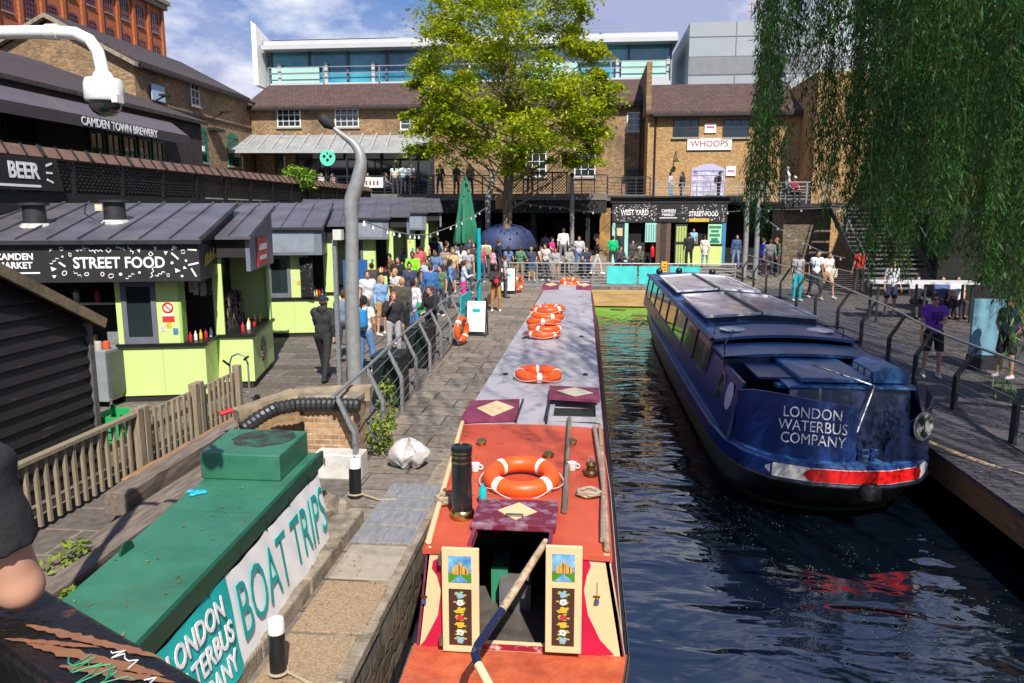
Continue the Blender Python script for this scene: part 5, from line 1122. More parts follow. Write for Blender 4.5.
def stall_a(X, Yc, g, idx, lab):
    t = thing('food_stall', lab, 'food stall', (X, Yc, g), ang, 'lime green street food stalls')
    L = dict(local=True); wide = 4.3 if idx == 0 else 3.0
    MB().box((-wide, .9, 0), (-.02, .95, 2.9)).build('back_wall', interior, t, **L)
    MB().box((-wide, .05, -.08), (-.0, 2.6, .02)).build('floor', blackmatt, t, **L)
    MB().box((-1.5, 0, .12), (0, .06, 1.04)).build('front_panel', lime, t, **L)
    MB().box((-.755, -.004, .12), (-.745, -.0005, 1.04)).build('panel_joint', mat('lime_joint', (.30, .46, .12), .6, 0), t, **L)
    MB().box((-.06, .061, .12), (0, .92, 1.04)).build('side_panel', lime, t, **L)
    MB().box((-1.5, .03, 0), (-.03, .9, .119)).build('plinth', blackmatt, t, **L)
    MB().box((-1.54, -.06, 1.042), (.06, .92, 1.10)).build('counter_top', black, t, **L)
    MB().box((-1.5, .0, 1.101), (-1.40, .06, 2.28)).build('front_post', lime, t, **L)
    MB().box((-.80, .0, 1.101), (-.42, .06, 2.28)).build('front_post', lime, t, **L)
    MB().box((-.42, .0, 1.101), (-.37, .3, 2.28)).build('return_panel', mat('lime_shade', (.33, .52, .14), .5, .08, 3), t, **L)
    w = MB(); w.box((-1.399, -.02, 1.101), (-1.31, .05, 2.25)); w.box((-.89, -.02, 1.101), (-.801, .05, 2.25)); w.box((-1.31, -.02, 2.15), (-.89, .05, 2.25)); w.box((-1.31, -.02, 1.101), (-.89, .05, 1.22)); w = w.build('window', cgrey, t, **L)
    MB().box((-1.31, .015, 1.22), (-.89, .03, 2.15)).build('pane', pane_m, w, **L)
    if idx == 0:
        s = MB().box((-.71, -.008, 1.50), (-.50, -.001, 1.66)).build('notice', mat('notice_white', (.7, .65, .62), .5, 0), t, **L)
        q = MB(); q.torus((-.605, -.012, 1.76), .085, .014, axis='y', n=20, m=6); q.bar((-.66, -.012, 1.82), (-.55, -.012, 1.70), .006, .02); q.box((-.71, -.013, 1.50), (-.50, -.0085, 1.60)); q.build('notice_mark', mat('notice_red', (.6, .03, .04), .5, 0), s, **L)
        MB().tube([(-.605, -.003, 1.76), (-.605, -.009, 1.76)], .088, 18).build('notice_disc', mat('notice_white', (.7, .65, .62)), s, **L)
        q = MB().box((-1.15, .034, 1.23), (-.9, .2, 1.36)).build('till', mat('till_mint', (.10, .55, .45), .4, .2, 9), t, **L)
    # fascia all round, roof rising to the back
    f = MB(); f.box((-wide, -.38, 2.27), (.10, -.32, 2.97)); f.box((.04, -.319, 2.27), (.10, 1.5, 2.97)); f = f.build('fascia', fasc if idx == 0 else bluegrey, t, **L)
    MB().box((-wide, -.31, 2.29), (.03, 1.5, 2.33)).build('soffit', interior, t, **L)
    MB().add([(.04, -.3, 2.97), (.10, -.3, 2.97), (.10, 2.6, 3.57), (.04, 2.6, 3.57), (.04, -.3, 2.95), (.10, -.3, 2.95), (.10, 2.6, 2.6), (.04, 2.6, 2.6)], BF).build('gable_board', fasc, t, **L)
    rf = seam_roof(t, -wide - .1, .16, -.46, 3.01, 2.9, 3.68, 9 if idx == 0 else 6)
    MB().box((-wide - .1, -.475, 2.93), (.17, -.40, 3.0)).build('gutter', dsteel, t, **L)
    if idx == 0:
        q = text('STREET FOOD', .27, (-1.24, -.384, 2.60), (PI / 2, 0, 0), letter, f, bold=.006, sx=.88, local=True)
        for i, s_ in enumerate(('CAMDEN', 'MARKET')): text(s_, .155, (-2.94, -.384, 2.72 - i * .15), (PI / 2, 0, 0), letter, f, bold=.004, sx=.95, local=True)
        q = MB(); q.box((-3.05, -.386, 2.43), (-2.55, -.382, 2.455))
        icon_row(q, -2.35, -.0, -.384, 2.36, 2.88, 46, 4, avoid=(-2.02, -.42, 2.45, 2.75)); q.build('food_pictures', letter, f, local=True)
        for k, (x, y) in enumerate(((-1.75, 1.05), (-3.05, .75))):
            z0 = 3.01 + .67 * (y + .46) / 3.36
            v = MB().lathe([(.20, -.1), (.19, .35), (.26, .36), (.26, .40), (.0, .41)], (x, y, z0), 20).build('roof_vent', mat('vent_black', (.03, .03, .033), .5, .4, 6), rf, smooth=True, local=True)
            MB().lathe([(.28, -.06), (.24, .0), (.21, .03)], (x, y, z0), 16).build('vent_flashing', mat('lead_flash', (.5, .49, .47), .6, .4, 8), v, **L)
            if k == 0:
                MB().box((x - .27, y - .22, z0 + .2), (x - .14, y - .14, z0 + .32)).build('junction_box', mat('box_cream', (.6, .58, .42), .5, .1, 5), v, **L)
                MB().tube([(x - .2, y - .2, z0 + .3), (x - .42, y - .2, z0 + .34), (x - .46, y - .22, z0 + .15), (x - .28, y - .2, z0 + .02)], .014, 6).build('cable', black, v, smooth=True, **L)
        # hanging cards and boards under the side fascia
        q = MB(); r = random.Random(8)
        for k in range(16): xx = r.uniform(-.3, .0); yy = r.uniform(.1, .8); q.box((xx, yy, 1.9 + r.uniform(0, .25)), (xx + .09, yy + .012, 2.0 + r.uniform(.08, .25)), mi=k % 3)
        each(q, 'hanging_card', [blackmatt, mat('card_pink', (.45, .25, .22), .6, .3, 9), mat('card_grey', (.3, .3, .3), .6, .3, 9)], t, **L)
        y_ = MB(); r = random.Random(2)
        for k in range(9): y0 = .0 + k * .12; y_.bar((.103, y0, 2.5 + .02 * k), (.103, y0 + .1, 2.72 + .02 * k * (k % 2)), .004, .04)
        y_.build('painted_lettering', mat('sign_yellow', (.75, .62, .05), .5, 0), f, **L)
    else:
        MB().box((-1.30, -.386, 2.34), (-.1, -.381, 2.9)).build('fascia_panel', mat('fascia_steel', (.24, .27, .32), .4, .2, 3), f, **L)
    r_ = random.Random(idx + 40)
    for k in range(3): xx = -.76 + .11 * k; zz = r_.uniform(1.25, 1.4) if idx == 0 else r_.uniform(1.3, 1.9); MB().box((xx, -.006 - .0005 * k, zz), (xx + .09, -.001, zz + .12)).build('menu_sheet', [mat('sheet_white', (.6, .6, .56), .6, .5, 30), mat('sheet_yellow', (.6, .45, .05), .6, .4, 30), mat('sheet_blue', (.08, .2, .4), .6, .4, 30)][k], t, **L)
    for k in range(7): xx = -wide + .3 + k * .42 * wide / 3.4; hh = r_.uniform(.12, .5); MB().box((xx, .5, 1.0), (xx + .22, .85, 1.0 + hh)).build('kitchen_gear', [galv, blackmatt, mat('gear_red', (.35, .04, .03), .5, .3, 8), mat('gear_cream', (.5, .45, .35), .5, .3, 8)][k % 4], t, **L)
    MB().box((-wide + .1, .45, .92), (-.4, .89, .995)).build('worktop', galv, t, **L); MB().box((-wide + .2, .7, 1.75), (-.5, .89, 1.79)).build('shelf', galv, t, **L)
    for k in range(9): xx = -wide + .3 + k * .3 * wide / 3.4; MB().lathe([(.06, 0), (.06, r_.uniform(.1, .25)), (.0, .26)], (xx, .8, 1.79), 10).build('jar', [MT['gear_cream'], MT['gear_red'], galv, mat('jar_green', (.08, .25, .1), .4, .2, 6)][k % 4], t, smooth=True, **L)
    for k in range(5): MB().lathe([(.03, 0), (.03, .1), (.012, .14), (.012, .17)], (-.3 + .06 * k, .2 + .13 * k, 1.1), 10).build('sauce_bottle', [mat('sauce_red', (.5, .02, .02), .4, 0), white, mat('sauce_yellow', (.7, .45, .03), .4, 0)][k % 3], t, smooth=True, **L)
    return t
def stall_b(X, Yc, g, idx, lab, signc):
    t = thing('serving_bay', lab, 'stall bay', (X, Yc, g), ang, 'serving bays between the food stalls'); L = dict(local=True)
    MB().box((-.85, 0, .14), (0, .06, 1.04)).build('front_panel', lime, t, **L)
    MB().box((-.06, .061, .14), (0, 2.3, 1.04)).build('side_panel', lime, t, **L)
    MB().box((-.85, .03, 0), (-.03, 2.28, .139)).build('plinth', blackmatt, t, **L)
    MB().box((-.9, -.05, 1.042), (.05, 2.34, 1.10)).build('counter_top', black, t, **L)
    MB().box((-.86, 0, 1.101), (-.52, .06, 2.75)).build('front_post', lime, t, **L)
    MB().box((-.06, 2.12, 1.101), (0, 2.3, 2.4)).build('end_post', lime, t, **L)
    MB().box((-.9, 2.301, .0), (-.02, 2.34, 2.9)).build('end_wall', lime, t, **L)
    MB().box((-.9, .9, 1.101), (-.86, 2.3, 2.9)).build('back_wall', interior, t, **L)
    f = MB().add([(-.02, -.12, 2.35), (.06, -.12, 2.35), (.06, 2.5, 2.35), (-.02, 2.5, 2.35), (-.02, -.12, 2.98), (.06, -.12, 2.98), (.06, 2.5, 3.5), (-.02, 2.5, 3.5)], [(3, 2, 1, 0), (4, 5, 6, 7), (0, 1, 5, 4), (1, 2, 6, 5), (2, 3, 7, 6), (3, 0, 4, 7)]).build('side_fascia', bluegrey, t, **L)
    MB().box((-.85, -.12, 2.62), (-.021, -.06, 2.98)).build('front_fascia', blackmatt, t, **L)
    s = MB().box((.061, .55, 2.40), (.085, 1.75, 2.98)).build('shop_sign', mat('sign_' + signc[0], signc[1], .45, .1, 4), t, **L)
    q = MB(); q.box((.0855, .72, 2.72), (.089, 1.58, 2.84)); q.box((.0855, .8, 2.52), (.089, 1.5, 2.6)); q.build('sign_stripe', white, s, **L)
    seam_roof(t, -.72, .12, -.28, 3.02, 2.75, 3.62, 2)
    for k in range(6): MB().lathe([(.035, 0), (.035, .12), (.012, .16), (.012, .2)], (-.25 + .05 * (k % 2), .35 + .3 * k, 1.1), 10).build('sauce_bottle', [MT['sauce_red'], white, MT['sauce_yellow']][k % 3], t, smooth=True, **L)
    b_ = MB()
    for k in range(10): b_.box((-.8, .3 + k * .18, 1.101), (-.55, .44 + k * .18, 1.3 + .25 * (k % 3)))
    b_.build('goods', mat('goods_mix', (.10, .06, .05), .6, .8, 12, c2=(.45, .36, .28), thr=(.45, .7)), t, **L)
    if idx == 0:
        q = MB(); q.tube([(.002, 1.05, .62), (.02, 1.05, .62)], .26, 24); q = q.build('round_plaque', mat('plaque_dark', (.05, .045, .04), .5, .5, 14, c2=(.6, .58, .5), thr=(.5, .65)), t, **L)
    return t
stall_a(-7.05, 13.3, 0, 0, 'nearest lime food stall with black decorated street food fascia and roof vents')
stall_b(-6.60, 14.35, 0, 0, 'nearest lime serving bay with red sign and round plaque', ('red', (.62, .03, .035)))
stall_a(-7.25, 20.2, .1, 1, 'second lime food stall with steel fascia behind the hooded man')
stall_b(-6.75, 21.4, .13, 1, 'second lime serving bay with crimson sign beside the lamp post', ('crimson', (.5, .02, .10)))
stall_a(-7.0, 26.2, .32, 2, 'third lime food stall with blue grey fascia just right of the lamp post')
stall_b(-6.5, 27.3, .36, 2, 'third lime serving bay with grey sign', ('slate', (.2, .2, .26)))
stall_a(-6.9, 32.0, .52, 3, 'last lime food stall with blue fascia farthest along the row')
stall_b(-6.4, 33.0, .55, 3, 'last lime serving bay at the end of the stall row', ('rust', (.40, .12, .03)))
bp = MB().box((0, 0, .4), (.7, .04, 2.05)).build('blue_screen', mat('panel_blue', (.02, .10, .32), .4, .2, 2)); bp.location = (-7.0, 21.35, .1); bp.rotation_euler = (0, 0, ang); tag(bp, 'upright blue panel between the second stall and its bay', 'panel')
for (px0, px1, py0, py1, Y_, c, lab) in ((285, 298, 270, 277, 0, 0, ''),): pass
t = thing('dark_menu_board', 'tall dark menu board on the second food stall counter', 'menu board', (-7.7, 20.0, 1.2)); MB().box((-7.75, 19.98, 1.22), (-7.4, 20.02, 2.3)).build('board', mat('chalkboard', (.03, .03, .03), .8, .8, 22, c2=(.35, .33, .3), thr=(.62, .7)), t)
# stall yard odds and ends
fr_ = thing('steel_cabinet', 'grey steel catering cabinet standing in the stall doorway', 'cabinet', (-8.75, 12.75, 0))
MB().box((-9.05, 12.5, .12), (-8.5, 13.1, 1.05)).build('body', mat('cabinet_grey', (.32, .37, .39), .45, .15, 4, metal=.3), fr_, bevel=.01); MB().box((-8.499, 12.55, .2), (-8.45, 13.05, 1.0)).build('door', mat('cabinet_dark', (.10, .115, .125), .45, .2, 4, metal=.3), fr_)
q = MB()
for dx in (-.25, .25):
    for dy in (-.22, .22): q.tube([(-8.77 + dx, 12.8 + dy, 0), (-8.77 + dx, 12.8 + dy, .12)], .025, 6)
each(q, 'leg', galv, fr_)
for k, c in enumerate(((.5, .03, .02), (.28, .15, .05), (.45, .40, .35), (.55, .08, .03))):
    tag(MB().lathe([(.06, 0), (.065, .12), (.05, .15), (0, .155)], (-8.95 + .12 * k, 12.65 + .05 * (k % 2), 1.05), 12).build('food_tub', mat('tub_%d' % k, c, .5, .1, 5), smooth=True), ['red', 'brown', 'beige', 'orange'][k] + ' food tub standing on the steel cabinet', 'tub')
cr = thing('plastic_crate', 'bright green plastic crate behind the picket fence', 'crate', (-6.6, 9.9, 0)); cg_ = mat('crate_green', (.02, .36, .10), .4, .1, 5)
q = MB()
for k in range(3): z = .35 + .12 * k; q.box((-6.85, 9.6, z), (-6.4, 9.64, z + .08)); q.box((-6.85, 10.1, z), (-6.4, 10.14, z + .08)); q.box((-6.85, 9.64, z), (-6.81, 10.1, z + .08)); q.box((-6.44, 9.64, z), (-6.4, 10.1, z + .08))
for x in (-6.86, -6.43):
    for y in (9.59, 10.11): q.box((x, y, .3), (x + .05, y + .05, .72))
q.box((-6.83, 9.62, .3), (-6.42, 10.12, .33)); q.build('sides', cg_, cr)
tag(MB().box((-6.95, 9.5, 0), (-6.3, 10.25, .29)).build('wooden_box', wood, bevel=.01), 'low wooden box carrying the green crate behind the fence', 'box')
hc = thing('hand_truck', 'upright steel hand truck with black grips beside the fence end', 'hand truck', (-6.15, 12.7, 0))
q = MB(); P = [Vector((-6.32, 12.75, .0)), Vector((-6.32, 12.75, .82)), Vector((-6.27, 12.75, .95)), Vector((-6.15, 12.75, 1.0)), Vector((-6.03, 12.75, .95)), Vector((-5.98, 12.75, .82)), Vector((-5.98, 12.75, 0))]
q.tube(P, .018, 8); q.tube([(-6.32, 12.75, .3), (-5.98, 12.75, .3)], .014, 6); q.build('frame', mat('bright_steel', (.55, .58, .6), .3, .1, 5, metal=.8), hc, smooth=True)
q = MB(); q.tube([(-6.03, 12.72, .9), (-5.9, 12.6, .98)], .022, 8); q.tube([(-6.32, 12.72, .8), (-6.36, 12.6, .9)], .022, 8); each(q, 'grip', black, hc); MB().box((-6.34, 12.6, 0), (-5.96, 12.75, .02)).build('toe_plate', galv, hc)
q = MB()
for x in (-6.4, -5.9): q.tube([(x - .02, 12.85, .12), (x + .02, 12.85, .12)], .12, 16)
each(q, 'wheel', black, hc)

# --- brick pier, pipe, coping beside the lamp post
pr_ = thing('brick_pier', 'short brick pier on a white stone footing at the railing end', 'pier', (-3.4, 9.95, 0))
MB().box((-3.76, 9.6, .0), (-3.08, 10.2, .93)).build('brickwork', brickmat('pier_brick', (.50, .30, .14), (.30, .16, .08), (.42, .35, .26), stain=.35, bump=.9), pr_); MB().box((-3.9, 9.75, .932), (-3.05, 10.25, 1.02)).build('cap', stone, pr_, bevel=.02)
MB().box((-3.55, 9.30, 0), (-2.90, 9.598, .34)).build('footing', mat('white_stone', (.62, .60, .57), .8, .2, 5, dirt=.35), pr_, bevel=.015)
pp = MB(); P = [Vector((-4.34, 9.0, .74)), Vector((-4.2, 9.22, .85)), Vector((-4.08, 9.4, .91)), Vector((-3.85, 9.56, .93)), Vector((-3.5, 9.58, .94)), Vector((-2.95, 9.58, .94))]; D = []
for a, b_ in zip(P[:-1], P[1:]):
    n = max(2, int((b_ - a).length / .035))
    for i in range(n): D.append(a.lerp(b_, i / n))
pp.tube(D, [.098 if i % 2 else .083 for i in range(len(D))], 12); o = pp.build('corrugated_pipe', mat('pipe_black', (.025, .025, .027), .45, .3, 9)); tag(o, 'black corrugated drain pipe lying over the brick pier', 'pipe')
q = MB(); q.bar((-4.62, 9.42, .80), (-4.05, 10.05, .94), .2, .17); q.bar((-4.05, 10.05, .95), (-3.0, 10.2, .97), .24, .18); struct(q.build('wall_coping', mat('coping_weathered', (.33, .26, .17), .9, .4, 5, bump=.5, dirt=.5)))
struct(MB().prism([(-4.62, 9.45), (-4.05, 10.0), (-3.8, 10.0), (-3.8, 10.22), (-4.1, 10.22), (-4.7, 9.6)], 0, .72).build('low_wall', brick_y))
tag(MB().tube([(-4.95, 9.62, .76), (-4.5, 10.0, .86)], .035, 8).build('red_bar', mat('bar_red', (.55, .02, .03), .4, .1, 5), smooth=True), 'short red bar lying on the weathered wall coping', 'bar')
for i, (x, y, s, lab) in enumerate(((-2.93, 7.85, .3, 'larger broken kerb stone at the end of the green cover'), (-2.75, 7.98, .2, 'smaller broken stone on the towpath beside the green cover'))):
    q = MB(); q.ball((x, y, s * .55), s, 9, 7, sc=(.7, 1.0, .75)); random.seed(i); q.v = [(a + random.uniform(-.03, .03), b_ + random.uniform(-.03, .03), max(0.0, c + random.uniform(-.03, .03))) for a, b_, c in q.v]
    tag(q.build('stone_block', stone), lab, 'stone')
# --- mooring posts
def bollard(x, y, h, r, lab, worn=False, lean=0.0):
    t = thing('mooring_post', lab, 'mooring post', (x, y, 0)); b_ = MB().lathe([(r * 1.05, 0), (r, .03), (r, h * .78)], (0, 0, 0), 20).build('post', mat('post_black', (.012, .012, .013), .35, .3, 8), t, smooth=True, local=True)
    MB().lathe([(r * 1.01, h * .78), (r * 1.01, h * .96), (r * .9, h), (0, h * 1.01)], (0, 0, 0), 20).build('white_cap', mat('post_white', (.74, .72, .68), .6, .15, 12, dirt=.3), t, smooth=True, local=True)
    q = MB(); q.torus((0, 0, .05), r * 1.15, .012, n=20, m=6); q.tube([(r, 0, .05), (r + .25, -.1, .014), (r + .45, -.05, .014)], .012, 6); q.build('rope_turn', rope, t, smooth=True, local=True)
    t.rotation_euler = (lean, 0, 0); return t
bollard(-2.27, 5.05, .47, .062, 'black mooring post with white top near the kerb at the bottom')
bollard(-2.80, 8.7, .48, .075, 'worn black mooring post beside the white stone footing', lean=R(-4))
# --- rubbish bag
q = MB(); q.ball((0, 0, .2), .25, 22, 16, sc=(1, .85, .85)); random.seed(4)
q.v = [(x * (1.12 - .9 * max(0, z - .24) + .10 * math.sin(7 * math.atan2(y, x) + 9 * z)) + random.uniform(-.014, .014), y * (1.0 - .7 * max(0, z - .24) + .10 * math.sin(6 * z * 5 + 3 * math.atan2(y, x))) + random.uniform(-.014, .014), max(0, z * .92 + .04 * math.sin(5 * math.atan2(y, x) + 1) + .02 * math.sin(11 * math.atan2(y, x)))) for x, y, z in q.v]
o = q.build('rubbish_bag', mat('bag_plastic', (.55, .56, .56), .25, .15, 9, c2=(.60, .25, .18), thr=(.55, .7), bump=.6, bscale=22), smooth=True); o.location = (-2.42, 9.9, 0); tag(o, 'clear plastic rubbish bag with pink litter on the towpath', 'rubbish bag')
tag(MB().box((-2.52, 10.6, .007), (-2.3, 10.66, .012), rz=.1).build('paper_scrap', white), 'strip of white paper on the towpath beyond the rubbish bag', 'paper')

# --- canal railing, left bank
def crank_rail(name, lab, pts, side, spacing, zf, m, hgt=.85, top=(.24, 1.12), thick=.055, nw=6, first=0.0):
    t = thing(name, lab, 'railing', (pts[0][0], pts[0][1], 0))
    ysm = [p[1] for p in pts]; xsm = [p[0] for p in pts]; y = ysm[0] + first; X_ = lambda yy: float(np.interp(yy, ysm, xsm)); pn = MB()
    while y <= ysm[-1] + .01:
        x = X_(y); z = zf(x, y)
        pn.loft([[(x - .028, y - thick, z), (x + .028, y - thick, z), (x + .028, y + thick, z), (x - .028, y + thick, z)]] + [[(x - .026 + dx, y - thick * k, z + h), (x + .026 + dx, y - thick * k, z + h), (x + .026 + dx, y + thick * k, z + h), (x - .026 + dx, y + thick * k, z + h)] for dx, h, k in ((0, hgt * .72, 1), (side * top[0], top[1], .55))])
        y += spacing
    each(pn, 'post', m, t, bevel=.006)
    N = max(2, int((ysm[-1] - ysm[0]) / 1.0)); yy = [ysm[0] + (ysm[-1] - ysm[0]) * i / N for i in range(N + 1)]
    MB().tube([(X_(v) + side * top[0], v, zf(X_(v), v) + top[1] + .02) for v in yy], .026, 10).build('top_rail', m, t, smooth=True)
    w = MB()
    for k in range(nw):
        f = (k + 1) / (nw + .7); h = f * top[1]; dx = side * top[0] * max(0, (h - hgt * .72) / (top[1] - hgt * .72)); w.tube([(X_(v) + dx, v, zf(X_(v), v) + h) for v in yy], .0055, 5, cap=False)
    w.build('wires', galv, t); return t
crank_rail('canal_railing', 'galvanised railing with cranked posts along the left towpath', [(-2.98, 9.25), (-3.08, 11.1), (-3.34, 14.5), (-3.6, 20), (-3.70, 24.5)], -1, 1.72, lambda x, y: 0.0, galv, first=.12)
tb = MB(); tb.box((-3.76, 22.3, .35), (-3.72, 24.3, 1.02)); tag(tb.build('teal_banner', teal), 'teal banner panel tied to the end of the left railing', 'banner')
q = thing('metal_barrier', 'short grey metal barrier beside the teal pole', 'barrier', (-4.3, 25.4, .2)); m_ = MB(); m_.tube([(-4.75, 25.4, .25), (-4.75, 25.4, 1.15), (-3.8, 25.4, 1.15), (-3.8, 25.4, .0)], .025, 8); m_.tube([(-4.75, 25.4, .7), (-3.8, 25.4, .7)], .018, 7); m_.tube([(-3.75, 24.6, 1.15), (-3.8, 27, 1.15)], .022, 8); m_.build('frame', galv, q, smooth=True)
tp = MB().tube([(-3.85, 27.0, 0), (-3.85, 27.0, 2.95)], .075, 14).build('teal_pole', mat('pole_teal', (.0, .36, .42), .4, .1, 4), smooth=True); tag(tp, 'tall turquoise pole standing at the towpath edge', 'pole')
buoy((-3.36, 19.75, .42), (R(90), 0, R(75)), 'orange lifebuoy hung upright on the end post of left railing')
buoy((-3.05, 33.2, .45), (R(90), 0, R(70)), 'orange lifebuoy hung upright beside the far white sign board')
def aboard(x, y, w, h, lab, rz):
    t = thing('sign_board', lab, 'sign board', (x, y, gz(x, y)), rz); q = MB(); f = .18
    for s in (-1, 1): q.bar((s * w / 2, -f, 0), (s * w / 2, 0, h), .035, .03); q.bar((s * w / 2, f, 0), (s * w / 2, 0, h), .035, .03)
    each(q, 'leg', blackmatt, t, local=True)
    p = MB().add([(-w / 2 + .015, -f * .86 - .025, h * .14), (w / 2 - .015, -f * .86 - .025, h * .14), (w / 2 - .015, -.028, h * .98), (-w / 2 + .015, -.028, h * .98), (-w / 2 + .015, -f * .86, h * .14), (w / 2 - .015, -f * .86, h * .14), (w / 2 - .015, 0, h * .98), (-w / 2 + .015, 0, h * .98)], BF).build('board', white, t, local=True)
    zc = h * .72; yc = -.03 - f * .86 * (1 - .69) - .004; MB().box((-.11, yc - .004, zc - .05), (.11, yc + .012, zc + .05)).build('teal_logo', teal, p, local=True)
aboard(-3.12, 21.4, .56, 1.02, 'white folding sign board with teal logo on the near towpath', R(-4)); aboard(-3.4, 32.8, .62, 1.12, 'white folding sign board at the far end of the towpath', R(0))
# bins inside the railing
for i, (x, y, lab) in enumerate(((-3.56, 13.4, 'dark green slatted bin just inside the railing near the lamp post'), (-3.78, 16.9, 'black bin inside the railing beside the man in leather jacket'))):
    t = thing('litter_bin', lab, 'bin', (x, y, 0)); bm_ = mat('bin_green', (.008, .018, .016), .45, .3, 5); MB().box((x - .25, y - .36, .03), (x + .25, y + .36, .88)).build('body', bm_, t, bevel=.02)
    MB().box((x - .27, y - .38, .882), (x + .27, y + .38, .96)).build('lid', bm_, t, bevel=.02); q = MB()
    for k in range(7): q.box((x + .251, y - .33 + k * .098, .1), (x + .262, y - .27 + k * .098, .84)); q.box((x - .23 + k * .068, y - .372, .1), (x - .19 + k * .068, y - .361, .84))
    q.build('slats', bm_, t)

# --- lamp posts
lamp_m = mat('lamp_post_steel', (.30, .31, .31), .5, .18, 7, metal=.25, dirt=.12)
def wavy(lab, base, P, Rr, head=True, name='street_lamp'):
    t = thing(name, lab, 'street lamp', base); 
    # smooth the centre line
    S = []; RS = []; n = len(P)
    for i in range(n - 1):
        p0, p1, p2, p3 = P[max(i - 1, 0)], P[i], P[i + 1], P[min(i + 2, n - 1)]
        for k in range(8):
            u = k / 8; S.append(0.5 * ((2 * p1) + (-p0 + p2) * u + (2 * p0 - 5 * p1 + 4 * p2 - p3) * u * u + (-p0 + 3 * p1 - 3 * p2 + p3) * u ** 3)); RS.append(Rr[i] * (1 - u) + Rr[i + 1] * u)
    S.append(P[-1]); RS.append(Rr[-1]); MB().tube(S, RS, 16).build('column', lamp_m, t, smooth=True)
    if head:
        d = (P[-1] - P[-2]).normalized(); e = P[-1]; k = Rr[0] / .17; MB().tube([e, e + d * .16 * k, e + d * .34 * k], [.05 * k, .14 * k, .11 * k], 12).build('lamp_head', blackmatt, t, smooth=True)
    return t
B = Vector((-4.69, 14.8, 0)); Y_ = 14.8
P = [B, atY(352, 300, Y_), atY(352, 235, Y_), atY(351, 205, Y_), atY(358, 180, Y_), atY(361, 160, Y_), atY(355, 145, Y_), atY(341, 134, Y_), atY(334, 128, Y_)]
lp = wavy('tall wavy galvanised lamp post standing in front of the stalls', B, P, [.155, .145, .125, .15, .14, .11, .085, .052, .04])
MB().box((-4.95, 14.55, 2.95), (-4.78, 14.72, 3.15)).build('junction_box', mat('box_pale', (.6, .6, .56), .5, .1, 5), lp); q = MB()
for z in (.9, 1.7, 2.6, 2.9): q.torus((B.x + .0 + .012 * z, 14.8, z), .172, .010, n=20, m=5)
each(q, 'strap', dsteel, lp); q = MB(); q.box((-5.01, 14.66, 0), (-4.93, 14.74, 2.95)); q.build('cable_tray', mat('tray_steel', (.33, .35, .37), .4, .5, 30, metal=.5), lp)
B = Vector((-5.0, 38, .6)); P = [B, atY(488, 240, 38), atY(488, 215, 38), atY(488, 200, 38), atY(492, 182, 38), atY(490, 170, 38), atY(481, 163, 38)]; wavy('wavy lamp post beside the closed green parasol', B, P, [.15, .14, .14, .15, .14, .11, .05], head=False)
B = Vector((-.85, 40, .6)); P = [B, atY(572, 240, 40), atY(572, 210, 40), atY(572, 190, 40), atY(572, 178, 40)]; wavy('straight grey lamp post in front of the arcade behind the crowd', B, P, [.13, .12, .11, .11, .1]); 
for px, lab, top in ((746, 'left one of the two slim grey poles in front of the stair', 195), (757, 'right one of the two slim grey poles in front of the stair', 182)):
    b_ = atY(px - 2, 272, 37); b_.z = .5; wavy(lab, b_, [b_, atY(px, 240, 37), atY(px + 1, 210, 37), atY(px + 3, top, 37)], [.13, .12, .11, .09], head=False, name='grey_pole')

# --- security camera on its white arm
cw = mat('camera_white', (.80, .80, .78), .3, .05, 4)
cc = thing('security_camera', 'white dome security camera on a white swan neck arm', 'camera', (-3.7, 4, 0)); P = [Vector((-3.75, 4, 4.40)), Vector((-3.2, 4, 4.41)), Vector((-2.85, 4, 4.405)), Vector((-2.72, 4, 4.395)), Vector((-2.645, 4, 4.36)), Vector((-2.605, 4, 4.30)), Vector((-2.59, 4, 4.22)), Vector((-2.588, 4, 4.18))]
MB().tube(P, [.034, .034, .034, .033, .032, .032, .033, .034], 14).build('arm', cw, cc, smooth=True); MB().tube([P[2] + Vector((-.03, 0, 0)), P[2] + Vector((.03, 0, 0))], .041, 14).build('collar', cw, cc, smooth=True); MB().tube([(-3.75, 4, 0), (-3.75, 4, 4.55)], .06, 14).build('pole', cw, cc, smooth=True)
MB().lathe([(.036, .10), (.045, .09), (.052, .07), (.090, .06), (.100, .03), (.100, -.045), (.094, -.055), (.086, -.056)], (-2.588, 4, 4.10), 26).build('housing', cw, cc, smooth=True)
MB().lathe([(0, -.135), (.035, -.130), (.062, -.112), (.079, -.085), (.083, -.057)], (-2.588, 4, 4.10), 26).build('dome', mat('smoked_dome', (.03, .03, .032), .05, 0, 4, spec=.9, coat=.5), cc, smooth=True); q = MB(); q.box((-2.50, 3.92, 4.03), (-2.47, 3.98, 4.07)); q.build('latch', cw, cc)

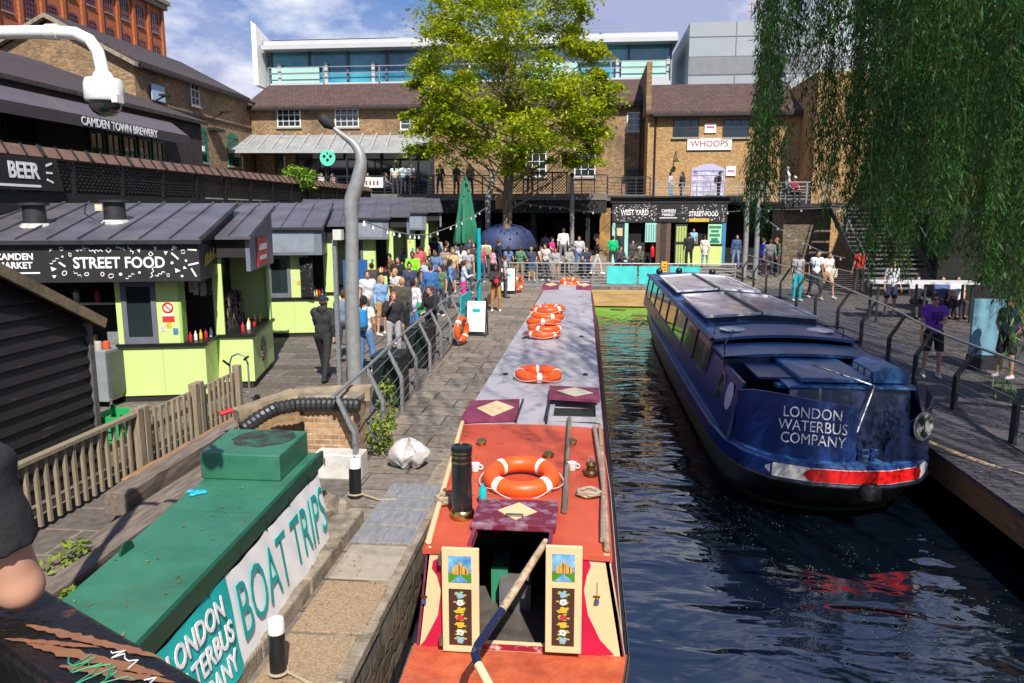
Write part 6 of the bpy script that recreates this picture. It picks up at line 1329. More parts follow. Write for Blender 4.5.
# --- the footbridge we stand on: deck and painted parapet beam
br = thing('footbridge', 'black painted bridge parapet beam with scratched graffiti and peeling paint', 'bridge', (-.9, 1.2, 1.75))
d_ = Vector((.87, -.49, 0)).normalized(); nrm = Vector((.49, .87, 0)).normalized(); o0 = Vector((-1.21, 1.51, 2.6))
def bp_(t, w, z): v = o0 + d_ * t - nrm * w; return (v.x, v.y, z)
par = mat('parapet_paint', (.012, .011, .012), .35, .5, 9, c2=(.16, .065, .03), thr=(.60, .68), bump=.5, bscale=30)
MB().add([bp_(-2.2, .17, 2.47), bp_(3.0, .17, 2.47), bp_(3.0, 0, 2.47), bp_(-2.2, 0, 2.47), bp_(-2.2, .17, 2.6), bp_(3.0, .17, 2.6), bp_(3.0, 0, 2.6), bp_(-2.2, 0, 2.6)], [(3, 2, 1, 0), (4, 5, 6, 7), (0, 1, 5, 4), (1, 2, 6, 5), (2, 3, 7, 6), (3, 0, 4, 7)]).build('parapet_beam', par, br, bevel=.012)
def patch(seed, t0, w0, L, W, m):
    r = random.Random(seed); n = 26; up_ = []; lo_ = []
    for i in range(n + 1):
        u = i / n; env = math.sin(PI * min(1, u * 1.05 + .02)) ** .5 * W / 2; up_.append(bp_(t0 + L * u, max(.006, w0 - .10 * u - env * r.uniform(.5, 1.1)), 2.6022)); lo_.append(bp_(t0 + L * u, max(.008, min(.165, w0 - .10 * u + env * r.uniform(.4, 1.1))), 2.6022))
    MB().add(up_ + lo_[::-1], [tuple(range(2 * n + 2))]).build('peeled_patch', m, br)
po = mat('peeled_orange', (.42, .19, .08), .7, .4, 25, c2=(.22, .09, .05), thr=(.4, .6))
patch(1, .12, .10, .36, .030, po); patch(2, .20, .13, .34, .035, po); patch(3, .33, .13, .24, .03, po); patch(4, .14, .15, .2, .02, po)
def scribble(seed, t0, w0, n, s, m, name, ss=.6):
    r = random.Random(seed); P = []; t_, w = t0, w0
    for i in range(n): t_ += s * r.uniform(.1, .55); w = min(.155, max(.012, w0 + r.uniform(-1, 1) * s * ss)); P.append(bp_(t_, w, 2.6045))
    MB().tube(P, .0015, 4).build(name, m, br)
scribble(3, .36, .05, 9, .03, mat('scribble_white', (.7, .7, .7), .6, 0), 'scribble'); scribble(5, .30, .095, 12, .045, mat('scribble_green', (.05, .28, .15), .6, 0), 'scribble'); scribble(9, .52, .10, 14, .03, MT['scribble_white'], 'scribble'); scribble(12, .50, .06, 10, .028, MT['scribble_white'], 'scribble'); scribble(31, .34, .11, 10, .04, MT['scribble_green'], 'scribble', 1.0)
MB().add([bp_(-2.2, .15, 1.75), bp_(3.0, .15, 1.75), bp_(3.0, .09, 1.75), bp_(-2.2, .09, 1.75), bp_(-2.2, .15, 2.468), bp_(3.0, .15, 2.468), bp_(3.0, .09, 2.468), bp_(-2.2, .09, 2.468)], [(3, 2, 1, 0), (4, 5, 6, 7), (0, 1, 5, 4), (1, 2, 6, 5), (2, 3, 7, 6), (3, 0, 4, 7)]).build('parapet_wall', mat('parapet_side', (.02, .02, .022), .5, .6, 6, c2=(.2, .2, .19), thr=(.6, .68)), br)
q = MB()
for t_, w_ in ((-.12, .16), (.1, .12), (.28, .14)): q.add([bp_(t_, .152, 2.28), bp_(t_ + w_, .152, 2.28), bp_(t_ + w_, .152, 2.44), bp_(t_, .152, 2.44), bp_(t_, .155, 2.28), bp_(t_ + w_, .155, 2.28), bp_(t_ + w_, .155, 2.44), bp_(t_, .155, 2.44)], BF)
each(q, 'sticker', mat('sticker_blue', (.15, .30, .55), .5, .6, 14, c2=(.6, .6, .6), thr=(.45, .6)), br)
MB().add([bp_(-2.2, 2.6, 1.65), bp_(3.0, 2.6, 1.65), bp_(3.0, .0, 1.65), bp_(-2.2, .0, 1.65), bp_(-2.2, 2.6, 1.749), bp_(3.0, 2.6, 1.749), bp_(3.0, .0, 1.749), bp_(-2.2, .0, 1.749)], [(3, 2, 1, 0), (4, 5, 6, 7), (0, 1, 5, 4), (1, 2, 6, 5), (2, 3, 7, 6), (3, 0, 4, 7)]).build('bridge_deck', quaym, br)
# ================================================================== FAR END AND RIGHT BANK
# timber beam and railing across the end of the canal
q = MB(); q.box((-.2, 34.95, -.72), (2.9, 35.28, .0)); q.box((2.93, 34.97, -.70), (5.1, 35.28, .0)); struct(q.build('timber_fender', mat('fender_timber', (.46, .28, .125), .75, .3, 2, bump=.3, stretch=(.6, 6, 6), dirt=.25), bevel=.01))
def straight_rail(name, lab, x0, x1, Y, zf, n, h=1.08, nw=6):
    t = thing(name, lab, 'railing', ((x0 + x1) / 2, Y, .1)); p = MB()
    for i in range(n + 1): x = x0 + (x1 - x0) * i / n; p.box((x - .03, Y - .02, zf), (x + .03, Y + .04, zf + h))
    each(p, 'post', galv, t); MB().tube([(x0 - .05, Y, zf + h), (x1 + .05, Y, zf + h)], .03, 10).build('top_rail', galv, t, smooth=True); MB().box((x0, Y - .05, zf + .02), (x1, Y + .05, zf + .14)).build('kick_plate', galv, t)
    w = MB()
    for k in range(nw): w.tube([(x0, Y, zf + .2 + k * (h - .25) / nw), (x1, Y, zf + .2 + k * (h - .25) / nw)], .008, 5, cap=False)
    w.build('wires', galv, t); return t
straight_rail('end_railing', 'steel railing with wires across the far end of the canal', -3.6, 6.7, 35.4, .12, 8)
cloth_t = mat('teal_awning', (.06, .56, .58), .55, .12, 2)
for px0, px1, lab in ((607, 637, 'left teal banner tied to the far canal railing'), (639, 661, 'teal banner beside the yellow depth gauge post on far railing'), (670, 700, 'right teal banner on the far railing behind the waterbus')):
    a, c = atY(px0, 270, 35.35), atY(px1, 270, 35.35); q = MB(); V = []; n = 12
    for i in range(n + 1):
        x = a.x + (c.x - a.x) * i / n
        for j in range(5): z = .27 + .82 * j / 4; V.append((x, 35.34 - .012 * math.sin(i * 1.1) - .01 * math.sin(j * 2 + i), z))
    q.add(V, [(i * 5 + j, (i + 1) * 5 + j, (i + 1) * 5 + j + 1, i * 5 + j + 1) for i in range(n) for j in range(4)]); tag(q.build('rail_banner', cloth_t, smooth=True), lab, 'banner', 'teal banners on the far railing')
a = atY(664, 270, 35.25); t = thing('depth_gauge', 'yellow depth gauge post with dark markings at the far railing', 'gauge post', (a.x, 35.25, -.8)); MB().box((a.x - .13, 35.2, -.8), (a.x + .13, 35.3, 1.32)).build('post', mat('gauge_yellow', (.75, .42, .02), .5, .15, 6), t)
q = MB()
for k in range(9): q.box((a.x - (.10 if k % 2 else .02), 35.194, .2 + k * .12), (a.x + .09, 35.199, .24 + k * .12))
q.build('markings', mat('gauge_dark', (.12, .05, .01), .5, 0), t)
# right bank railing
crank_rail('boardwalk_railing', 'dark cranked steel railing with bright top rail along the right boardwalk', [(6.35, 7.2), (6.5, 12), (6.6, 15), (7.0, 18.4), (7.1, 22), (7.0, 28), (6.85, 35.2)], 1, 2.06, lambda x, y: gz(6, y), dsteel, first=.55, top=(.30, 1.12), thick=.075)
tr = bpy.data.objects['boardwalk_railing']
for c_ in tr.children:
    if c_.name.startswith('top_rail'): c_.data.materials[0] = mat('brushed_steel', (.62, .62, .62), .3, .08, 9, metal=.85)
# low concrete step platform where people sit
struct(MB().box((-3.6, 38.2, .55), (1.2, 41.5, 1.0)).build('stone_step', mat('step_stone', (.26, .22, .18), .9, .3, 3, bump=.3), bevel=.02))
struct(MB().box((-3.6, 40.0, 1.0), (1.0, 41.5, 1.25)).build('stone_step', MT['step_stone'], bevel=.02))

# --- market kiosk
KY = 44.0
def kx(px): return atY(px, 240, KY).x
def kz(py): return atY(660, py, KY).z
kk = thing('market_kiosk', 'black market kiosk with decorated fascia and lime counter in front of the balcony', 'kiosk', (4.6, KY, .6))
x0, x1 = kx(611.5), kx(726)
ptl = mat('pale_teal_paint', (.35, .66, .62), .5, .1, 3); limp = mat('pale_lime', (.60, .74, .24), .5, .1, 2)
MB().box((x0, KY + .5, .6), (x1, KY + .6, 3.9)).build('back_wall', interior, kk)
MB().box((x0 - .1, KY - .1, kz(203)), (x1 + .1, KY + .2, kz(197.5))).build('cornice', fasc, kk)
MB().box((x0 - .9, KY - .3, kz(197.3)), (x1 + 1.2, KY + .2, kz(196.0))).build('roof', dsteel, kk)
fz1, fz0 = kz(203.2), kz(222.5); fa = MB().box((x0, KY - .06, fz0), (x1, KY + .4, fz1)).build('fascia', fasc, kk)
q = MB(); w0, w1 = kx(657), kx(678)
icon_row(q, x0 + .1, w0 - .1, KY - .065, fz0 + .08, fz1 - .08, 46, 21, avoid=(kx(619), kx(648), kz(215.5), kz(209.5))); icon_row(q, w1 + .1, x1 - .1, KY - .065, fz0 + .08, fz1 - .08, 38, 22, avoid=(kx(683), kx(722), kz(217), kz(211)))
q.build('food_pictures', letter, fa)
text('WEST YARD', .40, ((kx(620) + kx(648)) / 2, KY - .065, kz(212.6)), (PI / 2, 0, 0), letter, fa, bold=.012, sx=.70); text('STREET FOOD', .36, ((kx(685) + kx(720)) / 2, KY - .065, kz(214)), (PI / 2, 0, 0), letter, fa, bold=.01, sx=.70)
pl_ = MB().box((w0, KY - .09, fz0 + .05), (w1, KY - .061, fz1 - .05)).build('name_board', blackmatt, fa); text('CAMDEN\nMARKET', .24, ((w0 + w1) / 2, KY - .095, kz(212.8)), (PI / 2, 0, 0), letter, pl_, bold=.006, sx=.78, line=.85); q = MB(); q.box((w0 + .1, KY - .094, kz(218.2)), (w1 - .1, KY - .091, kz(217.4))); q.build('name_underline', letter, pl_)
def kbox(px0, px1, py0, py1, y0, y1, m, nm): return MB().box((kx(px0), KY + y0, kz(py1)), (kx(px1), KY + y1, kz(py0))).build(nm, m, kk)
BT = 267
kbox(612, 615, 223, BT, -.03, .45, ptl, 'corner_post'); kbox(624.5, 628, 223, BT, -.03, .02, ptl, 'post'); d_ = kbox(615.1, 624.4, 223, BT, .0, .05, dsteel, 'side_door'); MB().box((kx(616.6), KY - .006, kz(236)), (kx(622.4), KY - .001, kz(228))).build('poster', mat('poster_cream', (.62, .52, .32), .6, .5, 9), d_)
s = kbox(645, 656, 223, 242, -.05, -.01, ptl, 'striped_shutter'); q = MB()
for k in range(5): q.box((kx(646) + k * .13, KY - .056, kz(241)), (kx(646) + k * .13 + .05, KY - .051, kz(224.5)))
q.build('shutter_stripes', mat('stripe_dark', (.10, .22, .21), .5, .1, 3), s)
kbox(628.1, 645, 242.5, BT, .0, .06, dsteel, 'counter'); kbox(656.1, 660, 223, BT, -.02, .05, mat('brown_post', (.13, .075, .05), .7, .3, 4), 'post'); kbox(666, 670.5, 223, BT, -.02, .05, MT['brown_post'], 'post'); kbox(660.1, 665.9, 223, BT, .0, .04, mat('door_brown', (.045, .032, .028), .7, .3, 4), 'door')
for (a_, c_) in ((675, 687),):
    s = kbox(a_, c_, 224, BT, -.02, .04, fasc, 'shutter_door'); q = MB()
    for r_ in range(2):
        for k in range(4): q.box((kx(a_ + 1.2) + k * .145, KY - .026, kz(241.5 if r_ == 0 else 263)), (kx(a_ + 1.2) + k * .145 + .115, KY - .021, kz(226 if r_ == 0 else 244.5)))
    q.build('shutter_slats', mat('lime_dull', (.42, .52, .16), .6, .2, 4), s)
kbox(688, 721.5, 245, BT, -.25, .1, limp, 'serving_counter'); kbox(687.5, 722, 243.8, 244.9, -.3, .12, black, 'counter_top'); kbox(721.6, 725.5, 212, BT, -.03, .45, mat('kiosk_blue', (.05, .22, .42), .5, .15, 3), 'corner_post')
kbox(688, 708, 218.3, 221.7, -.10, -.062, mat('sign_ochre', (.62, .42, .06), .5, .15, 4), 'yellow_sign')
s = kbox(707.5, 721, 224, 243.6, -.10, -.04, mat('menu_green', (.42, .66, .42), .5, .1, 3), 'menu_board'); q = MB()
for k, (py, w_) in enumerate(((227, .9), (231, .6), (235, .8), (239, .5), (241.5, .75))): c = (kx(707.5) + kx(721)) / 2; q.box((c - w_ * .36, KY - .106, kz(py + 1.2)), (c + w_ * .36, KY - .101, kz(py - 1.2)))
q.build('menu_lines', mat('menu_text', (.02, .22, .14), .5, .1, 3), s)
t = thing('fire_extinguisher', 'red fire extinguisher hung in the kiosk opening', 'fire extinguisher', (kx(652.5), KY - .1, kz(256))); MB().lathe([(.10, 0), (.115, .02), (.115, .5), (.06, .6), (.03, .62), (.03, .7)], (kx(652.5), KY - .14, kz(257)), 14).build('cylinder', mat('extinguisher_red', (.6, .02, .02), .3, .1, 4), t, smooth=True); MB().bar((kx(652.5) - .06, KY - .14, kz(257) + .72), (kx(652.5) + .08, KY - .14, kz(257) + .74), .03, .03).build('handle', black, t)
a, c = atY(600, 208, 43.9), atY(612, 252, 43.9); m_ = MB().box((a.x, 43.9, .6), (c.x - .12, 44.0, a.z)).build('mural_panel', mat('mural_orange', (.30, .13, .03), .7, .7, 1.5, c2=(.48, .27, .08))); tag(m_, 'orange brown painted wooden panel left of the kiosk', 'panel')
MB().box((7.9, 46.4, .6), (12.2, 46.5, 3.98)).build('undercroft_wall', interior, ws)
MB().box((-1.0, 46.4, .6), (7.9, 46.5, 3.98)).build('undercroft_wall', interior, ws)

# --- parasols
def parasol_closed(x, y, lab, m):
    t = thing('closed_parasol', lab, 'parasol', (x, y, gz(x, y))); g = gz(x, y); MB().tube([(x, y, g), (x, y, g + 5.0)], .045, 10).build('pole', galv, t, smooth=True)
    q = MB(); n = 40; rings = []
    for z, r in ((1.75, .50), (1.8, .54), (2.6, .47), (3.6, .33), (4.6, .16), (4.9, .06)): rings.append([(x + (r * (1 + .16 * math.sin(8 * 2 * PI * k / n + z))) * math.cos(2 * PI * k / n), y + (r * (1 + .16 * math.sin(8 * 2 * PI * k / n + z))) * math.sin(2 * PI * k / n), g + z) for k in range(n)])
    q.loft(rings); q.build('canopy', m, t, smooth=True); MB().box((x - .35, y - .35, g), (x + .35, y + .35, g + .08)).build('base', dsteel, t); return t
b_ = atY(466, 240, 36.5); parasol_closed(b_.x, 36.5, 'closed dark green parasol standing among the crowd', mat('parasol_green', (.02, .17, .10), .75, .15, 2))
def parasol_open(x, y, zt, R0, lab, m):
    t = thing('open_parasol', lab, 'parasol', (x, y, gz(x, y))); g = gz(x, y); MB().tube([(x, y, g), (x, y, g + zt)], .035, 8).build('pole', galv, t, smooth=True)
    q = MB(); n = 24; rings = []
    for f, dz in ((1, -1.25), (.97, -.85), (.80, -.42), (.45, -.12), (.04, 0)): rings.append([(x + R0 * f * math.cos(2 * PI * k / n) * (1 - .04 * (k % 3 == 1)), y + R0 * f * math.sin(2 * PI * k / n), g + zt + dz) for k in range(n)])
    q.loft(rings, caps=(False, True)); q.build('canopy', m, t, smooth=True)
    r = MB()
    for k in range(8):
        a = 2 * PI * k / 8; r.tube([(x + .95 * R0 * math.cos(a), y + .95 * R0 * math.sin(a), g + zt - 1.0), (x + .5 * R0 * math.cos(a), y + .5 * R0 * math.sin(a), g + zt - .30), (x, y, g + zt - .08)], .014, 5)
    each(r, 'rib', mat('rib_pale', (.4, .45, .6), .5, .1, 4), t); return t
b_ = atY(512, 232, 39.8); parasol_open(b_.x - .1, 38.0, 2.5, 1.5, 'open navy blue parasol behind the tree trunk', mat('parasol_blue', (.012, .02, .07), .6, .35, 1.0, c2=(.04, .065, .17)))
# brown sign box on the tree
t = MB().box((atY(496, 205, 37.7).x, 37.5, atY(500, 209, 37.7).z), (atY(504, 205, 37.7).x, 37.7, atY(500, 196, 37.7).z)).build('wooden_sign', mat('sign_brown', (.42, .20, .08), .7, .3, 5)); tag(t, 'small brown wooden sign fixed beside the tree trunk', 'sign')

# --- string lights
def lights(lab, P, sag, nb):
    t = thing('string_lights', lab, 'string lights', P[0]); pts = []
    for a, c in zip(P[:-1], P[1:]):
        a = Vector(a); c = Vector(c)
        for i in range(13): u = i / 12; pts.append(a.lerp(c, u) - Vector((0, 0, sag * 4 * u * (1 - u))))
    MB().tube(pts, .016, 5).build('cable', mat('cable_grey', (.25, .25, .25), .5, 0), t); q = MB(); L = len(pts)
    for i in range(nb): p = pts[int((i + .5) * L / nb)]; q.lathe([(.018, 0), (.02, -.025), (.042, -.07), (.034, -.11), (0, -.125)], p, 8)
    each(q, 'bulb', mat('bulb_glass', (.75, .74, .7), .2, .05, 4), t, smooth=True)
lights('string of bulbs from the wavy lamp post to the second lamp post', [atY(364, 221, 15), atY(430, 234, 24), atY(490, 205, 37.9)], .12, 20)
lights('string of bulbs from the tree to the kiosk roof', [atY(500, 198, 38.5), atY(560, 207, 40), atY(615, 212, 43.5), atY(740, 211, 37)], .1, 16)
lights('string of bulbs falling from the grey poles towards the stair', [atY(758, 212, 36.9), atY(800, 240, 33), atY(845, 258, 30)], .1, 10)
lights('pale cable with bulbs above the stair and landing', [atY(757, 209, 36.9), atY(840, 207, 31), atY(920, 203, 24)], .05, 5)
# pale blue board at right edge, ledge under the willow
t = thing('blue_board', 'pale blue upright board near the right edge under the willow', 'board', (9.6, 17.6, 0)); a, c = on(985, 352, 0), on(1010, 352, 0)
P0 = atY(975, 300, 17.6); P1 = atY(1009, 300, 17.6); MB().box((P0.x, 17.6, .35), (P1.x, 17.68, atY(990, 299, 17.6).z)).build('board', mat('board_blue_shaded', (.16, .33, .42), .5, .1, 3), t); MB().box((P0.x, 17.58, 0), (P1.x, 17.75, .349)).build('board_base', blackmatt, t)  # pale blue darkened in the colour itself for the willow's shade
t = thing('market_table', 'long low white topped table in the shade under the willow', 'table', (11.5, 24, .2)); P0, P1 = atY(868, 285, 24), atY(975, 285, 24); zt_ = atY(920, 281, 24).z; MB().box((P0.x, 23.6, zt_ - .06), (P1.x, 24.4, zt_)).build('table_top', mat('table_white', (.6, .6, .6), .5, .1, 3), t); q = MB()
for x in (P0.x + .2, (P0.x + P1.x) / 2, P1.x - .2):
    for y in (23.7, 24.3): q.box((x - .03, y - .03, gz(9, 24)), (x + .03, y + .03, zt_ - .061))
each(q, 'leg', dsteel, t)
MB().box((10.9, 25.0, -.1), (14.9, 25.1, 3.4)).build('arch_dark', interior, rw)  # near-black sheet stands for the shade inside the arch

# ================================================================== TREES
def leaves(cent, size, spread_dir=None, flat=.5, lw=.45):
    """rhombic leaves (n,4,3) with random facing"""
    n = len(cent); C = np.asarray(cent); s = size * RNG.uniform(.6, 1.35, n)[:, None]
    nrm = RNG.normal(size=(n, 3)); nrm[:, 2] = np.abs(nrm[:, 2]) * 1.0 + flat; nrm /= np.linalg.norm(nrm, axis=1)[:, None]
    d = RNG.normal(size=(n, 3)) if spread_dir is None else spread_dir + RNG.normal(size=(n, 3)) * .35
    d -= nrm * np.sum(d * nrm, 1)[:, None]; d /= np.linalg.norm(d, axis=1)[:, None] + 1e-9; e = np.cross(nrm, d)
    return np.stack([C - d * s, C + e * s * lw, C + d * s, C - e * s * lw], 1)
def limb(mb, p, q, r0, r1, bend, n=6):
    p = Vector(p); q = Vector(q); P = []; Rr = []
    for i in range(n + 1):
        u = i / n; P.append(p.lerp(q, u) + Vector(bend) * 4 * u * (1 - u)); Rr.append(r0 + (r1 - r0) * u)
    mb.tube(P, Rr, 8); return P
bark = mat('bark', (.17, .125, .085), .95, .45, 3, bump=1.0, bscale=12, stretch=(3, 3, .6), c2=(.30, .25, .18))
tx = atY(508, 240, 37.3).x; TB = Vector((tx, 37.3, .55))
tree = thing('locust_tree', 'bright yellow green tree with layered foliage rising from the plaza', 'tree', TB)
q = MB(); top = TB + Vector((.15, 0, 13.4))
trunkP = [TB, TB + Vector((-.05, 0, 2)), TB + Vector((.02, 0, 4.5)), TB + Vector((.12, .1, 7)), TB + Vector((-.1, .1, 10)), top]
q.tube(trunkP, [.30, .24, .22, .18, .12, .04], 12); q.build('trunk', bark, tree, smooth=True)
random.seed(21); clumps = []
spec = [  # px, py of clump centre, depth offset, radius (m): outline traced loosely from the look of the crown, spread in depth
 (440, 20, 0, 1.3), (470, 10, 1, 1.5), (500, -5, -1, 1.5), (535, 5, 1, 1.5), (560, -2, 0, 1.1), (580, 8, 0, .8), (450, 38, -1, 1.2), (490, 40, 0, 1.5), (520, 30, -1.5, 1.5), (555, 30, 1, 1.1), (430, 62, 0, 1.1), (455, 72, -1.2, 1.4), (500, 70, 1.5, 1.3), (540, 62, -.5, 1.3), (575, 45, 0, .8), (590, 55, .5, .7), (440, 92, .5, 1.0), (470, 98, -1.5, 1.1), (520, 95, 0, 1.3), (560, 85, -1, 1.2), (590, 82, 0, 1.0), (608, 88, .5, .7), (430, 125, 0, 1.0), (455, 118, -1, 1.3), (490, 115, 1, 1.2), (530, 122, -1.5, 1.3), (565, 110, 0, 1.4), (598, 108, 0, 1.0), (425, 145, .3, .8), (450, 142, -.8, 1.1), (480, 140, .5, 1.0), (505, 150, -1, 1.0), (545, 140, -.5, 1.1), (580, 132, .5, 1.2), (600, 128, .5, .8), (595, 152, .5, .6), (515, 165, -1, .6), (565, 152, 0, .7), (480, -20, 0, 1.4), (520, -25, 0, 1.3), (600, 72, .3, .4), (415, 82, .2, .45), (575, 160, .2, .4), (412, 112, .4, .4)]
LF = []; bq = MB()
for px, py, dy, r in spec:
    c = atY(px, py, 37.3 + dy * 1.5); f = min(.95, max(.12, (c.z - 3.2) / 11)); k = max(.18, min(.92, (c.z - TB.z - 1.6) / 13.4)); base = None
    i = k * 5; a_, b_ = trunkP[int(i)], trunkP[min(5, int(i) + 1)]; base = a_.lerp(b_, i - int(i)); limb(bq, base, c, .06 * (1.25 - k), .018, (0, 0, -.25)); 
    for _ in range(int(5 + r * 5)):
        # sprays: flat layered feathery tufts inside the clump
        d = Vector((random.gauss(0, .48), random.gauss(0, .48), random.gauss(0, .34))) * r; cc_ = c + d; m_ = int(125 * (.6 + random.random()))
        s_ = r * random.uniform(.20, .38); off = RNG.normal(size=(m_, 3)) * np.array([s_, s_, s_ * .34]); off[:, 2] -= .22 * (off[:, 0] ** 2 + off[:, 1] ** 2) / s_
        LF.append(np.array(cc_) + off)
each(bq, 'limb', bark, tree, smooth=True)
LF = np.concatenate(LF); locleaf = leafmat('locust_leaf', (.17, .29, .010), (.54, .56, .016), (.74, .55, .04), scale=.9, trans=.42)
npmesh('crown', leaves(LF, .105, flat=.7), locleaf, tree)
# shrub on the walkway and small plants
shr = leafmat('shrub_leaf', (.08, .22, .015), (.30, .45, .04), scale=4, trans=.3)
def bush(lab, c, rx, ry, rz, n, size, name='bush', cat='bush', stems=5, m=None):
    t = thing(name, lab, cat, (c[0], c[1], c[2])); q = MB()
    for k in range(stems): a = random.uniform(0, 6.28); q.tube([(c[0], c[1], c[2]), (c[0] + rx * .5 * math.cos(a), c[1] + ry * .5 * math.sin(a), c[2] + rz * random.uniform(.8, 1.5))], [.02, .006], 5)
    q.build('stems', bark, t); P = RNG.normal(size=(n, 3)); P /= np.linalg.norm(P, axis=1)[:, None]; P *= RNG.uniform(.35, 1.05, n)[:, None] ** .6; lump = 1 + .25 * np.sin(P[:, 0] * 5 + P[:, 2] * 4) * np.cos(P[:, 1] * 4)
    P = P * lump[:, None] * np.array([rx, ry, rz]) + np.array([c[0], c[1], c[2] + rz]); npmesh('foliage', leaves(P, size), m or shr, t); return t
c = atY(300, 192, 30); bush('round bright green shrub on the upper walkway', (c.x, 30, c.z), .72, .6, .52, 900, .09)
bush('leafy weeds growing at the foot of the brick pier', (-2.95, 10.4, 0), .2, .25, .32, 240, .05, 'weeds', 'weeds', 6, leafmat('weed_leaf', (.10, .22, .02), (.38, .42, .06), scale=6))
bush('green ferny weeds between railing and bin', (-3.15, 11.6, 0), .16, .3, .42, 200, .05, 'weeds', 'weeds', 6, MT['weed_leaf'])
c = on(72, 556, .3); bush('small ivy plant growing beside the old timbers', (c.x, c.y, .1), .16, .3, .17, 130, .045, 'ivy', 'plant', 3, MT['weed_leaf'])
c = on(80, 590, .6); bush('tiny ivy sprig at the corner of the green cover', (c.x - .1, c.y, .45), .06, .1, .09, 40, .035, 'ivy', 'plant', 2, MT['weed_leaf'])

# --- weeping willow on the right bank
wil = leafmat('willow_leaf', (.022, .085, .018), (.075, .20, .040), (.19, .31, .07), scale=1.6, trans=.5)
wt = thing('weeping_willow', 'large weeping willow with long hanging fronds on the right', 'tree', (10.6, 9.5, 0))
q = MB(); T0 = Vector((10.6, 9.5, -.05)); q.tube([T0, T0 + Vector((-.1, 0, 2.2)), T0 + Vector((-.3, .2, 4.6)), T0 + Vector((-.5, .1, 7.5)), T0 + Vector((-.8, 0, 10.5))], [.62, .5, .44, .32, .16], 14); q.build('trunk', bark, wt, smooth=True)
random.seed(33); bq = MB(); ends = []
for k in range(26):
    a = random.uniform(0, 2 * PI) if k > 12 else random.uniform(.65 * PI, 1.5 * PI); L = random.uniform(3, 9.5); z0 = random.uniform(4.5, 9.5); st_ = T0 + Vector((-.35, .1, z0)); e = st_ + Vector((L * math.cos(a), L * math.sin(a), random.uniform(1.0, 3.0))); limb(bq, st_, e, .13, .03, (0, 0, .8)); ends.append((st_, e))
each(bq, 'limb', bark, wt, smooth=True)
FR = []; FD = []; TW = MB()
def frond(x, y, ztop, zbot, dens=46, drift=.25, sz=.052):
    L = ztop - zbot
    if L < .25: return
    n = int(L * dens); t = np.sort(RNG.uniform(0, 1, n)); ax, ay = RNG.normal(0, drift, 2); ph = RNG.uniform(0, 6.28, 2)
    X = x + ax * t ** 1.5 + .05 * np.sin(t * L * 1.7 + ph[0]); Yy = y + ay * t ** 1.5 + .05 * np.sin(t * L * 1.4 + ph[1]); Z = ztop - t * L
    side = RNG.uniform(0, 2 * PI, n); spread = RNG.uniform(.02, .085, n); d = np.stack([np.cos(side) * .62, np.sin(side) * .62, -np.ones(n) * RNG.uniform(.8, 2.2, n)], 1)
    C = np.stack([X + np.cos(side) * spread, Yy + np.sin(side) * spread, Z - spread * .7], 1); FR.append(C); FD.append(d)
    m = max(3, int(L / .5)); P = [(x + ax * (i / m) ** 1.5 + .05 * math.sin(i / m * L * 1.7 + ph[0]), y + ay * (i / m) ** 1.5 + .05 * math.sin(i / m * L * 1.4 + ph[1]), ztop - L * i / m) for i in range(m + 1)]
    TW.tube(P, [.0042 - .0026 * i / m for i in range(m + 1)], 4, cap=False)
# lower outline of the hanging curtain, seen from the bridge (px -> py)
# long strands in bunches: (px of bunch, half width, lowest py, how many, depth range)
def bunch(px0, w, pb, n, ya, yb, rag=50, dens=150):
    for i in range(n):
        y = random.uniform(ya, yb); px = random.gauss(px0, w); p_ = pb - abs(random.gauss(0, rag)); b_ = atY(px, p_, y)
        zt = max(b_.z + 1.0, min(11, EYE + .30 * y + random.uniform(.6, 2.5))); frond(b_.x, y, zt, b_.z, dens=dens * random.uniform(.7, 1.2), drift=.12)
bunch(757, 7, 238, 16, 8.5, 11, 45); bunch(770, 8, 205, 12, 9, 12, 50); bunch(800, 10, 105, 10, 9, 12, 40); bunch(822, 9, 205, 16, 8, 12, 50); bunch(846, 10, 262, 20, 8, 12, 60); bunch(868, 10, 282, 22, 7, 12, 60); bunch(790, 9, 70, 8, 9, 12, 30)
for px, pb, n in ((892, 292, 26), (912, 272, 26), (935, 262, 26), (958, 262, 28), (982, 285, 30), (1005, 305, 32), (1030, 335, 30), (1060, 365, 28), (1100, 390, 24), (1150, 400, 22), (1200, 400, 16)): bunch(px, 12, pb, n, 6.0, 13, 70, 135)
bunch(1016, 5, 440, 3, 5.2, 6.2, 20, 110); bunch(985, 10, 165, 8, 4.6, 5.4, 40, 120); bunch(1015, 12, 240, 9, 4.4, 5.4, 60, 120); bunch(1060, 20, 330, 10, 4.2, 5.4, 60, 110); bunch(870, 12, 60, 6, 5.5, 6.5, 40, 120); bunch(920, 14, 90, 7, 5.2, 6.2, 50, 120)
for i in range(260):   # the far side of the crown, a dim backdrop of more strands
    y = random.uniform(10, 16); px = random.uniform(860, 1200); b_ = atY(px, random.uniform(60, 270), y); frond(b_.x, y, b_.z + random.uniform(2.5, 5), b_.z, dens=70, drift=.25)
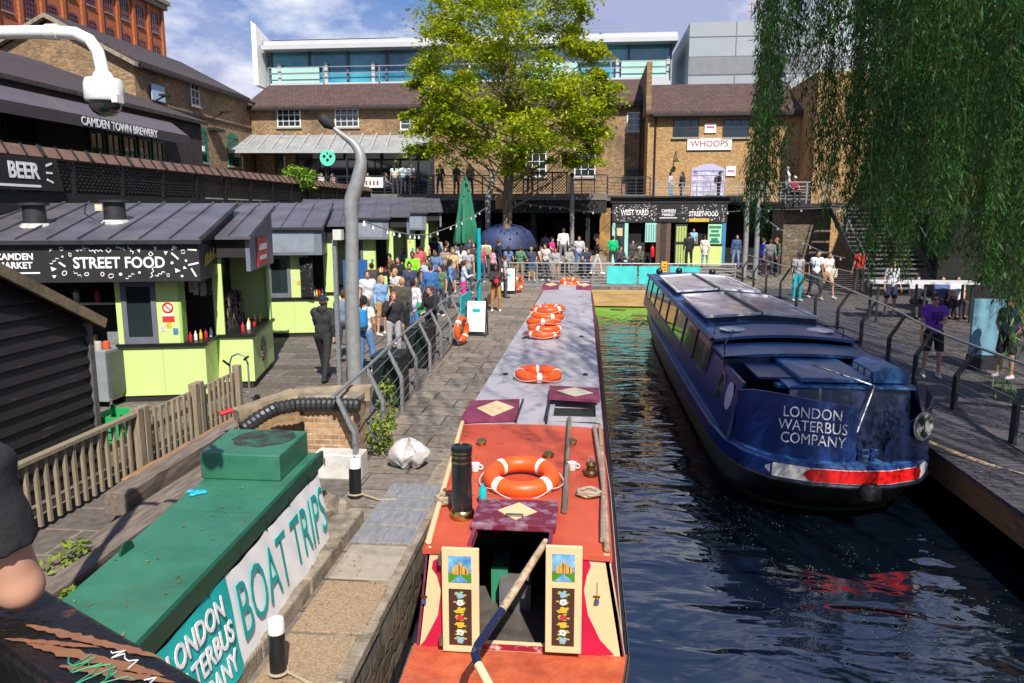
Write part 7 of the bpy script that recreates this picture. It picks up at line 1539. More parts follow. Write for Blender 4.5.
# upper crown, above the frame: shades the waterbus and boardwalk
for i in range(640):
    a = random.uniform(0, 2 * PI); rr = 8.6 * math.sqrt(random.random()); x = 8.4 + rr * math.cos(a) * 1.12; y = 8.6 + rr * math.sin(a) * 1.12
    zt = 12.5 - .045 * rr * rr + random.uniform(-.5, .5)
    lim = EYE + (y * .262 if y > 0 else -5) + .55
    if x < .36 * y + 1.6 or y < 2.5: zb = max(zt - random.uniform(1, 3.2), lim, 6.2)
    else: zb = max(zt - random.uniform(2, 4.5), 5.5)
    frond(x, y, zt, zb, dens=72 if x > 3.5 else 44, drift=.4)
for i in range(130):   # a looser outer bough out of view, added to dapple the boat roof with shade
    x = random.gauss(2.1, .9); y = random.gauss(6.2, 1.3); zt = random.uniform(8.5, 10.5); frond(x, y, zt, max(zt - random.uniform(.8, 2.2), EYE + .262 * y + .7), dens=60, drift=.35)
C = np.concatenate(FR); D = np.concatenate(FD)
npmesh('foliage', leaves(C, .047, spread_dir=D * 1.9, flat=.1, lw=.135), wil, wt); TW.build('twigs', mat('willow_twig', (.09, .085, .03), .8, .3, 4), wt, fixn=False)
print('LEAVES', len(LF), len(C))

# --- fallen leaves and litter on the ground and roofs
random.seed(91); LV = []
def litter(n, xf, yf, zf, s=.022):
    for _ in range(n):
        y = yf(); x = xf(y); z = zf(x, y) + .006; a = random.uniform(0, PI); k = s * random.uniform(.5, 1.5); t_ = random.uniform(-.01, .01)
        LV.append([(x + k * math.cos(a), y + k * math.sin(a), z + t_ + .006), (x - k * .5 * math.sin(a), y + k * .5 * math.cos(a), z), (x - k * math.cos(a), y - k * math.sin(a), z + .004), (x + k * .5 * math.sin(a), y - k * .5 * math.cos(a), z)])
U = random.uniform
litter(260, lambda y: rail_x(y) + .08 + abs(random.gauss(0, .28)) if random.random() < .6 else U(-2.4, -1.8), lambda: U(8, 30), lambda x, y: .01)
litter(120, lambda y: U(-2.75, -1.8), lambda: U(3.8, 9), lambda x, y: .16 if x < -2.47 and y < 8 else .012, .016)
litter(200, lambda y: U(bw_l(y) + .1, bw_r(y)), lambda: U(9, 26), lambda x, y: gz(x, y) + .004)
litter(70, lambda y: U(-1.2, .1), lambda: U(6.6, 9), lambda x, y: .885, .014); litter(90, lambda y: U(-1.4, .1), lambda: U(11, 24), lambda x, y: .892, .016)
litter(45, lambda y: U(-3.2 - (y - 3) * .1, -2.6 - (y - 3) * .05), lambda: U(3.4, 6.3), lambda x, y: 1.004, .014); litter(300, lambda y: U(-6.3, rail_x(y) - .1), lambda: U(11, 24), lambda x, y: gz(x, y) + .004)
o = npmesh('fallen_leaves', LV, mat('dry_leaf', (.16, .09, .03), .8, .6, 9, c2=(.34, .26, .06))); tag(o, 'small dry fallen leaves and litter scattered over paving and roofs', 'leaf litter', kind='stuff')
# ================================================================== PEOPLE
def surface_nets(f, o, h):
    nx, ny, nz = f.shape; s = f < 0
    c = np.zeros((nx - 1, ny - 1, nz - 1), dtype=np.int8)
    for i in (0, 1):
        for j in (0, 1):
            for k in (0, 1): c += s[i:nx - 1 + i, j:ny - 1 + j, k:nz - 1 + k]
    act = (c > 0) & (c < 8); idx = -np.ones(act.shape, dtype=np.int64); n = int(act.sum()); idx[act] = np.arange(n)
    I, J, K = np.nonzero(act); acc = np.zeros((n, 3)); cnt = np.zeros(n)
    corners = [(i, j, k) for i in (0, 1) for j in (0, 1) for k in (0, 1)]
    for a in corners:
        for ax in range(3):
            if a[ax]: continue
            b = list(a); b[ax] = 1
            fa = f[I + a[0], J + a[1], K + a[2]]; fb = f[I + b[0], J + b[1], K + b[2]]; m = (fa < 0) != (fb < 0)
            t = np.where(m, fa / np.where(m, fa - fb, 1), 0)
            p = np.stack([np.full(n, float(a[0])), np.full(n, float(a[1])), np.full(n, float(a[2]))], 1); p[:, ax] += t
            acc[m] += p[m]; cnt[m] += 1
    V = (acc / cnt[:, None] + np.stack([I, J, K], 1)) * h + o; Q = []
    for ax in range(3):
        sl0 = [slice(None)] * 3; sl1 = [slice(None)] * 3; sl0[ax] = slice(0, -1); sl1[ax] = slice(1, None)
        A, B = s[tuple(sl0)], s[tuple(sl1)]; E = np.argwhere(A != B); u, v = (ax + 1) % 3, (ax + 2) % 3
        ok = (E[:, u] > 0) & (E[:, v] > 0) & (E[:, u] < f.shape[u] - 1) & (E[:, v] < f.shape[v] - 1); E = E[ok]
        q = []
        for du, dv in ((-1, -1), (0, -1), (0, 0), (-1, 0)):
            e = E.copy(); e[:, u] += du; e[:, v] += dv; q.append(idx[e[:, 0], e[:, 1], e[:, 2]])
        q = np.stack(q, 1); fl = ~A[tuple(E.T)]; q[fl] = q[fl][:, ::-1]; Q.append(q)
    return V, np.concatenate(Q)
class SDF:
    def __init__(s, lo, hi, h):
        s.h = h; s.o = np.array(lo); n = np.ceil((np.array(hi) - s.o) / h).astype(int) + 1
        g = [s.o[i] + np.arange(n[i]) * h for i in range(3)]; s.X, s.Y, s.Z = np.meshgrid(*g, indexing='ij'); s.f = np.full(s.X.shape, 9.0)
    def smin(s, d, k):
        if k <= 0: s.f = np.minimum(s.f, d); return
        hh = np.maximum(k - np.abs(s.f - d), 0) / k; s.f = np.minimum(s.f, d) - hh * hh * k * .25
    def cap(s, a, b, ra, rb, k=.03, sy=1.0, flat=False, grow=0.0):
        a = np.array(a, float); b = np.array(b, float); ab = b - a; L = (ab ** 2).sum() + 1e-9
        px, py, pz = s.X - a[0], (s.Y - a[1]), s.Z - a[2]; t = np.clip((px * ab[0] + py * ab[1] + pz * ab[2]) / L, 0, 1)
        dx, dy, dz = px - t * ab[0], (py - t * ab[1]) * sy, pz - t * ab[2]; d = np.sqrt(dx * dx + dy * dy + dz * dz) - (ra + (rb - ra) * t) - grow
        if flat:
            e = ab / math.sqrt(L); d = np.maximum(d, (s.X - b[0]) * e[0] + (s.Y - b[1]) * e[1] + (s.Z - b[2]) * e[2])
        s.smin(d, k); return s
    def ell(s, c, r, k=.02):
        q = np.sqrt(((s.X - c[0]) / r[0]) ** 2 + ((s.Y - c[1]) / r[1]) ** 2 + ((s.Z - c[2]) / r[2]) ** 2); s.smin((q - 1) * min(r), k); return s
    def cut(s, d): s.f = np.maximum(s.f, d); return s
    def mesh(s): return surface_nets(s.f, s.o, s.h)
def nmesh(name, V, Q, mats, parent, mi=None, extra=None):
    vs = [tuple(v) for v in V]; fs = [tuple(int(i) for i in q) for q in Q]; mi = list(mi) if mi is not None else [0] * len(fs)
    if extra:
        b = len(vs); vs += extra.v; fs += [tuple(i + b for i in f) for f in extra.f]; mi += extra.m
    me = bpy.data.meshes.new(name); me.from_pydata(vs, [], fs); mats = mats if isinstance(mats, (list, tuple)) else [mats]
    for m in mats: me.materials.append(m)
    me.polygons.foreach_set('material_index', mi); me.polygons.foreach_set('use_smooth', [True] * len(fs)); me.update()
    o = bpy.data.objects.new(name, me); COL.objects.link(o); o.parent = parent; return o
SK = {'fair': (.54, .285, .19), 'tan': (.42, .225, .135), 'brown': (.22, .11, .065), 'dark': (.09, .045, .028)}
HR = {'dark': (.02, .014, .01), 'brown': (.07, .035, .018), 'blond': (.40, .26, .10), 'grey': (.28, .27, .26), 'ginger': (.28, .10, .03)}
def cmat(kind, c): return mat('%s_%d_%d_%d' % (kind, int(c[0] * 255), int(c[1] * 255), int(c[2] * 255)), c, .85 if kind != 'skin' else .5, .22 if kind != 'skin' else .06, 9, bump=.25 if kind != 'skin' else 0, bscale=26)
eye_m = mat('eye_dark', (.03, .02, .02), .3, 0); lip_m = mat('lip', (.40, .14, .12), .5, 0)
PCOUNT = [0]
ARMS = {  # (elbow offset from shoulder, wrist offset from elbow); x outward, y forward (-Y), z up
 'down': ((.05, .02, -.28), (.01, -.05, -.25)), 'phone': ((.03, -.10, -.26), (-.10, -.22, .05)), 'ear': ((.08, -.13, -.24), (-.12, -.06, .25)),
 'hip': ((.13, .04, -.25), (-.10, -.12, -.18)), 'bag': ((.04, .0, -.28), (-.10, -.20, -.08)), 'fwd': ((.03, -.16, -.22), (-.03, -.24, -.03)), 'swingf': ((.04, -.13, -.25), (.0, -.12, -.21)), 'swingb': ((.05, .13, -.25), (.01, .04, -.25)), 'lap': ((.05, -.08, -.26), (-.08, -.22, -.06))}
def person(loc, face, label, top=None, bottom=None, shoes=(.03, .03, .03), hair=('short', 'dark'), skin='fair', sleeve='short', legs='trousers', pose='stand', armL='down', armR='down', H=1.72, res=None, build=1.0, extra=None, group=None, feet=None, lean=0.0, mats=None, tuck=False, ak=1.0):
    """face: 0 looks at the camera (-Y), 90 looks right (+X), 180 away"""
    PCOUNT[0] += 1; loc = Vector(loc); t = thing('person', label, 'person', loc, R(face), group); t.scale = (H / 1.75,) * 3
    dist = math.hypot(loc.x, loc.y); h = res or (.016 if dist < 14 else .019 if dist < 22 else .026)
    rnd = random.Random(PCOUNT[0] * 7)
    pz = .95; sit = pose == 'sit'
    if sit: pz = .52
    hip = [np.array((s * .09 * build, 0, pz - .03)) for s in (-1, 1)]; knee = []; ank = []
    for i, s in enumerate((-1, 1)):
        if sit: knee.append(hip[i] + np.array((s * .05, -.42, .02))); ank.append(knee[i] + np.array((0, .05 if i else -.06, -.44 if pz >= .5 else -.4)))
        elif pose == 'walk': a = .20 if s > 0 else -.16; knee.append(hip[i] + np.array((s * .01, -a * .9 - .02, -.42))); ank.append(knee[i] + np.array((0, -a * .35 + (.12 if a < 0 else 0), -.42 + (.02 if a < 0 else 0))))
        else: jy = rnd.uniform(-.07, .03); knee.append(hip[i] + np.array((s * (.025 + rnd.uniform(-.01, .03)), -.015 + jy, -.43))); ank.append(knee[i] + np.array((s * .02, .025, -.42)))
    for a in ank: a[2] = max(a[2], .075)
    if pose == 'cross': pass
    ln = lean if ak > 1 else lean + rnd.uniform(-.02, .09); sw = 0 if ak > 1 else rnd.uniform(-.05, .05); up = lambda z, y=0: np.array((sw * max(0, z - pz), y - ln * max(0, z - pz), z))
    chest, waist, nk, hd = up(pz + .33), up(pz + .13), up(pz + .53), up(pz + .665, -.012)
    sh = [up(pz + .465) + np.array((s * .175 * build, .005, 0)) for s in (-1, 1)]; el = []; wr = []
    for i, (s, a) in enumerate(((-1, armR), (1, armL))):
        e, w = ARMS[a] if isinstance(a, str) else a
        if isinstance(a, str): e = tuple(v + rnd.uniform(-.03, .03) for v in e); w = tuple(v + rnd.uniform(-.035, .035) for v in w)
        el.append(sh[i] + np.array((s * e[0], e[1], e[2]))); wr.append(el[i] + np.array((s * w[0], w[1], w[2])))
    allp = np.array(hip + knee + ank + sh + el + wr + [hd]); lo = allp.min(0) - .22; hi = allp.max(0) + .22; lo[2] = -.02; hi[2] = hd[2] + .20
    b = build
    def torso(S, g, legs_too=False):
        S.cap(up(pz + .02), up(pz + .06), .115 * b + g, .12 * b + g, .0, 1.25); S.cap(waist - np.array((.035 * b, 0, 0)), waist + np.array((.035 * b, 0, 0)), .105 * b + g, .105 * b + g, .07, 1.18)
        S.cap(chest - np.array((.065 * b, 0, 0)), chest + np.array((.065 * b, 0, 0)), .115 * b + g, .115 * b + g, .09, 1.15); S.cap(sh[0] * .82 + chest * .18 * np.array((0, 1, 0)) + np.array((0, 0, sh[0][2] * .18)), sh[1] * .82 + chest * .18 * np.array((0, 1, 0)) + np.array((0, 0, sh[1][2] * .18)), .066 + g, .066 + g, .08, 1.1)
    S = SDF(lo, hi, h); torso(S, 0)
    for i in (0, 1):
        S.cap(hip[i], knee[i], .082 * b, .053, .05); S.cap(knee[i] + np.array((0, .008, -.02)), ank[i], .052, .034, .03)
        S.cap(ank[i], ank[i] + np.array((0, -.14, -.045)), .036, .028, .02); S.cap(sh[i], el[i], .050 * b * min(ak, 1.25), .036 * ak, .04); S.cap(el[i], wr[i], .037 * ak, .024 * ak, .02)
        d = wr[i] - el[i]; d = d / (np.linalg.norm(d) + 1e-9); S.cap(wr[i], wr[i] + d * .075, .024, .03, .015, 1.3)
    S.cap(nk - np.array((0, 0, .06)), hd - np.array((0, 0, .04)), .052, .048, .03)
    S.ell(hd, (.073, .092, .112), .02); S.ell(hd + np.array((0, -.035, -.06)), (.050, .055, .048), .025); S.cap(hd + np.array((0, -.088, .012)), hd + np.array((0, -.104, -.022)), .010, .015, .012)
    for s in (-1, 1): S.ell(hd + np.array((s * .075, .008, -.005)), (.012, .020, .032), .008)
    V, Q = S.mesh()
    skm = cmat('skin', SK[skin]); hm_ = cmat('hair', HR[hair[1]]); fx = MB()
    for i, s in enumerate((-1, 1)):     # five fingers on each palm, slightly curled; thumb from the side
        d = Vector(wr[i] - el[i]).normalized(); side = Vector((0, 1, 0)) if abs(d.y) < .7 else Vector((1, 0, 0)); side = (side - d * side.dot(d)).normalized(); pal = d.cross(side) * (s if abs(d.z) > .5 else 1); c0 = Vector(wr[i]) + d * .085
        for k in range(4): q0 = c0 + side * (-.030 + .019 * k); Lf = (.062, .072, .068, .052)[k]; fx.tube([q0, q0 + d * Lf * .5 - pal * .006, q0 + d * Lf * .92 - pal * .026], [.0092, .0085, .0062], 6)
        q0 = Vector(wr[i]) + d * .03 - side * .026; fx.tube([q0, q0 + d * .03 - side * .022 - pal * .006, q0 + d * .062 - side * .026 - pal * .014], [.011, .010, .007], 6)
    for s in (-1, 1): fx.ball(tuple(hd + np.array((s * .030, -.082, .006))), .0105, 8, 5, 1, sc=(1.2, .6, .8)); fx.bar(tuple(hd + np.array((s * .016, -.090, .026))), tuple(hd + np.array((s * .045, -.080, .026))), .008, .007, 3)
    fx.bar(tuple(hd + np.array((-.022, -.0885, -.058))), tuple(hd + np.array((.022, -.0885, -.058))), .010, .009, 2)
    body = nmesh('body', V, Q, [skm, eye_m, lip_m, hm_], t, extra=fx)
    # clothes
    if top is not None:
        S = SDF(lo, hi, h); torso(S, .016); L = {'short': .62 if ak > 1 else .55, 'none': 0.0, 'long': 1.0}[sleeve]
        for i in (0, 1):
            if sleeve == 'none': continue
            e = sh[i] + (el[i] - sh[i]) * (1 if sleeve == 'long' else L); S.cap(sh[i], e, .064 * b * min(ak, 1.25), .060 * b * min(ak, 1.3) if sleeve == 'short' else .05 * b, .04, flat=(sleeve == 'short'))
            if sleeve == 'long': S.cap(el[i], wr[i], .050, .036, .03, flat=True)
        hem = pz - (.0 if tuck else .09 if not sit else .0); hem_len = 0
        if legs == 'dress':
            S.cap(up(pz + .02), (0, 0, .55), .13, .20, .06, 1.2); hem = .52
        if isinstance(extra, dict) and extra.get('coat'): S.cap(up(pz + .02), (0, 0, pz - .28), .15, .155, .06, 1.2); hem = pz - .28
        S.cut(hem - S.Z); S.cut(S.Z - (nk[2] - .005 + .03)); 
        V, Q = S.mesh(); V = V + (np.sin(V[:, 2:3] * 38 + V[:, :1] * 25) * .0035 + (np.sin(V[:, 2:3] * 21 - V[:, 1:2] * 33 + 2 * np.sin(V[:, :1] * 17)) * .005)) * np.array([[1, 1, 0]]); nmesh('top' if legs != 'dress' else 'dress', V, Q, cmat('cloth', top), t)
    if bottom is not None and legs != 'dress':
        S = SDF(lo, hi, h); S.cap(up(pz + .0), up(pz + .05), .125 * b, .122 * b, 0, 1.22)
        for i in (0, 1):
            if legs == 'shorts': k_ = hip[i] + (knee[i] - hip[i]) * .88; S.cap(hip[i], k_, .094 * b, .084 * b, .04, flat=True)
            else: S.cap(hip[i], knee[i], .094 * b, .068, .04); S.cap(knee[i], ank[i] + np.array((0, 0, .0)), .066, .052 if legs == 'trousers' else .045, .03, flat=True)
        if legs == 'skirt': S.cap(up(pz), (0, 0, .55), .13, .2, .05, 1.2); S.cut(.52 - S.Z)
        S.cut(S.Z - (pz + .085)); V, Q = S.mesh(); nmesh('shorts' if legs == 'shorts' else 'trousers', V, Q, cmat('cloth', bottom), t)
    for i in (0, 1):
        S = SDF(ank[i] - .2, ank[i] + .2, min(h, .016)); a = ank[i]; S.cap(a + np.array((0, .02, -.035)), a + np.array((0, -.155, -.048)), .045, .040, .0, 1.0); S.cap(a + np.array((0, .0, .0)), a + np.array((0, .02, -.03)), .046, .05, .03); S.cut((a[2] - .074) - S.Z); S.cut(S.Z - (a[2] + .02)); V, Q = S.mesh(); nmesh('shoe', V, Q, cmat('shoe', shoes), t)
    if hair[0] != 'bald':
        S = SDF(hd - .32, hd + .2, min(h, .02)); S.ell(hd + np.array((0, .012, .018)), (.084, .100, .115), 0); 
        if hair[0] == 'cap':
            S.cut((hd[2] + .028) - S.Z); S.cap(hd + np.array((-.03, -.10, .034)), hd + np.array((.03, -.10, .034)), .052, .052, .01, 1.0); 
        else:
            S.f = np.maximum(S.f, -np.maximum(np.maximum(S.Y - (hd[1] - .028), S.Z - (hd[2] + .062)), -9)) if False else S.f
            face_ = np.sqrt(((S.X - hd[0]) / .075) ** 2 + ((S.Y - (hd[1] - .10)) / .085) ** 2 + ((S.Z - (hd[2] - .035)) / .105) ** 2) - 1; S.f = np.maximum(S.f, -face_ * .07)
            S.cut((hd[2] - (.055 if hair[0] == 'short' else .09)) - S.Z)
            if hair[0] == 'long': S.cap(hd + np.array((0, .05, .0)), hd + np.array((0, .085, -.24)), .082, .06, .03, .9)
            if hair[0] == 'tail': S.ell(hd + np.array((0, .10, .06)), (.04, .05, .045), .02); S.cap(hd + np.array((0, .13, .06)), hd + np.array((0, .14, -.14)), .035, .018, .02)
            if hair[0] == 'bun': S.ell(hd + np.array((0, .05, .125)), (.045, .045, .04), .01)
        V, Q = S.mesh(); nmesh('cap' if hair[0] == 'cap' else 'hair', V, Q, cmat('hat', hair[2]) if hair[0] == 'cap' else hm_, t)
        if hair[0] == 'cap' and len(hair) > 3:
            S = SDF(hd - .2, hd + .2, .02); S.ell(hd + np.array((0, .02, -.01)), (.079, .092, .10), 0); S.cut((hd[2] - .05) - S.Z); S.cut(S.Z - (hd[2] + .03)); S.cut(-(S.Y - hd[1] + .01)); V, Q = S.mesh(); nmesh('hair', V, Q, hm_, t)
    ex = extra or {}
    if ex.get('hood'):
        S = SDF(hd - .3, hd + .2, h); S.cap(nk + np.array((-.06, .055, -.01)), nk + np.array((.06, .055, -.01)), .062, .062, .0); S.cap(nk + np.array((0, .075, -.01)), nk + np.array((0, .09, -.10)), .06, .035, .04); V, Q = S.mesh(); nmesh('hood', V, Q, cmat('cloth', top), t)
    if ex.get('bag'):
        c, where = ex['bag'][:2]; p = {'back': up(pz + .3, .19), 'side': np.array((-.24, .0, pz - .02)), 'front': up(pz + .18, -.20), 'sideL': np.array((.26, 0, pz - .02))}[where]; w = (.15, .085, .20) if where == 'back' else (.14, .06, .17) if where != 'front' else (.11, .05, .08)
        S = SDF(p - .3, p + .3, h); S.ell(p, w, 0); q = np.maximum(np.maximum(np.abs(S.X - p[0]) - w[0] * .8, np.abs(S.Y - p[1]) - w[1] * .8), np.abs(S.Z - p[2]) - w[2] * .85); S.smin(q - .015, .05); V, Q = S.mesh(); bag = nmesh('bag', V, Q, cmat('bag', c), t)
        m_ = MB(); 
        for s in ((-1, 1) if where == 'back' else (1,)):
            x = s * .10 if where == 'back' else 0; tz = pz + .5
            if where == 'back': m_.tube([(x, .14, pz + .15), (x, .15, tz - .02), (x, .02, tz + .045), (x, -.13, tz - .08), (x * 1.1, -.13, pz + .2), (x * 1.1, .10, pz + .12)], .014, 6)
            else: m_.tube([tuple(p + np.array((0, 0, w[2] * .8))), tuple(sh[1 if p[0] <= 0 else 0] + np.array((0, -.03, .055))), tuple(sh[1 if p[0] <= 0 else 0] + np.array((0, .05, .03)))] if where == 'front' else [tuple(p + np.array((0, -.06, w[2]))), tuple(sh[0 if p[0] < 0 else 1] + np.array((0, 0, .065))), tuple(p + np.array((0, .06, w[2])))], .011, 6)
        m_.build('strap', cmat('bag', c), t, local=True, smooth=True)
    if ex.get('phone'): d = wr[0] + (wr[0] - el[0]) / np.linalg.norm(wr[0] - el[0]) * .09; MB().box((d[0] - .036, d[1] - .006, d[2] - .02), (d[0] + .036, d[1] + .006, d[2] + .12)).build('phone', black, t, local=True)
    if ex.get('glasses'): m_ = MB(); [m_.box((hd[0] + s * .031 - .026, hd[1] - .099, hd[2] - .01), (hd[0] + s * .031 + .026, hd[1] - .091, hd[2] + .024)) for s in (-1, 1)]; [m_.bar(tuple(hd + np.array((s * .056, -.094, .014))), tuple(hd + np.array((s * .080, .01, .014))), .006, .010) for s in (-1, 1)]; m_.box((hd[0] - .008, hd[1] - .098, hd[2] + .008), (hd[0] + .008, hd[1] - .092, hd[2] + .018)); m_.build('sunglasses', black, t, local=True)
    if ex.get('cup'): d = wr[0] + (wr[0] - el[0]) / np.linalg.norm(wr[0] - el[0]) * .09; MB().lathe([(.03, -.06), (.042, .06), (0, .06)], tuple(d), 12).build('cup', cmat('cup', ex['cup']), t, local=True, smooth=True)
    if ex.get('print'):
        m_ = MB(); y0 = -.155; r = random.Random(1)
        for k in range(9): x = -.10 + (k % 3) * .075; z = pz + .40 - (k // 3) * .06; m_.bar((x, y0 + .0, z), (x + .06, y0 + .0, z + r.uniform(-.01, .01)), .004, .035)
        m_.add([(-.035, y0 - .001, pz + .17), (.035, y0 - .001, pz + .17), (0, y0 - .001, pz + .245)], [(0, 1, 2)]); m_.build('shirt_print', cmat('print', ex['print']), t, local=True)
    return t
def gat(px, py, z0=None):
    """ground point seen at a pixel, following the local ground height"""
    z = 0.0
    for _ in range(6): p = on(px, py, z); z = gz(p.x, p.y)
    p.z = z; return p
def hat(px, hy, Y, H=1.72):
    """stand someone at distance Y under image column px"""
    p = atY(px, hy, Y); return Vector((p.x, Y, gz(p.x, Y)))
BLK = (.015, .015, .017); JEAN = (.05, .10, .22); WHT = (.72, .72, .72); GRY = (.25, .25, .27); NVY = (.015, .025, .07); TAN = (.36, .22, .10)
CR = 'people in the crowd by the food stalls'; CB = 'people on the steps at the far end'
# --- near figures, left
person(gat(325, 380), 178, 'man in black hoodie and navy cap walking away past stalls', (.026, .024, .026), (.02, .02, .022), (.02, .02, .02), ('cap', 'brown', (.012, .018, .045), 1), 'fair', 'long', pose='walk', armL='swingf', armR='swingb', H=1.80, build=1.08, extra={'hood': 1})
person(hat(343, 300, 17.2), 185, 'man in faded blue tee half hidden behind the wavy lamp post', (.16, .20, .30), (.06, .07, .10), hair=('short', 'brown'), H=1.72)
person(hat(364, 290, 16.0), 170, 'woman in cream top with bright blue backpack beside the lamp post', (.68, .64, .56), (.10, .22, .45), (.7, .7, .7), ('tail', 'dark'), 'tan', 'short', extra={'bag': ((.02, .22, .55), 'back')})
person(hat(367, 265, 21), 20, 'man in pale grey tee with short brown hair facing us', (.55, .55, .60), (.2, .2, .22), hair=('short', 'brown'), H=1.76, group=None)
person(hat(380, 268, 20.5), 60, 'woman in light denim jacket and tan shorts with long fair hair', (.22, .36, .62), TAN, (.7, .68, .62), ('long', 'blond'), 'fair', 'long', 'shorts', H=1.68, armL='bag')
person(gat(394, 358), 30, 'woman in black puffer jacket and grey trousers holding phone to ear', (.018, .018, .022), (.36, .35, .38), (.6, .6, .6), ('long', 'ginger'), 'fair', 'long', armR='ear', H=1.62, build=1.12)
person(gat(402, 345), 175, 'bald man in dark olive shirt and black trousers seen from behind', (.065, .06, .045), BLK, (.6, .6, .6), ('bald', 'brown'), 'tan', 'long', H=1.80, build=1.12)
person(hat(397, 256, 25), 0, 'man in black tee facing the camera in the crowd', BLK, (.05, .05, .06), hair=('short', 'dark'), skin='fair', H=1.80)
person(hat(389, 262, 27), -30, 'dark haired man in brown top behind the denim jacket woman', (.16, .08, .05), (.06, .06, .07), hair=('short', 'dark'), H=1.72)
person(hat(413, 250, 27), 10, 'person in neon green hoodie in the middle of the crowd', (.22, .80, .02), (.08, .08, .09), hair=('short', 'dark'), skin='brown', sleeve='long', H=1.80, build=1.1, armL='fwd', armR='fwd')
person(gat(414, 340), 165, 'woman in white patterned top and blue leggings with green backpack', (.60, .60, .66), (.06, .20, .50), (.65, .65, .65), ('tail', 'dark'), 'tan', 'long', 'tight', H=1.66, extra={'bag': ((.02, .34, .12), 'side')})
person(hat(430, 268, 23.0), 190, 'man in bright blue sweater seen from behind', (.035, .12, .32), (.05, .06, .10), hair=('short', 'brown'), sleeve='long', H=1.74)
person(hat(427, 258, 26), 0, 'woman in blue and white floral top', (.42, .46, .62), (.1, .1, .13), hair=('long', 'dark'), skin='tan', H=1.64)
person(gat(432, 352), -40, 'man in black leather jacket leaning at the railing table', (.016, .015, .017), BLK, hair=('short', 'brown'), sleeve='long', armL='lap', armR='lap', H=1.68, build=1.08)
person(hat(450, 256, 25.5), 100, 'woman with long black hair in denim jacket beside pink trousers', (.13, .24, .48), (.03, .03, .04), hair=('long', 'dark'), skin='tan', sleeve='long', H=1.66)
person(hat(463, 250, 25.2), 95, 'woman in pale blue jacket and bright pink trousers', (.45, .55, .68), (.75, .02, .28), (.6, .6, .6), ('tail', 'brown'), 'fair', 'long', H=1.66, armR='phone')
person(hat(434, 226, 35), 180, 'tall man in navy shirt and blue jeans near the last stall', (.02, .03, .09), (.06, .12, .28), hair=('short', 'dark'), sleeve='long', H=1.86, build=1.1)
person(gat(496, 311), 5, 'woman in black jacket and ochre trousers with red bag on the towpath', (.03, .025, .028), (.40, .20, .055), (.75, .75, .75), ('long', 'dark'), 'dark', 'long', armR='phone', armL='bag', H=1.68, build=1.05, extra={'bag': ((.5, .02, .03), 'front')})
person(hat(505, 245, 31.5), 100, 'man in grey tee looking right just behind the towpath board', (.40, .42, .48), (.06, .06, .08), hair=('short', 'brown'), H=1.76)
person(hat(499, 238, 34), 120, 'man in navy jacket beside the lamp post at the towpath end', NVY, (.05, .05, .06), hair=('short', 'brown'), sleeve='long', H=1.80)
person(hat(486, 242, 34.5), 200, 'man in white shirt with rucksack left of the second lamp post', (.66, .66, .68), (.10, .10, .12), hair=('short', 'brown'), H=1.76, extra={'bag': ((.35, .30, .16), 'back')})
person(hat(474, 246, 33), 20, 'woman in dark coat close to the closed green parasol', (.045, .04, .045), (.04, .04, .05), hair=('long', 'brown'), sleeve='long', H=1.68)
# people in the deeper crowd beside the stalls
for i, (px, Y, f, c, b_, hr, lab) in enumerate(((445, 31, 30, (.30, .22, .18), (.05, .05, .06), ('short', 'brown'), 'man in tan brown shirt by the third stall'), (421, 31, 200, (.45, .08, .08), (.06, .07, .1), ('short', 'dark'), 'person in dull red top near the last serving bay'), (456, 33.5, 170, (.10, .10, .12), (.45, .2, .1), ('tail', 'dark'), 'woman in charcoal top and rust trousers near the last stall'), (405, 29.5, -20, (.62, .62, .6), (.1, .1, .14), ('short', 'grey'), 'grey haired man in white shirt at the third stall counter'), (420, 37, 10, (.05, .05, .06), (.05, .05, .06), ('short', 'dark'), 'man in black in the shade past the last stall'), (438, 38.5, 190, (.3, .33, .36), JEAN, ('short', 'brown'), 'man in grey hoodie and jeans in front of the arcade'))):
    person(hat(px, 250, Y), f, lab, c, b_, hair=hr, sleeve='long' if i % 2 else 'short', H=1.66 + .03 * (i % 4))
person(Vector((-7.9, 21.2, .1)), 0, 'stall holder in black behind the second stall counter', (.03, .03, .035), BLK, hair=('short', 'dark'), skin='tan', H=1.76, armR='fwd')
person(Vector((-8.3, 20.9, .1)), 40, 'stall holder in red apron leaning on second stall counter', (.35, .05, .05), BLK, hair=('short', 'dark'), skin='fair', H=1.72)
# --- steps at the far end
def step(px, Y, z): p = atY(px, 250, Y); return Vector((p.x, Y, z))
person(step(516, 37.9, .58), -20, 'man in light blue shirt sitting on the stone steps', (.22, .42, .70), TAN, hair=('short', 'dark'), skin='brown', pose='sit', armL='lap', armR='lap')
person(step(526, 37.9, .58), 10, 'woman in white blouse sitting on the stone steps', (.72, .70, .66), (.1, .1, .12), hair=('long', 'dark'), skin='fair', pose='sit', armL='lap', armR='lap', H=1.7)
person(step(522, 40.3, 1.0), 20, 'person in pale blue sitting behind on the upper step', (.48, .58, .68), (.2, .2, .24), hair=('short', 'brown'), pose='sit', armL='lap', armR='lap', H=1.7)
person(step(540, 37.9, .58), 70, 'man in beige tee sitting on the stone steps', (.62, .42, .28), (.25, .2, .16), hair=('short', 'brown'), pose='sit', armL='lap', armR='lap', H=1.74)
person(step(552, 38.9, 1.0), 60, 'woman in magenta top and shorts sitting up on the step', (.65, .03, .25), (.05, .05, .07), (.7, .7, .7), ('bun', 'dark'), 'fair', 'short', 'shorts', pose='sit', armL='lap', armR='lap', H=1.7)
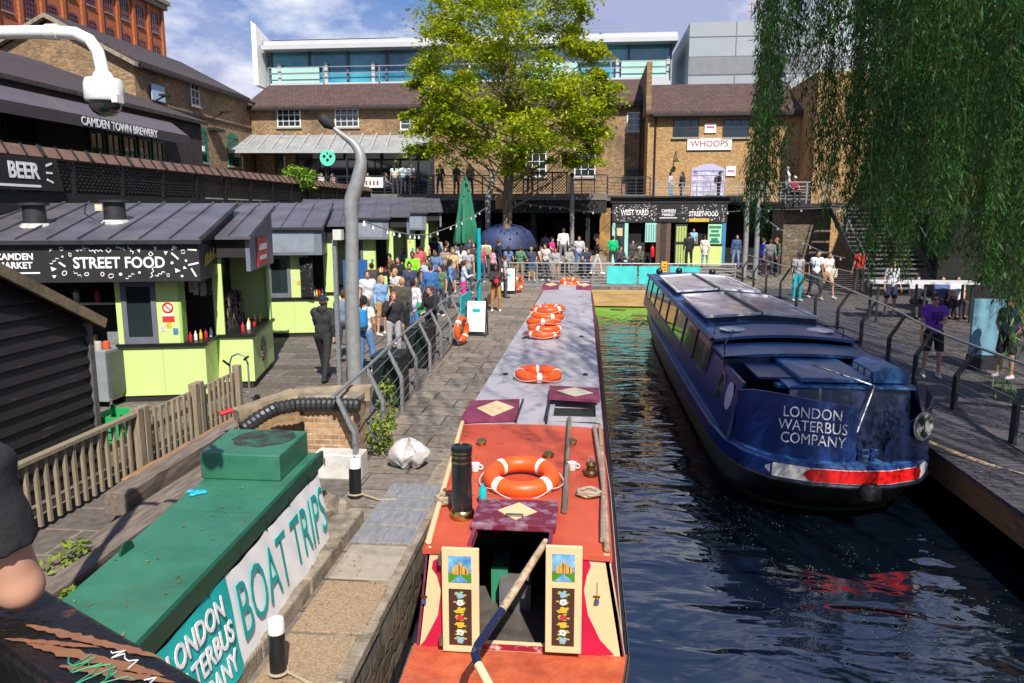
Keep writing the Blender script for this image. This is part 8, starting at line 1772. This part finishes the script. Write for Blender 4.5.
person(step(563, 38.6, .95), 175, 'man in white shirt standing on the steps with back turned', (.76, .75, .74), (.20, .20, .24), hair=('short', 'brown'), sleeve='long', H=1.80, build=1.1)
person(step(545, 43.0, .6), 180, 'man in lilac grey shirt walking into the dark arcade', (.28, .26, .36), (.10, .11, .15), hair=('short', 'dark'), H=1.80)
person(step(533, 41.8, .6), 170, 'woman in dark top walking behind the seated group', (.07, .06, .07), (.06, .06, .08), hair=('long', 'brown'), H=1.70)
person(step(569, 37.7, .58), 20, 'person in black and white checked shirt seated by the railing', (.30, .32, .32), (.20, .22, .22), hair=('short', 'dark'), pose='sit', sleeve='long', armL='lap', armR='lap', H=1.7)
person(step(579, 38.0, .60), 0, 'man in light grey sweater and jeans with a shoulder bag strap', (.48, .47, .48), (.07, .14, .30), hair=('short', 'dark'), sleeve='long', H=1.80, build=1.08, extra={'bag': ((.06, .05, .05), 'side')})
person(step(587, 37.3, .58), 5, 'man in dark navy top seated low behind the far railing', (.03, .04, .07), (.04, .06, .14), hair=('short', 'brown'), pose='sit', armL='lap', armR='lap', H=1.74)
person(step(597, 37.0, .58), 100, 'woman in black jacket and pale grey leggings striding right', (.02, .02, .022), (.50, .50, .52), (.75, .75, .75), ('short', 'ginger'), 'fair', 'long', 'tight', pose='walk', armR='phone', H=1.72)
person(step(613, 40.2, .6), 185, 'man in bright green sweatshirt turned towards the kiosk', (.0, .42, .16), (.04, .05, .06), hair=('short', 'dark'), sleeve='long', H=1.76, build=1.12)
person(step(620, 37.2, .58), 40, 'man in purple black jacket eating near the mural panel', (.05, .04, .065), (.04, .04, .05), hair=('short', 'brown'), sleeve='long', pose='sit', armL='phone', armR='phone', H=1.8)
person(step(640, 37.4, .58), -30, 'man in khaki jacket and pale cap eating at the far railing', (.09, .10, .065), (.06, .06, .06), hair=('cap', 'brown', (.5, .45, .38), 1), skin='fair', sleeve='long', pose='sit', armL='phone', armR='fwd', H=1.8)
person(step(632, 38.2, .58), 20, 'person in charcoal fleece standing inside the kiosk front', (.05, .05, .055), (.05, .05, .06), hair=('short', 'dark'), sleeve='long', H=1.62)
person(step(689, 42.4, .6), 185, 'man in black coat waiting at the lime kiosk counter', (.014, .014, .016), BLK, hair=('short', 'dark'), sleeve='long', H=1.84, build=1.1)
person(step(705, 42.0, .6), 170, 'woman in cream coat waiting at the kiosk counter', (.70, .62, .52), (.2, .3, .45), hair=('short', 'brown'), sleeve='long', H=1.72, extra={'coat': 1})
person(step(693, 44.3, .9), 0, 'kiosk cook in pale blue shirt behind the counter', (.25, .45, .62), (.1, .1, .12), hair=('short', 'dark'), skin='fair', H=1.78)
person(step(736, 41.5, .6), 0, 'man in blue jacket and jeans under the dark archway', (.05, .09, .20), (.16, .24, .42), hair=('short', 'brown'), sleeve='long', H=1.78)
person(step(763, 38.4, .55), 95, 'woman in cobalt blue dress beside the grey poles', (.02, .04, .62), None, (.4, .25, .15), ('bun', 'brown'), 'fair', 'short', 'dress', armR='fwd', H=1.74)
person(step(770, 37.6, .55), 175, 'man in grey marl sweatshirt seen from behind by the stair', (.16, .155, .16), (.04, .04, .05), hair=('short', 'brown'), sleeve='long', H=1.72, build=1.1)
person(step(778, 37.8, .55), -80, 'bearded man in olive green jacket by the stair base', (.06, .12, .06), (.05, .05, .06), hair=('short', 'ginger'), sleeve='long', H=1.80, build=1.05)
# --- right bank
p = gat(796, 301); person(p, 15, 'man in grey tee and turquoise trousers at the boardwalk rail', (.30, .29, .32), (.0, .33, .38), (.6, .6, .6), ('cap', 'brown', (.03, .03, .035), 1), 'tan', 'short', H=1.76, extra={'bag': ((.03, .03, .035), 'back')})
p = gat(814, 299); person(p, 10, 'man in white and blue tee and black trousers walking on the boardwalk', (.62, .70, .78), (.03, .03, .04), (.5, .5, .5), ('short', 'dark'), 'fair', 'short', pose='walk', H=1.78, armL='swingf', armR='swingb', extra={'bag': ((.02, .02, .025), 'back')})
p = gat(826, 298); person(p, 20, 'woman in white top and tan shorts carrying a cream tote', (.66, .64, .62), (.45, .30, .19), (.75, .75, .75), ('tail', 'brown'), 'tan', 'short', 'shorts', pose='walk', H=1.70, extra={'bag': ((.55, .50, .42), 'sideL')})
p = gat(930, 376); person(p, -12, 'man in purple printed tee and black shorts looking at phone', (.20, .045, .48), BLK, (.68, .68, .68), ('short', 'brown'), 'fair', 'short', 'shorts', armL='phone', armR='down', H=1.80, build=1.03, extra={'glasses': 1, 'print': (.02, .015, .04)})
p = gat(1010, 378); person(Vector((8.9, p.y, 0)), -60, 'person in navy vest and shorts at the right edge by the blue board', NVY, (.02, .02, .025), (.55, .55, .6), ('short', 'dark'), 'tan', 'none', 'shorts', armR='hip', armL='hip', H=1.76, build=1.08)
p = gat(889, 315); person(p, 5, 'person in white tee and navy shorts half hidden by willow fronds', (.55, .57, .62), NVY, (.5, .5, .5), ('short', 'brown'), 'fair', 'short', 'shorts', H=1.74)
p = gat(858, 292); person(p, 180, 'person in red top passing behind the willow fronds', (.5, .03, .03), (.04, .04, .05), hair=('short', 'dark'), H=1.72)
for i, (px, c, lab) in enumerate(((915, (.5, .5, .52), 'person in pale grey seated at the shaded table'), (940, (.08, .12, .3), 'person in blue seated at the shaded table'), (955, (.6, .6, .6), 'person in white seated at the shaded table'))):
    p = atY(px, 280, 24.9); person(Vector((p.x, 24.75, gz(9, 24.7))), 0, lab, c, (.05, .05, .06), hair=('short', 'dark'), pose='sit', armL='lap', armR='lap', H=1.72)
# --- first floor
for px, f, c, b_, hr, lab in ((670, 60, (.50, .50, .52), (.12, .25, .42), ('long', 'dark'), 'woman in light top and blue jeans on the balcony left of the arched door'), (682, -60, (.05, .045, .045), (.35, .33, .33), ('long', 'dark'), 'woman in dark jacket on the balcony facing her friend'), (718, 90, (.015, .015, .02), (.03, .03, .05), ('short', 'dark'), 'man in black with rucksack in front of the arched door')):
    p = atY(px, 200, 45.4); person(Vector((p.x, 45.4, 4.13)), f, lab, c, b_, hair=hr, sleeve='long', H=1.74, extra={'bag': ((.06, .05, .05), 'back')} if px == 718 else None)
p = atY(787, 200, 38.6); person(Vector((p.x, 38.6, 3.95)), -100, 'man in white tee and jeans standing on the stair landing', (.68, .66, .70), (.04, .10, .28), hair=('short', 'grey'), H=1.78)
p = atY(793, 200, 37.9); person(Vector((p.x, 37.9, 3.95)), 10, 'person in maroon top and white cap sitting on the stair landing', (.22, .02, .04), (.03, .03, .04), hair=('cap', 'dark', (.6, .6, .58), 1), pose='sit', armL='lap', armR='lap', H=1.72)
for i, (px, Y, f, c, ps, lab) in enumerate(((395, 43.2, 200, (.62, .60, .55), 'stand', 'left one of three friends in white at the terrace railing'), (403, 43.0, 170, (.45, .62, .64), 'stand', 'middle friend in pale aqua top at the terrace railing'), (411, 43.1, 20, (.55, .52, .50), 'stand', 'right one of three friends at the terrace railing with long hair'), (321, 44, 60, (.55, .55, .55), 'sit', 'diner in pale top seated on the terrace by the round sign'), (333, 44.4, -40, (.30, .22, .18), 'sit', 'diner in brown seated on the terrace behind the shrub'), (367, 44.2, 30, (.5, .45, .42), 'sit', 'diner in beige seated near the menu banner'), (440, 43.3, 0, (.08, .08, .09), 'stand', 'person in black on the terrace in the tree shade'), (456, 43.4, 40, (.06, .05, .06), 'stand', 'woman in dark clothes on the terrace left of the trunk'), (470, 43.2, -20, (.28, .16, .10), 'stand', 'person in brown on the terrace behind the parasol tip'), (530, 43.4, 10, (.4, .05, .06), 'stand', 'person in red on the terrace behind the lattice panels'), (385, 43.8, 90, (.3, .3, .32), 'sit', 'diner in grey seated left of the three friends'))):
    p = atY(px, 180, Y); person(Vector((p.x, Y, 4.55)), f, lab, c, (.05, .05, .07), hair=(('long', 'short')[i % 2], ('dark', 'brown')[i % 2]), pose=ps, sleeve='short' if i < 4 else 'long', armL='lap' if ps == 'sit' else 'down', armR='lap' if ps == 'sit' else 'bag', H=1.70)
# denser crowd between stalls and towpath
r_ = random.Random(77); TOPS = [((.62, .60, .58), 'white'), ((.03, .03, .035), 'black'), ((.10, .18, .36), 'blue'), ((.42, .08, .10), 'red'), ((.34, .33, .34), 'grey'), ((.55, .40, .22), 'mustard'), ((.10, .20, .12), 'green'), ((.55, .30, .38), 'pink'), ((.04, .05, .10), 'navy')]
MORE = [(372, 24.5, 'near the second serving bay'), (386, 31, 'below the third stall fascia'), (396, 22.3, 'close behind the olive shirted bald man'), (404, 33, 'queueing at the third stall'), (409, 23.6, 'between the puffer jacket woman and neon hoodie'), (418, 29, 'behind the neon hooded person'), (424, 33.5, 'by the last lime stall'), (436, 29.4, 'behind the blue sweater man'), (441, 23.8, 'just inside the teal banner panel'), (447, 34.5, 'by the last serving bay'), (452, 29.2, 'behind the denim jacket woman'), (461, 31, 'left of the closed parasol'), (468, 29, 'behind the pink trousered woman'), (470, 35.2, 'under the closed green parasol'), (481, 32.4, 'beside the turquoise pole'), (493, 36, 'at the second wavy lamp post'), (508, 36.3, 'in front of the tree trunk'), (520, 36.2, 'right of the tree trunk at the railing'), (377, 28.3, 'in front of the third stall counter'), (430, 36.5, 'in the gap past the stalls'), (546, 36.4, 'leaning on the far railing below the steps'), (556, 36.2, 'leaning on the far railing beside a friend'), (532, 36.3, 'by the far railing near the sign board')]
for i, (px, Y, where) in enumerate(MORE):
    c, cn = TOPS[(i * 4 + 1) % len(TOPS)]; lg = ('trousers', 'shorts', 'tight')[i % 3]; hr = ('short', 'long', 'short', 'tail', 'bun')[i % 5]
    person(hat(px, 250, Y), r_.choice((0, 20, -30, 90, 170, 190, 200)), 'person in ' + cn + ' top ' + where, c, ((.05, .06, .09), (.30, .22, .15), (.05, .10, .2), (.02, .02, .022))[i % 4], (.5, .5, .5), (hr, ('dark', 'brown', 'blond', 'dark')[i % 4]), ('fair', 'tan', 'fair', 'brown')[i % 4], ('short', 'long')[i % 2], lg, 'walk' if i % 4 == 3 else 'stand', ('down', 'bag', 'phone', 'swingf')[i % 4], ('down', 'hip', 'down', 'swingb')[i % 4], H=1.62 + .03 * (i % 7), build=.98 + .04 * (i % 4), extra={'bag': (c if i % 2 else (.05, .05, .06), ('back', 'side')[i % 2])} if i % 3 == 0 else None)
# --- the onlooker at the parapet beside us: right arm resting on the beam
E_ = on(19, 586, 2.668); S_ = atY(-27, 474, E_.y - .05); fa = 188; Hn = (S_.z - 1.75) / 1.415 * 1.75; sc_ = Hn / 1.75; Rz = Matrix.Rotation(R(-fa), 3, 'Z'); de = Rz @ (E_ - S_) / sc_
sl = Vector((-.175 * 1.1, .005 - .1 * .465, 1.415)); pl0 = S_ - (Matrix.Rotation(R(fa), 3, 'Z') @ sl) * sc_; pl0.z = 1.75
person(pl0, fa, 'person in black tee leaning on the bridge parapet at lower left', (.018, .018, .022), (.03, .03, .04), hair=('short', 'dark'), skin='fair', sleeve='short', H=Hn, res=.012, build=1.1, lean=.1, armL='fwd', armR=((-de.x, de.y, de.z), (-.24, -.10, .01)), ak=1.5)
